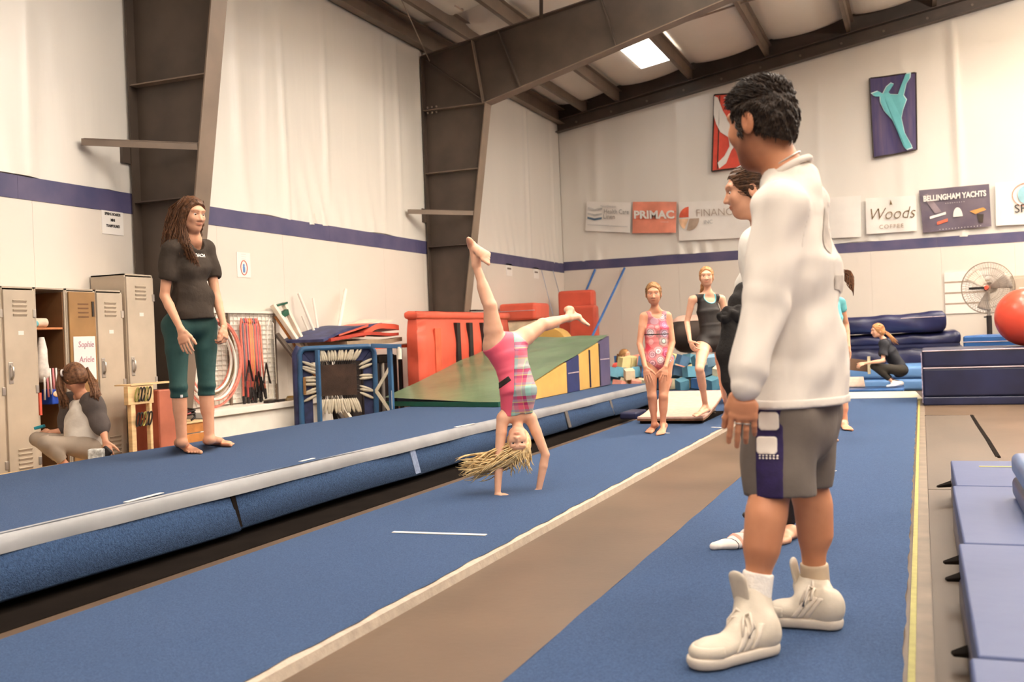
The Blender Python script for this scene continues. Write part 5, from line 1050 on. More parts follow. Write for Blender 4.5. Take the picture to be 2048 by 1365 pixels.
def person(label, foot, J, s, sex, skin_m, cell=.008, hcell=.0035, hd=None, hands=None, feet=None, w=1., hs=1., paint=None, male=False, dcell=None, group=None):
    """hd=(face dir, up dir); hands={'L':dict(D,N,curl,..)}; feet={'L':(heel,toe)}"""
    r = thing('person', label, 'person', foot, group); G, B = body_prims(J, s, sex, w)
    c = A3(J['head']); R = fr(*hd); HS = s*hs; G['head'] = head_prims(c, R, HS, male, True, sex)
    boxes = [(c-R[2]*.0-.15*HS, c+.15*HS, hcell)]; dcell = dcell or hcell*.85
    pr = G['torso']+G['glute']+G['neck']
    for sd in 'LR': pr = pr+G['leg'+sd]+G['arm'+sd]
    pr = pr+G['head']
    for sd in 'LR':
        if hands and sd in hands:
            h = dict(hands[sd]); D = h.pop('D'); N = h.pop('N'); hp = hand_prims(J['wri'+sd], D, N, 1 if sd == 'R' else -1, s*h.pop('s', 1.), **h); G['hand'+sd] = hp; pr = pr+hp; lo, hi = pbox(hp, .0); boxes.append((lo, hi, dcell))
        if feet and sd in feet:
            fp = foot_prims(feet[sd][0], feet[sd][1], J['ank'+sd], s, 1 if sd == 'R' else -1, *(feet[sd][2:])); G['foot'+sd] = fp; pr = pr+fp; lo, hi = pbox(fp, -.02); boxes.append((lo, hi, dcell*1.25))
    lo, hi = pbox(pr); ax = axes(lo, hi, cell); P, F = nets(field(pr, ax), ax); cen = P[F].mean(1); keep = np.ones(len(F), bool)
    for l, h, cc in boxes: keep &= ~np.all((cen > l+cell*1.2) & (cen < h-cell*1.2), axis=1)
    Ps = [P]; Fs = [F[keep]]; n = len(P)
    for bi, (l, h, cc) in enumerate(boxes):
        ax = axes(l, h, cc); P2, F2 = nets(field(pr, ax), ax)
        if bi:   # leave what an earlier fine box already covers
            c2 = P2[F2].mean(1); k2 = np.ones(len(F2), bool)
            for l0, h0, c0 in boxes[:bi]: k2 &= ~np.all((c2 > l0+c0) & (c2 < h0-c0), axis=1)
            F2 = F2[k2]
        Ps.append(P2); Fs.append(F2+n); n += len(P2)
    P = np.concatenate(Ps); F = np.concatenate(Fs); used = np.unique(F); mp = np.full(len(P), -1); mp[used] = np.arange(len(used)); P = P[used]; F = mp[F]
    col = (paint or face_paint(c, R, HS))(P)
    o = mesh_np('body', P, F, skin_m, r, col); return r, G, B, c, R, HS
def infl(prims, g):
    import copy
    out = []
    for p in prims:
        q = copy.copy(p)
        if p.kind == 'o': q.r = tuple(v+g for v in p.r)
        elif p.kind == 'c': q.r1 = p.r1+g; q.r2 = p.r2+g; q.rmax = p.rmax+g
        else: q.p1 = (p.p1[0]+g, p.p1[1]+g); q.p2 = (p.p2[0]+g, p.p2[1]+g); q.rmax = p.rmax+g
        out.append(q)
    return out
def hairmat(name, c1, c2): 
    m = mat(name, rgb(*c1), .5, .1, 60, .4, 220, spec=.28, col2=rgb(*c2), detail=6, bdist=.003); return m
def strands(name, paths, m, parent, r0=.006, n=5, flat=.6, seed=0):
    b = MB()
    for p in paths:
        k = len(p); b.tube(p, [r0*(.9+.3*math.sin(PI*i/(k-1)))*(1 if i < k-1 else .25) for i in range(k)], n, flat=flat)
    return b.build(name, m, parent, smooth=True, recalc=False)
def cap_prims(c, R, s, top=.012, back=.012, side=.008, hy=.0):
    q = lambda x, y, z: c+(R[0]*x+R[1]*y+R[2]*z)*s
    return [ell(q(0, -.012, .030), ((.076+side)*s, (.094+back)*s, (.086+top)*s), R, .01), ell(q(0, -.035, -.02), ((.070+side)*s, (.070+back)*s, (.085)*s), R, .03)]
def hpl(c, R, s, o, n):  # plane in head coordinates
    return (c+(R[0]*o[0]+R[1]*o[1]+R[2]*o[2])*s, nrm(R[0]*n[0]+R[1]*n[1]+R[2]*n[2]))

def sdf_pts(prims, P, planes=(), grow=0.):
    x, y, z = [P[:, i].astype(f32) for i in range(3)]; d = np.full(len(P), 1., f32)
    for p in prims:
        if p.op == 'u': d = np.minimum(d, p.ev(x, y, z, grow))
    for o, n in planes: d = np.maximum(d, (x-f32(o[0]))*f32(n[0])+(y-f32(o[1]))*f32(n[1])+(z-f32(o[2]))*f32(n[2]))
    return d
def tuck(root, prims, planes=(), depth=.018, grow=.012):
    """draw the skin in under a garment so that it never shows through"""
    o = [c for c in root.children if c.name.startswith('body')][0]; me = o.data; n = len(me.vertices); P = np.empty(n*3, f32); N = np.empty(n*3, f32)
    me.vertices.foreach_get('co', P); me.vertex_normals.foreach_get('vector', N); P = P.reshape(-1, 3); N = N.reshape(-1, 3)
    d = sdf_pts(prims, P+np.array(wloc(root)), planes, grow); w = np.clip(-d/.022, 0, 1); w = w*w*(3-2*w)
    me.vertices.foreach_set('co', (P-N*(w*depth)[:, None]).astype(f32).ravel()); me.update()
from mathutils.bvhtree import BVHTree
def wrap(o, target, direction, lift=.002, near=False):
    """lay a flat print onto a garment"""
    off = wloc(target); bv = BVHTree.FromPolygons([v.co+off for v in target.data.vertices], [tuple(p.vertices) for p in target.data.polygons]); d = Vector(direction).normalized(); oo = wloc(o)
    for v in o.data.vertices:
        h = bv.find_nearest(v.co+oo) if near else bv.ray_cast(v.co+oo-d*.4, d)
        if h[0] is None: h = bv.find_nearest(v.co+oo)
        v.co = h[0]+(h[1] if near else -d)*lift-oo
def long_hair(name, c, R, s, m, parent, n, length, drift, seed=1, r0=.0065, zmin=-.06, zmax=.10, ymax=.02, amp=.012, freq=3., grav=None, cling=.55, xside=None):
    rs = random.Random(seed); g = nrm(grav if grav is not None else (0, 0, -1)); paths = []
    for i in range(n):
        for _ in range(40):
            th = rs.uniform(0, 2*PI); z = rs.uniform(zmin, zmax); rr = math.sqrt(max(0, 1-((z-.03)/.088)**2)); p = np.array([.079*rr*math.cos(th), -.012+.097*rr*math.sin(th), z])
            if p[1] < ymax+.35*max(0, z) and (xside is None or p[0]*xside > -.02): break
        nn = nrm(R[0]*p[0]+R[1]*(p[1]+.012)+R[2]*(p[2]-.03)*.6); q = c+(R[0]*p[0]+R[1]*p[1]+R[2]*p[2])*s; L = length*rs.uniform(.75, 1.05); k = 11; path = [q]; d = nrm(nn*.4+g*.7); ph = rs.uniform(0, 6); dr = A3(drift(p, rs))
        side = nrm(np.cross(nn, g)+1e-4)
        for j in range(1, k):
            t = j/(k-1); d = nrm(d*.55+g*.55+dr*.35*t+nn*(.10*(cling-t))); q = q+d*(L/(k-1)); path.append(q+side*amp*math.sin(freq*2*PI*t+ph)*t+nn*amp*.6*math.cos(freq*2*PI*t+ph)*t)
        paths.append(path)
    return strands(name, paths, m, parent, r0, 5, .7)
def leo_planes(B, s, drop=.10, tilt=.62):
    o = B['hm']-B['up']*drop*s
    return [(o, nrm(-B['up']*.8-B['hs']*tilt)), (o, nrm(-B['up']*.8+B['hs']*tilt))]
def leo_cuts(J, B, s, neck=.062, arm=.066, nf=.045, low=.03):
    P = [ell(A3(J['neck'])+B['cf']*nf*s-B['up']*low*s, (neck*s, neck*s, neck*1.05*s), None, .006, 's'), ell(A3(J['neck'])+B['up']*.05*s, (.062*s, .062*s, .06*s), None, .006, 's')]
    for sd, sg in (('L', -1), ('R', 1)): P.append(ell(A3(J['sho'+sd])+B['ss']*sg*.022*s-B['up']*.005*s, (arm*s, arm*s, arm*1.15*s), None, .008, 's'))
    return P

def guided(name, c, R, s, m, parent, n, ctrl, scat, r0=.006, seed=1, amp=.01, freq=3., k=14):
    """strands along control points given in head coordinates; scat = scatter radius at each control point"""
    rs = random.Random(seed); P = [np.array(p, float) for p in ctrl]; paths = []
    for i in range(n):
        o = np.array([rs.gauss(0, 1), rs.gauss(0, 1), rs.gauss(0, .6)]); o2 = np.array([rs.gauss(0, .35), rs.gauss(0, .35), rs.gauss(0, .3)]); ph = rs.uniform(0, 6); path = []; end = rs.uniform(.78, 1.0)
        for j in range(k):
            t = j/(k-1)*end*(len(P)-1); a = min(int(t), len(P)-2); f = t-a; f = f*f*(3-2*f)*.5+f*.5
            p = P[a]*(1-f)+P[a+1]*f+(o+o2)*(scat[a]*(1-f)+scat[a+1]*f); u = j/(k-1); p = p+np.array([math.sin(freq*6.28*u+ph), math.cos(freq*6.28*u+ph), 0])*amp*u
            path.append(c+(R[0]*p[0]+R[1]*p[1]+R[2]*p[2])*s)
        paths.append(path)
    return strands(name, paths, m, parent, r0, 5, .7)

def sleeve_cut(J, sd, t, r=.075):
    sh, el = A3(J['sho'+sd]), A3(J['elb'+sd]); d = nrm(el-sh); a = sh+(el-sh)*t+d*r; return cone(a, a+d*.25, r, r, .004, 's')

def combed(name, c, R, s, m, parent, n, target, seed=1, r0=.0028, zmin=-.03, yf=.078, grow=.008, zf=.068):
    """hair drawn back over the skull to a tie at target (head coordinates)"""
    rs = random.Random(seed); cen = np.array([0, -.012, .030]); rad = np.array([.076, .094, .086])+grow; T = (np.array(target)-cen)/rad; T = T/np.linalg.norm(T); paths = []
    while len(paths) < n:
        v = np.array([rs.gauss(0, 1), rs.gauss(0, 1), rs.gauss(0, 1)]); v /= np.linalg.norm(v); p = cen+v*rad
        if p[2] < zmin or (p[1]-yf)-.30*(p[2]-zf) > 0 or v.dot(T) > .97: continue
        path = []
        for t in np.linspace(0, 1, 7): u = v*(1-t)+T*t; u /= np.linalg.norm(u); q = cen+u*rad*(1.0+.012*math.sin(PI*t)); path.append(c+(R[0]*q[0]+R[1]*q[1]+R[2]*q[2])*s)
        paths.append(path)
    return strands(name, paths, m, parent, r0, 4, .7)

# ---------------------------------------------------------------- the man in the white shirt
RTv = np.array([.92855, .37120, 0.]); AWv = np.array([-.37120, .92855, 0.]); UPv = np.array([0, 0, 1.])
def dv(r, a, z=0.): return nrm(RTv*r+AWv*a+UPv*z)
S_man = skin('tan skin', (186,122,88), (204,142,106)); S_f = skin('warm light skin', (206,146,114), (220,166,134)); S_k = skin('fair skin', (214,160,130), (228,178,150)); S_k2 = skin('rosy skin', (206,142,110), (222,162,130))
J = dict(hipL=(-0.412,3.237,0.711), hipR=(-0.368,3.470,0.706), kneL=(-0.451,3.156,0.457), kneR=(-0.360,3.494,0.451), ankL=(-0.489,3.118,0.211), ankR=(-0.357,3.516,0.158),
         shoL=(-0.385,3.197,1.355), shoR=(-0.349,3.534,1.396), elbL=(-0.429,3.113,1.083), elbR=(-0.346,3.588,1.088), wriL=(-0.482,3.016,0.833), wriR=(-0.363,3.538,0.854), neck=(-0.384,3.370,1.481), head=(-0.450,3.344,1.653))
Fm = dv(-.9, .43); Rm = np.cross(Fm, UPv)
mh = (dv(-.60, .80, -.08), UPv+Fm*.05)
c0_, R0_ = A3(J['head']), fr(*mh)
HLm, TLm = A3((-0.434,3.102,0.060)), A3((-0.639,2.866,0.060)); HRm, TRm = A3((-0.274,3.376,0.060)), A3((-0.494,3.400,0.060))
def man_paint(P):
    C = face_paint(c0_, R0_, 1.03*1.07, stub=(.42, .34, .30))(P); q_ = (P-c0_)@R0_.T/(1.03*1.07); y, z = q_[:, 1], q_[:, 2]
    w = np.clip((.035-y)/.03, 0, 1)*np.clip((z+.105+.3*np.maximum(y+.06, 0)*0)/.05, 0, 1)*(z < .02)*(np.abs(q_[:, 0]) < .0775); w = w*.7; C[:, :3] = C[:, :3]*(1-w[:, None])+C[:, :3]*np.array([.36, .33, .33])*w[:, None]
    return C
man, G, B, c, R, HS = person('man in white long sleeve shirt and grey shorts seen from behind', (-0.452,3.156,0.040), J, 1.03, 'm', S_man, .008, .0034, mh, male=True, hs=1.07,
    hands=dict(L=dict(D=dv(-.10, .0, -1), N=dv(-.25, -.97), curls=(.14, .18, .24, .32), tcurl=.15, tout=.22, s=1.05)), paint=lambda P: man_paint(P))
eyes(man, c, R, HS)
M_shirt = mat('white cotton', rgb(222,213,203), .85, .012, 6, .35, 7, spec=.15, bdist=.03, stretch=(1, 1, .35))
sw = 1.03
hem = A3((-0.371,3.372,0.758)); chs = A3((-0.372,3.373,1.149)); shm = A3((-0.368,3.376,1.346))
tor = [econe(hem-UPv*.04, hem+UPv*.15, Rm, (.205, .152), (.198, .146), .05), econe(hem+UPv*.12, chs, Rm, (.196, .142), (.186, .126), .06, cap=.5), econe(chs, shm, Rm, (.188, .124), (.150, .090), .08, cap=.6)]
for sd in 'LR': tor.append(cone(A3(J['neck'])-UPv*.035+Fm*.0, A3(J['sho'+sd])+(A3(J['neck'])-A3(J['sho'+sd]))*.10, .062, .066, .06))
tor.append(cone(A3(J['neck'])-UPv*.06-Fm*.03, A3(J['neck'])-UPv*.02-Fm*.02, .082, .072, .06))
slv = []
for sd in 'LR':
    sh, el, wr = A3(J['sho'+sd]), A3(J['elb'+sd]), A3(J['wri'+sd]); slv += [cone(sh, el, .076, .066, .045), cone(el, el+(wr-el)*.80, .066, .056, .012), cone(el+(wr-el)*.82, wr+(wr-el)*.0, .047, .042, .012)]
# shorts
M_short = mat('grey shorts cloth', rgb(106,96,88), .8, .05, 9, .2, 40, bdist=.006); M_purp = mat('purple mesh', rgb(42,28,74), .8, .1, 40, .3, 200, bdist=.003)
hl, hr = A3((-0.423,3.189,0.487)), A3((-0.375,3.467,0.483)); wl0, wr0 = A3(J['hipL'])+UPv*.06, A3(J['hipR'])+UPv*.06
shp = [econe(B['hm']-UPv*.02, B['hm']+UPv*.10, Rm, (.170, .130), (.165, .125), .05), econe(wl0-UPv*.05-Rm*.01, hl-UPv*.03, Fm, (.118, .100), (.106, .092), .04), econe(wr0-UPv*.05+Rm*.0, hr-UPv*.03, Fm, (.108, .096), (.092, .084), .04)]
shp = shp+infl(G['glute'], .010)+infl(G['torso'][:1], .008)
tor = tor+infl(G['torso'], .010)+infl(shp, .012)
fold = wav([(.0026, (48, -26, 7), .3), (.0024, (-30, 54, 12), 1.7), (.0018, (70, 40, -16), 2.6), (.0018, (10, 7, 22), 0), (.002, (-20, 12, 34), 1.2), (.0022, (40, -30, 17), 2.), (.0026, (16, 26, -20), .4), (.0022, (-34, -20, 46), .9)])
nk = A3(J['neck']); hd_ = A3(J['head'])
cut = [cone(nk-UPv*.05+Fm*.03, nk+(hd_-nk)*.6+UPv*.02, .066, .074, .006, 's')]
cn_ = nrm(UPv+Fm*.55)
wl_ = A3(J['wriL']); el_ = A3(J['elbL'])
sh_ = solid('shirt', tor+slv+cut, .0065, M_shirt, man, 0., [(hem, -UPv+Rm*.02)], 0., fold, lap=1)
rib = MB(); 
def ring(cn, ax, sd, ra, rb, r, m, name, parent, n=36, flat=1.):
    ax = nrm(ax); sd = nrm(A3(sd)-ax*np.dot(sd, ax)); f = np.cross(ax, sd); b = MB(); b.tube([cn+sd*(ra*math.cos(a))+f*(rb*math.sin(a)) for a in np.linspace(0, 2*PI, n+1)[:-1]], r, 8, close=True, flat=flat); return b.build(name, m, parent, smooth=True)
tuck(man, tor+slv, [(hem+UPv*.02, -UPv)])
ring(nk+UPv*.010-Fm*.002, cn_, Rm, .077, .082, .011, M_shirt, 'collar', sh_, 40)
solid('hem', tor, .005, M_shirt, sh_, .003, [(hem+UPv*.024, UPv), (hem-UPv*.003, -UPv)], 0., fold)
M_print = mat('faded grey print', rgb(188,177,166), .85, .06, 30)
def decal(name, cen, ux, uz, fn, m, n=14):
    b = MB(); b.grid(lambda u, v: V(cen)+V(ux)*fn(u, v)[0]+V(uz)*fn(u, v)[1], n, n); o = b.build(name, m, sh_, smooth=True); wrap(o, sh_, Fm, .003, True); return o
sp0 = nk-Fm*.12-UPv*.19
decal('back_print', sp0-Rm*.045, Rm, UPv, lambda u, v: ((.028+.010*math.sin(6*v))*(2*u-1)*math.sqrt(max(0, 1-(2*v-1)**2))+.03*(v-.5), .085*(2*v-1)), M_print)
decal('back_print', sp0-UPv*.16-Rm*.02, Rm, UPv, lambda u, v: (.04*(2*u-1), .022*(2*v-1)), M_print)
M_seam = mat('shirt seam', rgb(204,194,184), .85)
for sd, sg in (('L', -1), ('R', 1)):
    sp = A3(J['sho'+sd])*.93+nk*.07; sn = nrm(Rm*sg+UPv*.25); solid('shoulder_seam', tor+slv, .0045, M_seam, sh_, .0016, [(sp+sn*.0025, sn), (sp-sn*.0025, -sn)], 0., fold, box=(sp-.13, sp+.13))
ring(nk+(hd_-nk)*.24-Fm*.006, (hd_-nk)*2+Fm*.06, Rm, .063, .064, .0025, M_chr, 'necklace', man)
sfold = wav([(.004, (18, 12, 22), .5), (.003, (-30, 16, 12), 1.), (.003, (12, 34, -18), 2.)])
hz_ = hl[2]; plh = [(hl, nrm(-UPv+Rm*-.05)), (B['hm']+UPv*.12, UPv)]
so = solid('shorts', shp, .0065, M_short, man, 0., plh, .012, sfold, lap=1)
tuck(man, shp, [(hl+UPv*.01, -UPv)])
lm = (wl0+hl)/2; sb_ = lm+Fm*.012
st_pl = [(sb_+Fm*.040, Fm), (sb_-Fm*.042, -Fm), (lm+Rm*.03, Rm)]
solid('side_stripe', shp[:2], .005, M_purp, so, .004, plh[:1]+[(B['hm']+UPv*.1, UPv)]+st_pl, disp=sfold)
M_patch = mat('white patch', rgb(226,216,204), .8)
for (px, zt_, zb_, fx) in ((0, (-0.413,3.118,0.747)[2], (-0.415,3.118,0.692)[2], .0), (0, (-0.423,3.114,0.674)[2], (-0.425,3.114,0.622)[2], .006)):
    mid = (zt_+zb_)/2; rr = Prim('o', .004, 'u', c=A3((0, 0, 0)), r=(1, 1, 1), R=np.eye(3)); cc = sb_+Fm*fx; cc = np.array([cc[0], cc[1], mid]); d1, d2 = nrm(Fm+UPv), nrm(Fm-UPv)
    solid('white_patch', shp[:2], .0035, M_patch, so, .0075, [(cc+Fm*.031, Fm), (cc-Fm*.031, -Fm), (np.array([0, 0, zt_]), UPv), (np.array([0, 0, zb_]), -UPv), (cc+d1*.036, d1), (cc-d1*.036, -d1), (cc+d2*.036, d2), (cc-d2*.036, -d2), (lm, Rm)], disp=sfold)
for zr in (818, 866, 870, 914, 919):
    z0_ = 1+(657-zr)*3.05/2050
    for k in range(6):
        cc = sb_+Fm*(-.026+.0105*k)
        solid('mesh_dot', shp[1:2], .0022, M_patch, so, .0065, [(cc+Fm*.0032, Fm), (cc-Fm*.0032, -Fm), (np.array([0, 0, z0_+.003]), UPv), (np.array([0, 0, z0_-.003]), -UPv), (lm-Rm*.04, Rm)], disp=sfold, box=(cc-Rm*.13-.03+UPv*(z0_-cc[2]), cc-Rm*.13+.03+UPv*(z0_-cc[2])))
# shoes and socks
M_shoe = mat('cream leather', rgb(196,184,167), .55, .04, 14, .1, 60); M_sole = mat('cream rubber', rgb(206,193,177), .6, .03, 14); M_sock = mat('white sock', rgb(236,228,220), .9, .02, 30, .4, 120); M_socks = mat('tan sock band', rgb(190,170,146), .9)
def shoe(parent, heel, toe, ank, label):
    d = nrm(toe-heel); d[2] = 0; d = nrm(d); T = nrm(np.cross(d, UPv)); L = np.linalg.norm((toe-heel)[:2]); z0_ = .04; h = np.array([heel[0], heel[1], z0_]); q = lambda a, t, u: h+d*a*L+T*t+UPv*u
    aa = A3(ank); ah = np.array([aa[0], aa[1], z0_])
    up_ = [econe(q(.14, 0, .055), q(.72, 0, .045), T, (.040, .045), (.049, .030), .03), ell(q(.80, 0, .042), (.048, .056, .030), np.array([T, d, UPv]), .03), econe(q(.17, 0, .06), aa-UPv*.012+d*.01, T, (.041, .052), (.045, .055), .03), econe(q(.45, 0, .075), aa+d*.035-UPv*.03, T, (.034, .030), (.036, .026), .03), ell(q(.12, 0, .075), (.036, .036, .045), np.array([T, d, UPv]), .03)]
    tilt = nrm(UPv*.9-d*.30+T*0)
    cutp = [(aa+UPv*.012, nrm(UPv-d*.12))]
    sh = solid('shoe', up_, .0045, M_shoe, parent, 0., [(q(0, 0, .022), -UPv)]+cutp, lap=1)
    sp = [econe(q(.13, 0, .02), q(.72, 0, .02), T, (.045, .04), (.055, .04), .02), ell(q(.82, 0, .02), (.054, .060, .04), np.array([T, d, UPv]), .02)]
    solid('sole', sp, .0045, M_sole, sh, 0., [(q(0, 0, .033), UPv), (q(0, 0, .0), -UPv)])
    solid('toe_cap', up_, .0045, M_shoe, sh, .003, [(q(.74, 0, 0), -d), (q(0, 0, .03), -UPv), (q(0, 0, .062), UPv)])
    for k in range(3):
        n = nrm(d*.75+UPv*.55); o = q(.34+.085*k, 0, .06); solid('side_stripe', up_, .0035, M_sole, sh, .0035, [(o+n*.007, n), (o-n*.007, -n), (q(0, 0, .033), -UPv), (q(0, 0, .10), UPv)])
    tg = [econe(aa+d*.05-UPv*.05, aa+d*.068+UPv*.045, T, (.036, .010), (.040, .010), .01)]
    solid('tongue', tg, .0045, M_shoe, sh)
    ps = [(.33, .112), (.385, .102), (.44, .092), (.50, .082), (.56, .074)]
    for i, (a, u) in enumerate(ps):
        b = MB(); b.tube([q(a+.02, -.040, u-.02), q(a+.01, -.02, u+.003), q(a, 0, u+.008), q(a+.01, .02, u+.003), q(a+.02, .040, u-.02)], .0042, 6); b.build('lace', M_sole, sh, smooth=True)
    for sg in (-1, 1):
        b = MB(); b.tube([q(.35, 0, .12), q(.38, sg*.03, .135), q(.42, sg*.055, .10), q(.45, sg*.05, .075), q(.41, sg*.03, .10), q(.37, 0, .12)], .0042, 6); b.build('lace_bow', M_sole, sh, smooth=True)
        b = MB(); b.tube([q(.37, 0, .12), q(.45, sg*.025, .115), q(.50, sg*.04, .075)], .004, 6); b.build('lace_end', M_sole, sh, smooth=True)
    return sh
shoe(man, HLm, TLm, J['ankL'], ''); shoe(man, HRm, TRm, J['ankR'], '')
for sd, m in (('L', M_sock), ('R', M_socks)):
    a, k_ = A3(J['ank'+sd]), A3(J['kne'+sd]); dd = nrm(k_-a); solid('sock', [cone(a-dd*.04, a+dd*.058, .048, .0455, .01)], .005, m, man, 0., [(a+dd*.055, dd)])
# hair
M_hman = hairmat('dark brown hair', (30,22,17), (58,43,32))
q = lambda x, y, z: c+(R[0]*x+R[1]*y+R[2]*z)*HS
hp = [ell(q(0, -.010, .031), (.081*HS, .098*HS, .0905*HS), R, .01), ell(q(0, -.050, -.030), (.056*HS, .050*HS, .064*HS), R, .05), ell(q(0, .010, .078), (.062*HS, .080*HS, .046*HS), R, .03)]
hdsp = wav([(.0012, (160, 110, 120), 0), (.0012, (-110, 180, 140), 1), (.0018, (60, 90, 80), .3)])
hpls = [hpl(c, R, HS, (0, -.10, -.084), (0, .62, -1)), hpl(c, R, HS, (0, .082, .058), (0, 1, -.55))]
hr_ = solid('hair', hp, .0042, M_hman, man, 0., hpls, disp=hdsp)
rs = random.Random(3); paths = []; off_ = wloc(man)
bvh = BVHTree.FromPolygons([v.co+off_ for v in hr_.data.vertices], [tuple(p.vertices) for p in hr_.data.polygons])
for i in range(3800):
    th = rs.uniform(0, 2*PI); ph = rs.uniform(0, 2.5); n_ = np.array([math.sin(ph)*math.cos(th), math.sin(ph)*math.sin(th), math.cos(ph)])
    o_ = q(*(np.array([0, -.012, .02])+n_*.25)); dd_ = R[0]*-n_[0]+R[1]*-n_[1]+R[2]*-n_[2]; h_ = bvh.ray_cast(Vector(o_), Vector(dd_))
    if h_[0] is None: continue
    pw = np.array(h_[0]); nw = np.array(h_[1]); p0 = R@(pw-c)/HS; top_ = p0[2] > .055
    if max(float(np.dot(pw-a_, b_)) for a_, b_ in hpls) > -.002 and not top_: continue
    n_ = R@nw
    if n_[2] < -.55: continue
    ck = np.linalg.norm(p0-np.array([.012, -.07, .092])) < .045
    wv = np.array([.2*math.sin(th*2), .8, .15]) if top_ else np.array([0, .30, -1.])
    if ck: wv = np.array([.6*math.cos(i), -.2, .9])
    L_ = rs.uniform(.017, .032) if top_ else rs.uniform(.012, .022)
    wv = nrm(wv-n_*wv.dot(n_)); d1 = nrm(n_*(.40 if top_ else .14)+wv*.9); d2 = nrm(n_*(.05 if top_ else -.06)+wv+np.array([rs.uniform(-.25, .25), 0, rs.uniform(-.2, .2)])); p1 = p0+d1*L_*.5; p2 = p1+d2*L_*.5
    paths.append([q(*(p0-n_*.002)), q(*p1), q(*p2)])
strands('hair_tufts', paths, M_hman, hr_, .0030, 4)
paths = []
for sg in (-1, 1):
    for i in range(60):
        y = rs.uniform(.012, .04); z = rs.uniform(-.035, .035); p0 = np.array([sg*(.0745-.2*max(0, y-.02)), y, z]); paths.append([q(*p0), q(*(p0+np.array([sg*.003, -.004, -.008]))), q(*(p0+np.array([sg*.002, -.008, -.016])))])
strands('sideburn', paths, M_hman, hr_, .0028, 4)
for (fi, tt) in ((1, .030-.0), (2, .010)):
    D_ = dv(-.10, 0, -1); N_ = dv(-.25, -.97); N_ = nrm(N_-D_*N_.dot(D_)); T_ = -np.cross(N_, D_); o_ = [.030, .0105, -.0095, -.029][fi]; s_ = 1.03*1.05
    p_ = A3(J['wriL'])+D_*(.088+.014)*s_+T_*o_*s_-N_*.002; ring(p_, D_, T_, .0098, .0098, .0022, M_chr, 'finger_ring', man, 18)

# ---------------------------------------------------------------- the coach on the raised floor
ZF = .305
J = dict(hipR=(-4.522,5.409,1.161), hipL=(-4.462,5.626,1.165), kneR=(-4.500,5.384,0.770), kneL=(-4.454,5.607,0.769), ankR=(-4.525,5.426,0.400), ankL=(-4.461,5.624,0.396), shoR=(-4.514,5.371,1.655), shoL=(-4.458,5.673,1.674),
         elbR=(-4.543,5.336,1.357), elbL=(-4.415,5.689,1.372), wriR=(-4.385,5.291,1.131), wriL=(-4.319,5.640,1.152), neck=(-4.458,5.533,1.728), head=(-4.442,5.508,1.890))
hd = (dv(.80, -.58, -.16), UPv)
co, G, B, c, R, HS = person('coach with long brown hair, dark tee and green leggings on the raised floor', (-4.626,5.701,0.305), J, .98, 'f', S_f, .008, .0036, hd, hs=.98, w=.86,
    hands=dict(R=dict(D=dv(.26, -.12, -1), N=dv(-.1, -1, -.1), curl=.22, tout=.35), L=dict(D=dv(.16, -.35, -1), N=dv(.9, -.1, .2), curl=.75, tout=.3, tcurl=.8)),
    feet=dict(R=((-5.030,5.991,0.305), (-4.460,5.484,0.305)), L=((-4.896,6.125,0.305), (-4.514,5.976,0.305))))
eyes(co, c, R, HS, (84,62,44), (0, -.25))
fw = B['fwd']; s = .98
M_tee = mat('charcoal tee cloth', rgb(62,53,46), .85, .05, 8, .3, 12, spec=.15, bdist=.03); M_legg = mat('dark green leggings', rgb(38,72,68), .75, .06, 9, .15, 60, bdist=.006)
hemc = A3((-4.470,5.526,1.198)); tee = infl(G['torso'], .016)+[econe(hemc-UPv*.03, hemc+UPv*.14, B['hs'], (.152, .122), (.142, .112), .03)]
for sd in 'LR': sh, el = A3(J['sho'+sd]), A3(J['elb'+sd]); tee += [cone(sh-UPv*.005, sh+(el-sh)*.58, .060, .060, .03), cone(A3(J['neck'])-UPv*.035, sh*.8+A3(J['neck'])*.2, .052, .056, .04)]
arp = []
ncut = [cone(A3(J['neck'])-UPv*.03+fw*.02, A3(J['head']), .060, .066, .006, 's')]
def cut_arm(J, sd, t): sh, el = A3(J['sho'+sd]), A3(J['elb'+sd]); return sh+(el-sh)*t, nrm(el-sh)
tf = wav([(.003, (14, 10, 26), 0), (.003, (-24, 16, 30), 1.2), (.0025, (30, -20, -22), 2.)])
tsh = [(hemc, nrm(-UPv+RTv*.06))]
tk_ = infl(G['torso'], .014)+infl(G['neck'][1:], .01)+[cone(A3(J['sho'+sd]), A3(J['sho'+sd])*.7+A3(J['elb'+sd])*.3, .056, .05) for sd in 'LR']
ts = solid('tee_shirt', tee+ncut+[sleeve_cut(J, sd, .60) for sd in 'LR'], .007, M_tee, co, 0., tsh, 0., tf, lap=1); tuck(co, tk_, [(hemc+UPv*.02, -UPv)], grow=.002)
M_sw = mat('white print', rgb(228,224,218), .7)
t_ = text('lettering', 'COACH', .030, (-4.282,5.398,1.619), RTv*.9+AWv*.42, UPv-RTv*.05, M_sw, ts, sx=.80, bold=.0012); wrap(t_, ts, AWv*.9-RTv*.4)
lg = infl(G['legL']+G['legR'], .007)+infl(G['glute']+G['torso'][:2], .006)
kr, kl = A3((-4.503,5.382,0.688)), A3((-4.456,5.605,0.692)); kz = (kr[2]+kl[2])/2
lf = lambda x, y, z: f32(.0022)*np.sin(z*95+x*8)*np.exp(-((z-f32(kz+.06))/f32(.07))**2)
lo_ = solid('leggings', lg, .0065, M_legg, co, 0., [((0, 0, kz), -UPv), (B['hm']+UPv*.1, UPv)], 0., lf, lap=1); tuck(co, lg, [((0, 0, kz+.01), -UPv)], .012, .004)
tg = MB(); pt = A3((-4.429,5.314,0.705)); tg.bar(pt, pt+RTv*.014, .006, .018); tg.build('white_tag', M_sw, lo_)
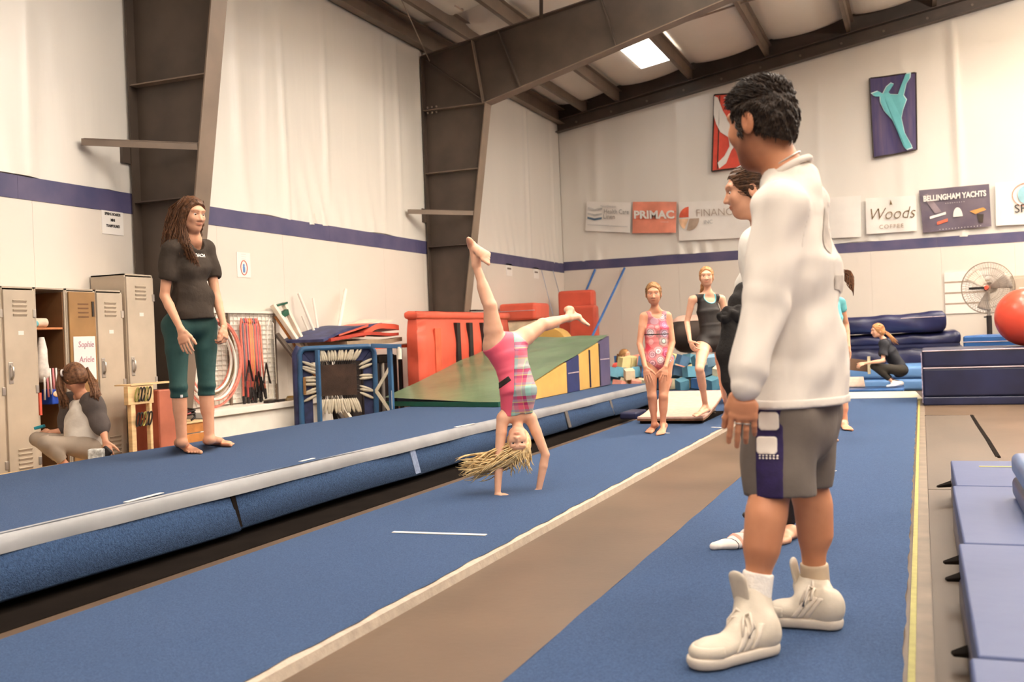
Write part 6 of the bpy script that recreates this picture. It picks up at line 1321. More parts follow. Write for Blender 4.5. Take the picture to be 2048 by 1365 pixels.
M_hco = hairmat('brown hair', (60,38,26), (118,78,50))
q = lambda x, y, z: c+(R[0]*x+R[1]*y+R[2]*z)*HS
hc = solid('hair', cap_prims(c, R, HS, .014, .018, .012), .005, M_hco, co, 0., [hpl(c, R, HS, (0, .076, .074), (0, 1, -.35)), hpl(c, R, HS, (0, .03, -.09), (0, .5, -1))], disp=wav([(.0015, (120, 90, 60), 0), (.0015, (-90, 120, 50), 1)]))
GS = [('long_strands', 170, [(.0, -.05, .085), (.03, -.105, .02), (.05, -.10, -.10), (.065, -.085, -.22), (.055, -.065, -.33)], [.022, .026, .028, .030, .024]),
      ('side_strands', 150, [(.03, .01, .098), (.080, -.015, .03), (.088, -.025, -.08), (.10, -.005, -.20), (.085, .045, -.30)], [.016, .012, .018, .024, .018]),
      ('front_strands', 100, [(.02, .05, .095), (.076, .018, .03), (.084, .012, -.08), (.085, .055, -.20), (.035, .095, -.32), (-.005, .105, -.41)], [.012, .008, .012, .018, .016, .008]),
      ('far_strands', 70, [(-.02, .03, .095), (-.076, -.01, .03), (-.080, -.035, -.08), (-.075, -.065, -.19)], [.014, .010, .014, .016])]
for k, (nm, n_, ct, sc) in enumerate(GS):
    P_ = [q(*p) for p in ct]; solid(nm, [cone(P_[i], P_[i+1], sc[i]*1.15, sc[i+1]*1.15*(.4 if i == len(P_)-2 else 1), .02) for i in range(len(P_)-1)], .006, M_hco, hc, disp=wav([(.003, (90, 60, 20), k), (.003, (-60, 80, 30), 1), (.003, (20, 20, 60), k)]))
    guided(nm, c, R, HS, M_hco, hc, int(n_*1.5), ct, sc, .0026, 2+k, .011, 3.6, 18)
# ---------------------------------------------------------------- handstand girl
s = .80
J = dict(wriL=(-2.442,5.772,0.041), wriR=(-2.262,6.006,0.030), elbL=(-2.438,5.807,0.258), elbR=(-2.213,6.026,0.257), shoL=(-2.425,5.857,0.499), shoR=(-2.290,5.997,0.486), neck=(-2.355,5.928,0.530), head=(-2.334,5.882,0.354), che=(-2.338,5.924,0.667), wai=(-2.370,5.934,0.792),
         hipL=(-2.461,5.876,0.952), hipR=(-2.391,6.012,0.959), kneL=(-2.468,5.831,1.200), kneR=(-2.271,6.222,1.074), ankL=(-2.560,5.849,1.460), ankR=(-2.190,6.502,1.116))
dwn = nrm(A3(J['head'])-A3(J['neck']))
hd = (dv(-.10, -1, .10), UPv*-1+RTv*.05)
hg, G, B, c, R, HS = person('blonde girl doing a handstand in a pink and plaid leotard', (-2.261,5.605,0.042), J, s, 'k', S_k, .0065, .0032, hd, hs=1.10, w=1.04,
    hands=dict(L=dict(D=dv(.95, -.25, -.10), N=dv(.1, 0, 1), curl=.03, spread=.5, tout=.7, s=.95), R=dict(D=dv(-.98, -.2, -.06), N=dv(-.1, 0, 1), curl=.03, spread=.5, tout=.7, s=.95)),
    feet=dict(L=((-2.587,5.861,1.581), (-2.405,5.771,1.459), nrm(A3(J['kneL'])-A3(J['ankL']))*-.6+dv(-.7, .3, .4)), R=((-2.223,6.543,1.165), (-2.095,6.680,1.038), dv(.3, -.3, .9))))
eyes(hg, c, R, HS, (74,60,48), (.15, 0))
M_lpink = mat('pink leotard', rgb(222,88,112), .5, .03, 6)
def plaid_mat():
    m = bpy.data.materials.new('plaid leotard'); m.use_nodes = True; nt = m.node_tree; N = nt.nodes; L = nt.links; b = N['Principled BSDF']; b.inputs['Roughness'].default_value = .5
    tc = N.new('ShaderNodeTexCoord'); sx = N.new('ShaderNodeSeparateXYZ'); L.new(tc.outputs['Object'], sx.inputs[0])
    def ramp(src, scale, off, cols):
        mu = N.new('ShaderNodeMath'); mu.operation = 'MULTIPLY_ADD'; mu.inputs[1].default_value = scale; mu.inputs[2].default_value = off; L.new(src, mu.inputs[0])
        fr_ = N.new('ShaderNodeMath'); fr_.operation = 'FRACT'; L.new(mu.outputs[0], fr_.inputs[0]); r = N.new('ShaderNodeValToRGB'); r.color_ramp.interpolation = 'CONSTANT'; L.new(fr_.outputs[0], r.inputs[0]); e = r.color_ramp.elements
        while len(e) > 1: e.remove(e[-1])
        e[0].position = 0; e[0].color = cols[0][1]
        for p, cc in cols[1:]: k = e.new(p); k.color = cc
        return r.outputs[0]
    tq, mv, pk, mg, yl = rgb(140,184,174), rgb(150,124,144), rgb(216,92,116), rgb(160,26,90), rgb(196,190,100)
    h = ramp(sx.outputs['Z'], 6.0, .35, [(0, tq), (.30, yl), (.33, mv), (.42, pk), (.58, mg), (.68, yl), (.71, mv), (.80, mg), (.92, tq)])
    v = ramp(sx.outputs['X'], 11., .1, [(0, tq), (.25, mv), (.5, pk), (.78, yl), (.82, mg)])
    mx = N.new('ShaderNodeMix'); mx.data_type = 'RGBA'; mx.inputs[0].default_value = .38; L.new(h, mx.inputs[6]); L.new(v, mx.inputs[7]); L.new(mx.outputs[2], b.inputs['Base Color']); return m
leo = infl(G['torso']+G['glute'], .004)+infl(G['neck'][1:], .004)+infl([G['legL'][0], G['legR'][0]], .004)
cuts = leo_cuts(J, B, s, .046, .058, .035, -.02)
lp = leo_planes(B, s, .115, .62)+[(A3(J['neck'])+B['up']*.018, B['up'])]
lt = solid('leotard', leo+cuts, .0055, M_lpink, hg, 0., lp, lap=2); tuck(hg, leo, lp, .010, .002)
bo = A3((-2.342,5.847,0.709)); bn = nrm(-RTv+UPv*.10-AWv*.25)
solid('plaid_panel', leo+cuts, .005, plaid_mat(), lt, .003, lp+[(bo, bn)], lap=2)
mo = A3((-2.393,5.827,0.726)); u1 = nrm(RTv*.75+UPv*.45); u2 = nrm(UPv*.75-RTv*.5)
solid('mesh_insert', leo, .004, M_blk, lt, .003, [(mo+u1*.045, u1), (mo-u1*.06, -u1), (mo+u2*.016, u2), (mo-u2*.016, -u2), (bo, -bn), (B['che'], AWv)])
M_hbl = hairmat('blonde hair', (196,160,104), (240,214,164))
hc = solid('hair', cap_prims(c, R, HS, .010, .014, .008), .0045, M_hbl, hg, 0., [hpl(c, R, HS, (0, .072, .076), (0, 1, -.30)), hpl(c, R, HS, (0, .01, -.06), (0, .9, -1))], disp=wav([(.0012, (120, 90, 60), 0)]))
long_hair('flying_strands', c, R, HS, M_hbl, hc, 170, .34, lambda p, r: -RTv*1.15+UPv*r.uniform(-.45, .45)+AWv*.1, 4, .0042, zmin=.0, ymax=.06, amp=.028, freq=1.1, grav=nrm(-RTv*.80-UPv*.42), cling=.2)
long_hair('loose_wisps', c, R, HS, M_hbl, hc, 40, .12, lambda p, r: RTv*r.uniform(-1, 1), 7, .004, zmin=.05, ymax=.09, amp=.01, freq=1.2, cling=.2)

# ---------------------------------------------------------------- girl in the patterned leotard
s = .87; d0 = 9.85
J = dict(hipR=(-2.437,9.633,0.724), hipL=(-2.294,9.711,0.717), kneR=(-2.414,9.587,0.390), kneL=(-2.312,9.627,0.381), ankR=(-2.421,9.669,0.110), ankL=(-2.338,9.670,0.105), shoR=(-2.478,9.629,1.149), shoL=(-2.269,9.756,1.145),
         elbR=(-2.513,9.571,0.891), elbL=(-2.228,9.728,0.888), wriR=(-2.427,9.432,0.670), wriL=(-2.257,9.521,0.662), neck=(-2.374,9.692,1.203), head=(-2.374,9.639,1.365))
hd = (dv(-.18, -1, -.12), UPv)
pg, G, B, c, R, HS = person('girl in pink circle patterned leotard with hands on her thighs', (-2.421,9.720,0.042), J, s, 'k', S_k2, .008, .0045, hd, hs=1.06,
    hands=dict(R=dict(D=dv(.12, -.25, -1), N=dv(-.3, -1, 0), curl=.12, spread=.6, tout=.7), L=dict(D=dv(-.22, -.25, -1), N=dv(.2, -1, 0), curl=.12, spread=.6, tout=.7)),
    feet=dict(R=((-2.504,10.077,0.042), (-2.421,9.388,0.042)), L=((-2.404,10.021,0.042), (-2.258,9.208,0.042))))
eyes(pg, c, R, HS, (70,50,36), (-.1, -.3))
def circles_mat():
    m = bpy.data.materials.new('circle pattern leotard'); m.use_nodes = True; nt = m.node_tree; N = nt.nodes; L = nt.links; b = N['Principled BSDF']; b.inputs['Roughness'].default_value = .5
    tc = N.new('ShaderNodeTexCoord'); vo = N.new('ShaderNodeTexVoronoi'); vo.inputs['Scale'].default_value = 11; vo.inputs['Randomness'].default_value = .6; L.new(tc.outputs['Object'], vo.inputs['Vector'])
    r = N.new('ShaderNodeValToRGB'); r.color_ramp.interpolation = 'CONSTANT'; L.new(vo.outputs['Distance'], r.inputs[0]); e = r.color_ramp.elements
    e[0].position = 0; e[0].color = (1, 1, 1, 1); e[1].position = .16; e[1].color = rgb(196,176,186)
    for p, cc in ((.22, (1, 1, 1, 1)), (.34, rgb(140,96,112)), (.38, rgb(244,190,190)), (.55, rgb(232,140,140))): k = e.new(p); k.color = cc
    r2 = N.new('ShaderNodeValToRGB'); r2.color_ramp.interpolation = 'CONSTANT'; sp = N.new('ShaderNodeSeparateColor'); L.new(vo.outputs['Color'], sp.inputs[0]); L.new(sp.outputs[0], r2.inputs[0]); e = r2.color_ramp.elements
    e[0].position = 0; e[0].color = rgb(240,224,222); e[1].position = .3; e[1].color = rgb(190,208,198)
    for p, cc in ((.45, rgb(232,190,196)), (.7, rgb(190,180,196)), (.88, rgb(236,130,168))): k = e.new(p); k.color = cc
    mx = N.new('ShaderNodeMix'); mx.data_type = 'RGBA'; mx.blend_type = 'MULTIPLY'; mx.inputs[0].default_value = 1; L.new(r.outputs[0], mx.inputs[6]); L.new(r2.outputs[0], mx.inputs[7]); L.new(mx.outputs[2], b.inputs['Base Color']); return m
leo = infl(G['torso']+G['glute'], .004)+infl(G['neck'][1:], .004)+infl([G['legL'][0], G['legR'][0]], .004)
lp = leo_planes(B, s, .115, .60)+[(A3(J['neck'])-UPv*.005, UPv)]
lt = solid('leotard', leo+leo_cuts(J, B, s, .060, .062, .05, .03), .0065, circles_mat(), pg, 0., lp, lap=2); tuck(pg, leo, lp, .01, .002)
solid('dark_band', leo, .005, M_blk, lt, .002, [(B['che']-UPv*.055, UPv), (B['che']-UPv*.067, -UPv)])
M_hgb = hairmat('golden brown hair', (122,84,48), (178,132,84))
hc = solid('hair', cap_prims(c, R, HS, .008, .012, .006), .005, M_hgb, pg, 0., [hpl(c, R, HS, (0, .070, .078), (0, 1, -.30)), hpl(c, R, HS, (0, .01, -.055), (0, .9, -1))], disp=wav([(.0012, (120, 90, 60), 0)]))
solid('bun', [ell(c-R[1]*.115*HS+R[2]*.0, (.035*HS, .03*HS, .04*HS), R)], .005, M_hgb, hc)
combed('combed_strands', c, R, HS, M_hgb, hc, 170, (0, -.115, .0), 3)
# ---------------------------------------------------------------- girl in the black leotard on the springboard
s = .90
J = dict(hipR=(-2.097,10.598,0.857), hipL=(-1.962,10.760,0.838), kneR=(-2.085,10.258,0.612), kneL=(-1.975,10.947,0.420), ankR=(-2.091,10.523,0.219), ankL=(-1.985,11.211,0.111), shoR=(-2.205,10.600,1.318), shoL=(-1.930,10.796,1.314),
         elbR=(-2.270,10.616,1.087), elbL=(-1.877,10.795,1.055), wriR=(-2.210,10.446,0.889), wriL=(-1.874,10.612,0.838), neck=(-2.056,10.703,1.375), head=(-2.057,10.660,1.551))
hd = (dv(-.22, -1, -.03), UPv)
bg, G, B, c, R, HS = person('girl in black leotard with one foot up on the springboard', (-2.051,10.529,0.100), J, s, 'k', S_k, .008, .0045, hd, hs=1.0, w=.98,
    hands=dict(R=dict(D=dv(.25, -.5, -.8), N=dv(-.9, -.3, .2), curl=.45), L=dict(D=dv(-.3, -.5, -.8), N=dv(.9, -.3, .2), curl=.45)),
    feet=dict(R=((-2.066,10.565,0.154), (-2.168,10.201,0.124)), L=((-1.974,11.323,0.047), (-1.991,11.047,0.038))))
eyes(bg, c, R, HS, (70,60,54), (-.1, 0))
M_lblk = mat('black leotard', rgb(36,30,28), .6, .08, 9); M_turq = mat('turquoise trim', rgb(120,196,204), .5)
leo = infl(G['torso']+G['glute'], .004)+infl(G['neck'][1:], .004)+infl([G['legL'][0], G['legR'][0]], .004)
lp = leo_planes(B, s, .115, .60)+[(A3(J['neck'])-UPv*.0, UPv)]; ct = leo_cuts(J, B, s, .066, .078, .05, .045)
lt = solid('leotard', leo+ct, .0065, M_lblk, bg, 0., lp, lap=2); tuck(bg, leo, lp, .01, .002)
solid('neck_trim', leo+ct+[ell(ct[0].c, tuple(v+.012 for v in ct[0].r), None, .0, 'i')], .0042, M_turq, lt, .003, lp, box=(ct[0].c-.12, ct[0].c+.12))
M_hrb = hairmat('strawberry blonde hair', (150,100,58), (204,154,104))
hc = solid('hair', cap_prims(c, R, HS, .007, .012, .005), .005, M_hrb, bg, 0., [hpl(c, R, HS, (0, .070, .080), (0, 1, -.30)), hpl(c, R, HS, (0, .0, -.05), (0, 1.0, -1))], disp=wav([(.001, (120, 90, 60), 0)]))
pn_ = c-R[1]*.095*HS+R[2]*.03*HS; rs = random.Random(8)
strands('ponytail', [[pn_+R[0]*rs.uniform(-.01, .01), pn_-R[1]*.03+R[0]*(.02+rs.uniform(-.015, .015))-UPv*.03, pn_-R[1]*.03+R[0]*(.045+rs.uniform(-.02, .02))-UPv*.11, pn_-R[1]*.0+R[0]*(.06+rs.uniform(-.02, .02))-UPv*rs.uniform(.18, .25)] for _ in range(40)], M_hrb, hc, .007)
combed('combed_strands', c, R, HS, M_hrb, hc, 170, (0, -.095, .04), 4)
# ---------------------------------------------------------------- woman behind the man
s = 1.0
J = dict(hipL=(-0.680,4.573,0.663), hipR=(-0.609,4.774,0.658), kneL=(-0.677,4.573,0.333), kneR=(-0.601,4.819,0.287), ankL=(-0.702,4.584,0.070), ankR=(-0.621,4.896,0.003), shoL=(-0.669,4.559,1.363), shoR=(-0.608,4.906,1.388),
         elbL=(-0.661,4.539,1.100), elbR=(-0.590,4.934,1.103), wriL=(-0.667,4.472,0.906), wriR=(-0.611,4.774,0.897), neck=(-0.643,4.720,1.463), head=(-0.701,4.676,1.614))
hd = (dv(-.97, .12, -.16), UPv+RTv*-.1)
wo, G, B, c, R, HS = person('woman with slicked dark hair in white top standing behind the man', (-0.679,4.628,0.036), J, s, 'f', S_f, .009, .004, hd, hs=.98, w=.88,
    hands=dict(L=dict(D=dv(.05, 0, -1), N=dv(.1, -1, .1), curl=.4)), feet=dict(L=((-0.729,4.673,0.036), (-0.853,4.454,0.036)), R=((-0.571,4.818,0.036), (-0.636,4.636,0.036))))
eyes(wo, c, R, HS, (60,44,34), (0, -.35))
M_wtop = mat('pale tee cloth', rgb(232,226,216), .85, .02, 8, .3, 14, bdist=.02)
hemc = A3((-0.662,4.667,0.745)); tee = infl(G['torso'], .014)+[econe(hemc-UPv*.03, hemc+UPv*.14, B['hs'], (.18, .14), (.168, .13), .05)]
for sd in 'LR': sh, el, wr = A3(J['sho'+sd]), A3(J['elb'+sd]), A3(J['wri'+sd]); tee += [cone(sh-UPv*.005, el, .066, .056, .04), cone(el, el+(wr-el)*.8, .054, .042, .04), cone(A3(J['neck'])-UPv*.04, sh*.8+A3(J['neck'])*.2, .058, .060, .05)]
ts = solid('top', tee+[cone(A3(J['neck'])-UPv*.02+B['fwd']*.02, A3(J['head']), .058, .064, .006, 's')], .008, M_wtop, wo, 0., [(hemc, -UPv)], 0., tf, lap=1); tuck(wo, tee, [(hemc+UPv*.02, -UPv)], grow=.002)
lg = infl(G['legL']+G['legR'], .006)+infl(G['glute']+G['torso'][:2], .005); kz = A3((-0.585,4.717,0.224))[2]
solid('leggings', lg, .008, mat('black leggings', rgb(34,30,30), .7), wo, 0., [((0, 0, kz-.14), -UPv), (B['hm']+UPv*.1, UPv)]); tuck(wo, lg, [((0, 0, kz-.12), -UPv)], .012, .003)
sk_ = infl(G['footL'], .005)+[cone(J['ankL'], A3(J['ankL'])+UPv*.06, .043, .043, .02)]
M_sst = mat('striped sock', rgb(232,222,214), .9, .02)
so_ = solid('sock', sk_, .005, M_sst, wo, 0., [(A3(J['ankL'])+UPv*.05, UPv), ((0, 0, .0365), -UPv)]); tuck(wo, sk_, (), .012, .004)
hl_, tl_ = A3((-0.729,4.673,0.036)), A3((-0.853,4.454,0.036)); dd = nrm(tl_-hl_)
for k, t in enumerate((.45, .60, .72)): o = hl_+dd*(.24*t); solid('sock_stripe', sk_, .0035, [mat('salmon stripe', rgb(232,170,150), .9), M_blk][k == 2], so_, .002, [(o+dd*(.007 if k < 2 else .003), dd), (o-dd*(.007 if k < 2 else .003), -dd), ((0, 0, .037), -UPv)])
for sd in 'LR':
    a_ = A3(J['ank'+sd]); ring(a_+UPv*.105, UPv, RTv, .052, .052, .012, M_blk, 'ankle_band', wo)
M_hdk = hairmat('slick dark brown hair', (44,30,22), (104,72,48))
hc = solid('hair', cap_prims(c, R, HS, .008, .016, .006), .0045, M_hdk, wo, 0., [hpl(c, R, HS, (0, .072, .076), (0, 1, -.30)), hpl(c, R, HS, (0, -.01, -.055), (0, 1.2, -1))], disp=wav([(.0014, (30, 40, 220), 0), (.001, (60, 90, 160), 1)]))
solid('bun', [ell(c-R[1]*.13*HS+R[2]*.02, (.045*HS, .04*HS, .045*HS), R)], .005, M_hdk, hc)
combed('combed_strands', c, R, HS, M_hdk, hc, 220, (0, -.13, .02), 5, .0026, -.04, .08, .009)
# jacket tied at her waist
M_jk = mat('black jacket cloth', rgb(40,36,34), .85, .1, 12, .3, 60); M_jkg = mat('grey jacket lining', rgb(120,110,102), .85, .2, 40)
kn = A3((-0.758,4.393,1.056)); jk = solid('jacket', [econe(A3((-0.659,4.648,1.053))-UPv*.04, A3((-0.659,4.648,1.053))+UPv*.03, B['hs'], (.165, .145), (.160, .140), .02), cone(kn, A3((-0.714,4.539,1.050)), .034, .04, .03)], .008, M_jk, wo, disp=wav([(.004, (50, 40, 60), 0)]))
fdj = wav([(.006, (40, 20, 3), 0), (.005, (-30, 50, 5), 1.)])
solid('knot', [ell(kn, (.045, .04, .038)), cone(kn+RTv*.02, kn+RTv*.09+UPv*.015, .034, .03, .02)], .006, M_jk, jk, disp=wav([(.005, (90, 60, 80), 0), (.004, (-70, 90, 100), 1)]))
solid('drape', [econe(kn-UPv*.02, A3((-0.754,4.405,0.900)), RTv, (.028, .03), (.062, .045), .03), econe(A3((-0.754,4.405,0.900)), A3((-0.755,4.414,0.778)), RTv, (.062, .045), (.050, .04), .03), econe(A3((-0.755,4.414,0.778)), A3((-0.766,4.410,0.697)), RTv, (.04, .035), (.012, .02), .03)], .007, M_jk, jk, disp=fdj)
solid('lining', [econe(kn+RTv*.05, A3((-0.726,4.470,0.908)), RTv, (.025, .03), (.03, .03), .03), econe(A3((-0.736,4.465,0.844)), A3((-0.769,4.452,0.709)), RTv, (.03, .03), (.022, .02), .03)], .007, M_jkg, jk, disp=fdj)

# ---------------------------------------------------------------- girl squatting by the lockers
s = .80
J = dict(hipL=(-5.544,5.577,0.350), hipR=(-5.356,5.478,0.348), kneL=(-5.770,5.415,0.420), kneR=(-5.448,5.186,0.418), ankL=(-5.601,5.482,0.238), ankR=(-5.371,5.298,0.237), shoL=(-5.694,5.651,0.654), shoR=(-5.363,5.528,0.645), che=(-5.505,5.573,0.580), wai=(-5.456,5.541,0.463),
         elbL=(-5.691,5.601,0.458), elbR=(-5.251,5.490,0.481), wriL=(-5.737,5.500,0.454), wriR=(-5.192,5.452,0.396), neck=(-5.522,5.588,0.713), head=(-5.545,5.558,0.832))
hd = (dv(-.65, .45, -.75), UPv*.8+dv(-.6, .4)*.6)
lgz, G, B, c, R, HS = person('girl in grey raglan tee squatting in front of the open locker', (-5.5,5.5,.20), J, s, 'k', S_k2, .008, .0045, hd, hs=1.05,
    hands=dict(L=dict(D=dv(-1, .1, -.05), N=dv(0, -.6, .8), curl=.55), R=dict(D=dv(.25, -.1, -1), N=dv(.3, -1, 0), curl=.6)), feet=dict(L=((-5.585,5.518,0.195), (-5.722,5.463,0.194)), R=((-5.345,5.323,0.193), (-5.477,5.271,0.192))))
MB().box((-5.95, 5.0, 0), (-5.18, 5.95, .195)).build('low_step', M_wood, bevel=.01, label='low wooden step under the squatting girl by the lockers', cat='step')
M_rag = mat('light grey tee', rgb(206,196,184), .85, .04, 8, .3, 16, bdist=.02); M_ragd = mat('charcoal raglan sleeve', rgb(84,74,70), .85, .05, 8, .3, 16, bdist=.02); M_gl = mat('grey brown leggings', rgb(150,134,118), .8, .06, 9)
hemd = nrm(B['hm']-B['sm']); hemc = B['hm']+hemd*.02; tee = infl(G['torso'], .018)+[econe(hemc-hemd*.02, hemc-hemd*.16, B['hs'], (.155, .13), (.145, .12), .05)]; slv = []
for sd in 'LR': sh, el = A3(J['sho'+sd]), A3(J['elb'+sd]); slv += [cone(sh+(A3(J['neck'])-sh)*.35, sh, .056, .062, .04), cone(sh, sh+(el-sh)*.92, .060, .056, .04)]
tfl = wav([(.004, (24, 18, 30), 0), (.003, (-34, 26, 40), 1.2)])
hmpl = [(hemc, hemd)]
ts = solid('raglan_tee', tee+slv+[cone(A3(J['neck']), A3(J['head']), .056, .06, .006, 's')], .007, M_rag, lgz, 0., hmpl, 0., tfl, lap=1); tuck(lgz, tee+slv, hmpl, .018, .003)
for i in (0, 2): solid('raglan_sleeve', slv[i:i+2]+[cone(A3(J['neck']), A3(J['head']), .058, .06, .006, 's')], .006, M_ragd, ts, .0065, [], 0., tfl, lap=1)
lg = infl(G['legL']+G['legR'], .008)+infl(G['glute']+G['torso'][:1], .007)
pls = []
ge = []
for sd in 'LR': a_, k_ = A3(J['ank'+sd]), A3(J['kne'+sd]); ge.append(cone(a_+(k_-a_)*.05, a_-(k_-a_)*.35, .06, .06, .006, 's'))
solid('leggings', lg+ge, .007, M_gl, lgz, 0., [(B['hm']-hemd*.25, -hemd)]); tuck(lgz, lg, (), .010, .002)
M_hpg = hairmat('chestnut hair', (78,50,34), (136,94,64))
hc = solid('hair', cap_prims(c, R, HS, .012, .016, .010), .005, M_hpg, lgz, 0., [hpl(c, R, HS, (0, .070, .05), (0, 1, -.3)), hpl(c, R, HS, (0, -.03, -.085), (0, .6, -1))], disp=wav([(.0015, (120, 90, 60), 0)]))
rs = random.Random(4)
for sg, e in ((-1, A3((-5.585,5.490,0.686))), (1, A3((-5.311,5.497,0.716)))):
    b0 = c+(R[0]*sg*.085+R[1]*-.02+R[2]*.05)*HS; mid = b0+(RTv*sg*.03)+UPv*.0
    strands('pigtail', [[b0, b0+RTv*sg*.035+UPv*rs.uniform(-.02, .03), b0*.5+e*.5+RTv*sg*(.03+rs.uniform(-.02, .02))+AWv*rs.uniform(-.03, .03), e+RTv*rs.uniform(-.03, .03)+AWv*rs.uniform(-.03, .03), e+RTv*rs.uniform(-.03, .03)-UPv*rs.uniform(.02, .07)] for _ in range(46)], M_hpg, hc, .0075)
    ring(b0+RTv*sg*.012, RTv*sg, UPv, .02, .02, .007, mat('white hair tie', rgb(226,214,206), .7), 'hair_tie', hc, 20)
M_teal = mat('teal plastic', rgb(40,140,156), .4)
b = MB(); p = A3((-5.771,5.446,0.491)); b.bar(p-RTv*.035+UPv*.0, p+RTv*.03+UPv*.015, .045, .022); b.build('teal_jar', M_teal, bevel=.006, label='small teal object in the squatting girl\'s hand', cat='object')
b = MB(); p = A3((-5.664,5.407,0.449)); b.tube([p, p+RTv*.02-UPv*.06, p+RTv*.035-UPv*.12, p+RTv*.03-UPv*.16], .006, 6); b.build('beaded_cord', mat('pink white beads', rgb(226,190,180), .6, .25, 90), smooth=True, label='pink and white beaded cord hanging from the girl\'s hand', cat='cord')
b = MB(); p = A3((-5.210,5.383,0.316)); b.bar(p-RTv*.05, p+RTv*.05, .06, .08); b.build('toy_box', mat('white black box', rgb(220,212,200), .5, .3, 30), bevel=.01, label='white and black box on the floor behind the squatting girl', cat='box')
b = MB(); p = A3((-5.180,5.436,0.354)); b.bar(p-RTv*.02, p+RTv*.03-UPv*.05, .03, .06); b.build('dark_shoe', M_blk, bevel=.01, label='small black shoe under the squatting girl\'s right hand', cat='shoe')
combed('combed_strands', c, R, HS, M_hpg, hc, 120, (-.085, -.02, .05), 6, grow=.014)
combed('combed_strands', c, R, HS, M_hpg, hc, 120, (.085, -.02, .05), 7, grow=.014)
# ---------------------------------------------------------------- crouching girl at the back right
s = .805; D0 = 15.3
J = dict(hipL=(-0.292,14.859,0.343), hipR=(-0.278,15.161,0.329), kneL=(-0.615,14.681,0.419), kneR=(-0.606,15.078,0.389), ankL=(-0.378,14.775,0.186), ankR=(-0.367,15.125,0.180), shoL=(-0.479,14.736,0.705), shoR=(-0.466,15.136,0.703),
         elbL=(-0.496,14.631,0.492), elbR=(-0.501,15.170,0.473), wriL=(-0.724,14.588,0.466), wriR=(-0.730,14.980,0.452), neck=(-0.483,14.932,0.762), head=(-0.562,14.901,0.896))
hd = (dv(-1, -.05, -.12), UPv)
cg, G, B, c, R, HS = person('girl in dark tee crouching by the boards at the back right', (-0.369,15.125,0.125), J, s, 'k', S_k, .011, .006, hd, hs=1.02,
    hands=dict(L=dict(D=dv(-1, 0, -.25), N=dv(0, -.5, .8), curl=.5), R=dict(D=dv(-1, 0, -.25), N=dv(0, .5, .8), curl=.5)), feet=dict(L=((-0.279,14.814,0.148), (-0.448,14.697,0.131)), R=((-0.266,15.165,0.135), (-0.433,15.098,0.114))))
M_dk = mat('black navy tee', rgb(38,38,44), .85, .06, 9); M_pants = mat('black olive leggings', rgb(40,34,26), .8, .06, 9)
tee = infl(G['torso'], .014); slv = []
for sd in 'LR': sh, el = A3(J['sho'+sd]), A3(J['elb'+sd]); slv += [cone(A3(J['neck'])-UPv*.02, sh, .056, .062, .04), cone(sh, sh+(el-sh)*.6, .060, .060, .04)]
solid('tee_shirt', tee+slv+[cone(A3(J['neck']), A3(J['head']), .054, .06, .006, 's')]+[sleeve_cut(J, sd, .62) for sd in 'LR'], .009, M_dk, cg, 0., [], 0., tfl, lap=1); tuck(cg, tee+slv[:1]+slv[2:3], (), .018, .003)
lg = infl(G['legL']+G['legR']+G['glute'], .008); ge = []
for sd in 'LR': a_, k_ = A3(J['ank'+sd]), A3(J['kne'+sd]); ge.append(cone(a_+(k_-a_)*.08, a_-(k_-a_)*.35, .06, .06, .006, 's'))
solid('leggings', lg+ge, .009, M_pants, cg); tuck(cg, lg, (), .012, .002)
for sd in 'LR': solid('shoe', infl(G['foot'+sd], .006), .008, M_sock, cg)
M_hor = hairmat('light auburn hair', (180,120,72), (224,172,122))
hc = solid('hair', cap_prims(c, R, HS, .010, .014, .008), .007, M_hor, cg, 0., [hpl(c, R, HS, (0, .066, .06), (0, 1, -.3)), hpl(c, R, HS, (0, -.01, -.06), (0, .8, -1))])
rs = random.Random(5); p0 = c-R[1]*.095*HS; e = A3((-0.325,14.947,0.722))
strands('ponytail', [[p0, p0*.6+e*.4+UPv*rs.uniform(-.01, .03), e+UPv*rs.uniform(-.03, .03)+RTv*rs.uniform(-.04, .02)+AWv*rs.uniform(-.03, .03)] for _ in range(36)], M_hor, hc, .012)
b = MB(); b.bar((-0.987,14.681,0.463), (-0.684,14.802,0.416), .04, .16); b.build('brown_plank', mat('brown board', rgb(96,70,52), .6, .1), label='brown board held by the crouching girl', cat='board', bevel=.005)
b = MB(); p = A3((-0.681,14.754,0.452)); b.bar(p-UPv*.14, p+UPv*.1, .04, .04); b.build('cream_post', mat('cream post', rgb(214,200,164), .5), label='short cream post beside the brown board', cat='post', bevel=.005)
combed('combed_strands', c, R, HS, M_hor, hc, 90, (0, -.11, .01), 8, .0035, grow=.011)
# ---------------------------------------------------------------- girl in red in the foam pit, and the small head in front of her
s = .70
J = dict(hipL=(-4.217,15.327,0.138), hipR=(-4.333,15.173,0.150), kneL=(-4.082,15.004,0.141), kneR=(-4.195,14.851,0.152), ankL=(-4.177,15.289,0.102), ankR=(-4.292,15.135,0.113), shoL=(-4.183,15.396,0.482), shoR=(-4.363,15.162,0.496), elbL=(-4.154,15.353,0.313), elbR=(-4.398,15.093,0.316), wriL=(-4.119,15.259,0.164), wriR=(-4.376,14.994,0.162), neck=(-4.270,15.286,0.527), head=(-4.246,15.274,0.658))
rg, G, B, c, R, HS = person('small girl in coral shirt sitting in the foam pit', (-4.256,15.203,0.093), J, s, 'k', S_k, .011, .006, (dv(.85, -.5, .0), UPv), hs=1.15, hands=dict(R=dict(D=dv(0, 0, -1), N=dv(-.5, -1), curl=.2)), feet=dict(L=((-4.176,15.343,0.090), (-4.109,15.154,0.094)), R=((-4.325,15.197,0.102), (-4.265,14.984,0.107))))
eyes(rg, c, R, HS)
tee = infl(G['torso'], .010); slv = []
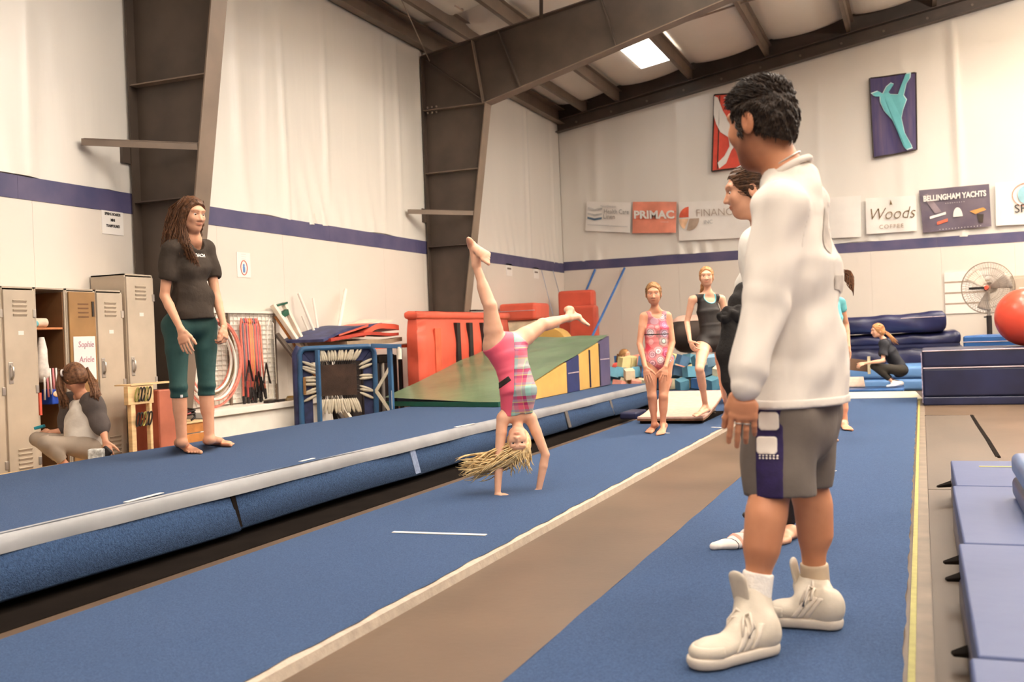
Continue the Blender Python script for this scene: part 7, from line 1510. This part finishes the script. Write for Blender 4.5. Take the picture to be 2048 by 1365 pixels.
for sd in 'LR': sh, el = A3(J['sho'+sd]), A3(J['elb'+sd]); slv += [cone(A3(J['neck'])-UPv*.035, sh, .045, .05, .04), cone(sh, sh+(el-sh)*.35, .048, .046, .03)]
solid('coral_shirt', tee+slv+[cone(A3(J['neck'])-UPv*.02+B['fwd']*.02, A3(J['head']), .045, .05, .006, 's')], .008, mat('coral cloth', rgb(232,96,86), .8, .04), rg, 0., [(B['hm']+UPv*.02, -UPv)]); tuck(rg, tee+slv, (), .012, .002)
lg = infl(G['legL']+G['legR']+G['glute']+G['torso'][:1], .006); solid('shorts', lg, .009, M_dk, rg, 0., [((0, 0, A3(J['kneL'])[2]+.04), -UPv)]); tuck(rg, lg, [((0, 0, A3(J['kneL'])[2]+.06), -UPv)], .012, .002)
hc = solid('hair', cap_prims(c, R, HS, .008, .012, .006), .006, M_hgb, rg, 0., [hpl(c, R, HS, (0, .060, .064), (0, 1, -.3)), hpl(c, R, HS, (0, .0, -.05), (0, .9, -1))])
rs = random.Random(6); p0 = c-R[1]*.095*HS+R[2]*.01
strands('ponytail', [[p0, p0-R[1]*.05+UPv*rs.uniform(-.01, .02), p0-R[1]*.06-UPv*rs.uniform(.06, .12)+RTv*rs.uniform(-.02, .02)] for _ in range(24)], M_hgb, hc, .010)
s = .62
J = dict(hipL=(-4.003,14.820,0.106), hipR=(-4.087,14.679,0.117), kneL=(-3.939,14.523,0.110), kneR=(-4.020,14.382,0.120), ankL=(-3.979,14.722,0.068), ankR=(-4.048,14.586,0.078), shoL=(-3.988,14.880,0.132), shoR=(-4.100,14.674,0.147), elbL=(-3.948,14.842,0.111), elbR=(-4.114,14.614,0.129), wriL=(-3.923,14.744,0.102), wriR=(-4.060,14.474,0.122), neck=(-4.035,14.775,0.154), head=(-4.035,14.764,0.274), che=(-4.043,14.772,0.132), wai=(-4.048,14.759,0.118))
tgl, G, B, c, R, HS = person('small child with tied brown hair in front of the coral shirt girl', (-4.034,14.700,0.063), J, s, 'k', S_k, .011, .006, (dv(.2, 1, -.1), UPv), hs=1.2, hands=None, feet=dict(L=((-3.992,14.770,0.057), (-3.914,14.425,0.079)), R=((-4.061,14.635,0.067), (-3.981,14.290,0.090))))
tee = infl(G['torso']+G['glute']+G['armL'][:2]+G['armR'][:2], .010); solid('blue_shirt', tee, .008, mat('slate cloth', rgb(90,104,130), .8), tgl); tuck(tgl, tee, (), .012, .002)
hc = solid('hair', cap_prims(c, R, HS, .012, .018, .012), .006, M_hgb, tgl, 0., [hpl(c, R, HS, (0, .060, .064), (0, 1, -.3)), hpl(c, R, HS, (0, .0, -.08), (0, .6, -1))], disp=wav([(.002, (90, 70, 60), 0)]))
solid('bun', [ell(c-R[1]*.11*HS+R[2]*.05, (.03, .03, .03), R)], .006, M_hpg, hc)
# ---------------------------------------------------------------- girls mostly hidden behind the man
s = .93
J = dict(hipL=(-0.875,10.311,0.691), hipR=(-0.778,10.565,0.685), kneL=(-0.861,10.261,0.322), kneR=(-0.751,10.520,0.312), ankL=(-0.817,10.332,0.055), ankR=(-0.726,10.476,0.032), shoL=(-0.889,10.307,1.208), shoR=(-0.737,10.583,1.215), elbL=(-0.915,10.350,0.958), elbR=(-0.693,10.654,0.996), wriL=(-0.914,10.242,0.742), wriR=(-0.668,10.502,0.776), neck=(-0.819,10.443,1.261), head=(-0.847,10.411,1.432))
hb2, G, B, c, R, HS = person('girl with curly brown ponytail and turquoise top behind the man\'s back', (-0.749,10.026,0.036), J, s, 'k', S_k2, .010, .006, (dv(-.95, -.1, 0), UPv), hs=1.0, hands=dict(R=dict(D=dv(.05, -.1, -1), N=dv(1, .1), curl=.25)), feet=dict(L=((-0.831,10.330,0.036), (-0.902,10.080,0.036)), R=((-0.736,10.223,0.036), (-0.637,9.649,0.036))))
leo = infl(G['torso']+G['glute'], .006)+infl(G['neck'][1:], .006); slv = [cone(A3(J['sho'+sd]), A3(J['sho'+sd])*.75+A3(J['elb'+sd])*.25, .056, .052, .03) for sd in 'LR']
solid('turquoise_leotard', leo+slv+[cone(A3(J['neck']), A3(J['head']), .052, .06, .006, 's')], .009, mat('turquoise cloth', rgb(128,206,208), .6), hb2, 0., leo_planes(B, s, .115, .6)); tuck(hb2, leo, leo_planes(B, s, .115, .6), .012, .002)
M_hcu = hairmat('curly brown hair', (70,44,30), (126,84,56))
hc = solid('hair', cap_prims(c, R, HS, .008, .012, .006), .007, M_hcu, hb2, 0., [hpl(c, R, HS, (0, .066, .066), (0, 1, -.3)), hpl(c, R, HS, (0, -.01, -.055), (0, 1, -1))])
rs = random.Random(7); p0 = A3((-0.701,10.491,1.519)); paths = []
for _ in range(46):
    L_ = rs.uniform(.12, .24); a = rs.uniform(0, 6); paths.append([p0+RTv*(.10*t+.02*math.sin(a))+UPv*(-L_*t+.05*math.sin(PI*t))+AWv*.03*math.cos(a)+RTv*.018*math.sin(9*t+a)+UPv*.012*math.cos(8*t+a) for t in np.linspace(0, 1, 9)])
strands('ponytail', [[c-R[1]*.09*HS, (c-R[1]*.09*HS)*.4+p0*.6+UPv*.02, p0]]+paths, M_hcu, hc, .007)
s = .88
J = dict(hipL=(-0.975,9.032,0.650), hipR=(-0.886,9.229,0.643), kneL=(-0.941,8.991,0.323), kneR=(-0.877,9.178,0.308), ankL=(-0.915,9.054,0.070), ankR=(-0.846,9.189,0.048), shoL=(-1.005,9.022,1.142), shoR=(-0.858,9.296,1.143), elbL=(-1.044,9.060,0.886), elbR=(-0.847,9.353,0.875), wriL=(-1.047,8.950,0.685), wriR=(-0.837,9.249,0.667), neck=(-0.930,9.160,1.196), head=(-0.934,9.137,1.373))
hb3, G, B, c, R, HS = person('barefoot girl almost wholly hidden behind the man, one foot showing', (-0.814,8.823,0.036), J, s, 'k', S_k, .011, .007, (dv(.3, -1, 0), UPv), hs=1.0, feet=dict(L=((-0.958,9.137,0.036), (-0.830,8.823,0.036)), R=((-0.859,9.057,0.036), (-0.692,8.787,0.036))))
leo = infl(G['torso']+G['glute'], .006)+infl(G['neck'][1:], .006)
solid('navy_leotard', leo+leo_cuts(J, B, s), .009, M_dk, hb3, 0., leo_planes(B, s, .115, .6)); tuck(hb3, leo, leo_planes(B, s, .115, .6), .012, .002)
solid('hair', cap_prims(c, R, HS, .008, .012, .006), .008, M_hgb, hb3, 0., [hpl(c, R, HS, (0, .066, .066), (0, 1, -.3)), hpl(c, R, HS, (0, -.01, -.055), (0, 1, -1))])
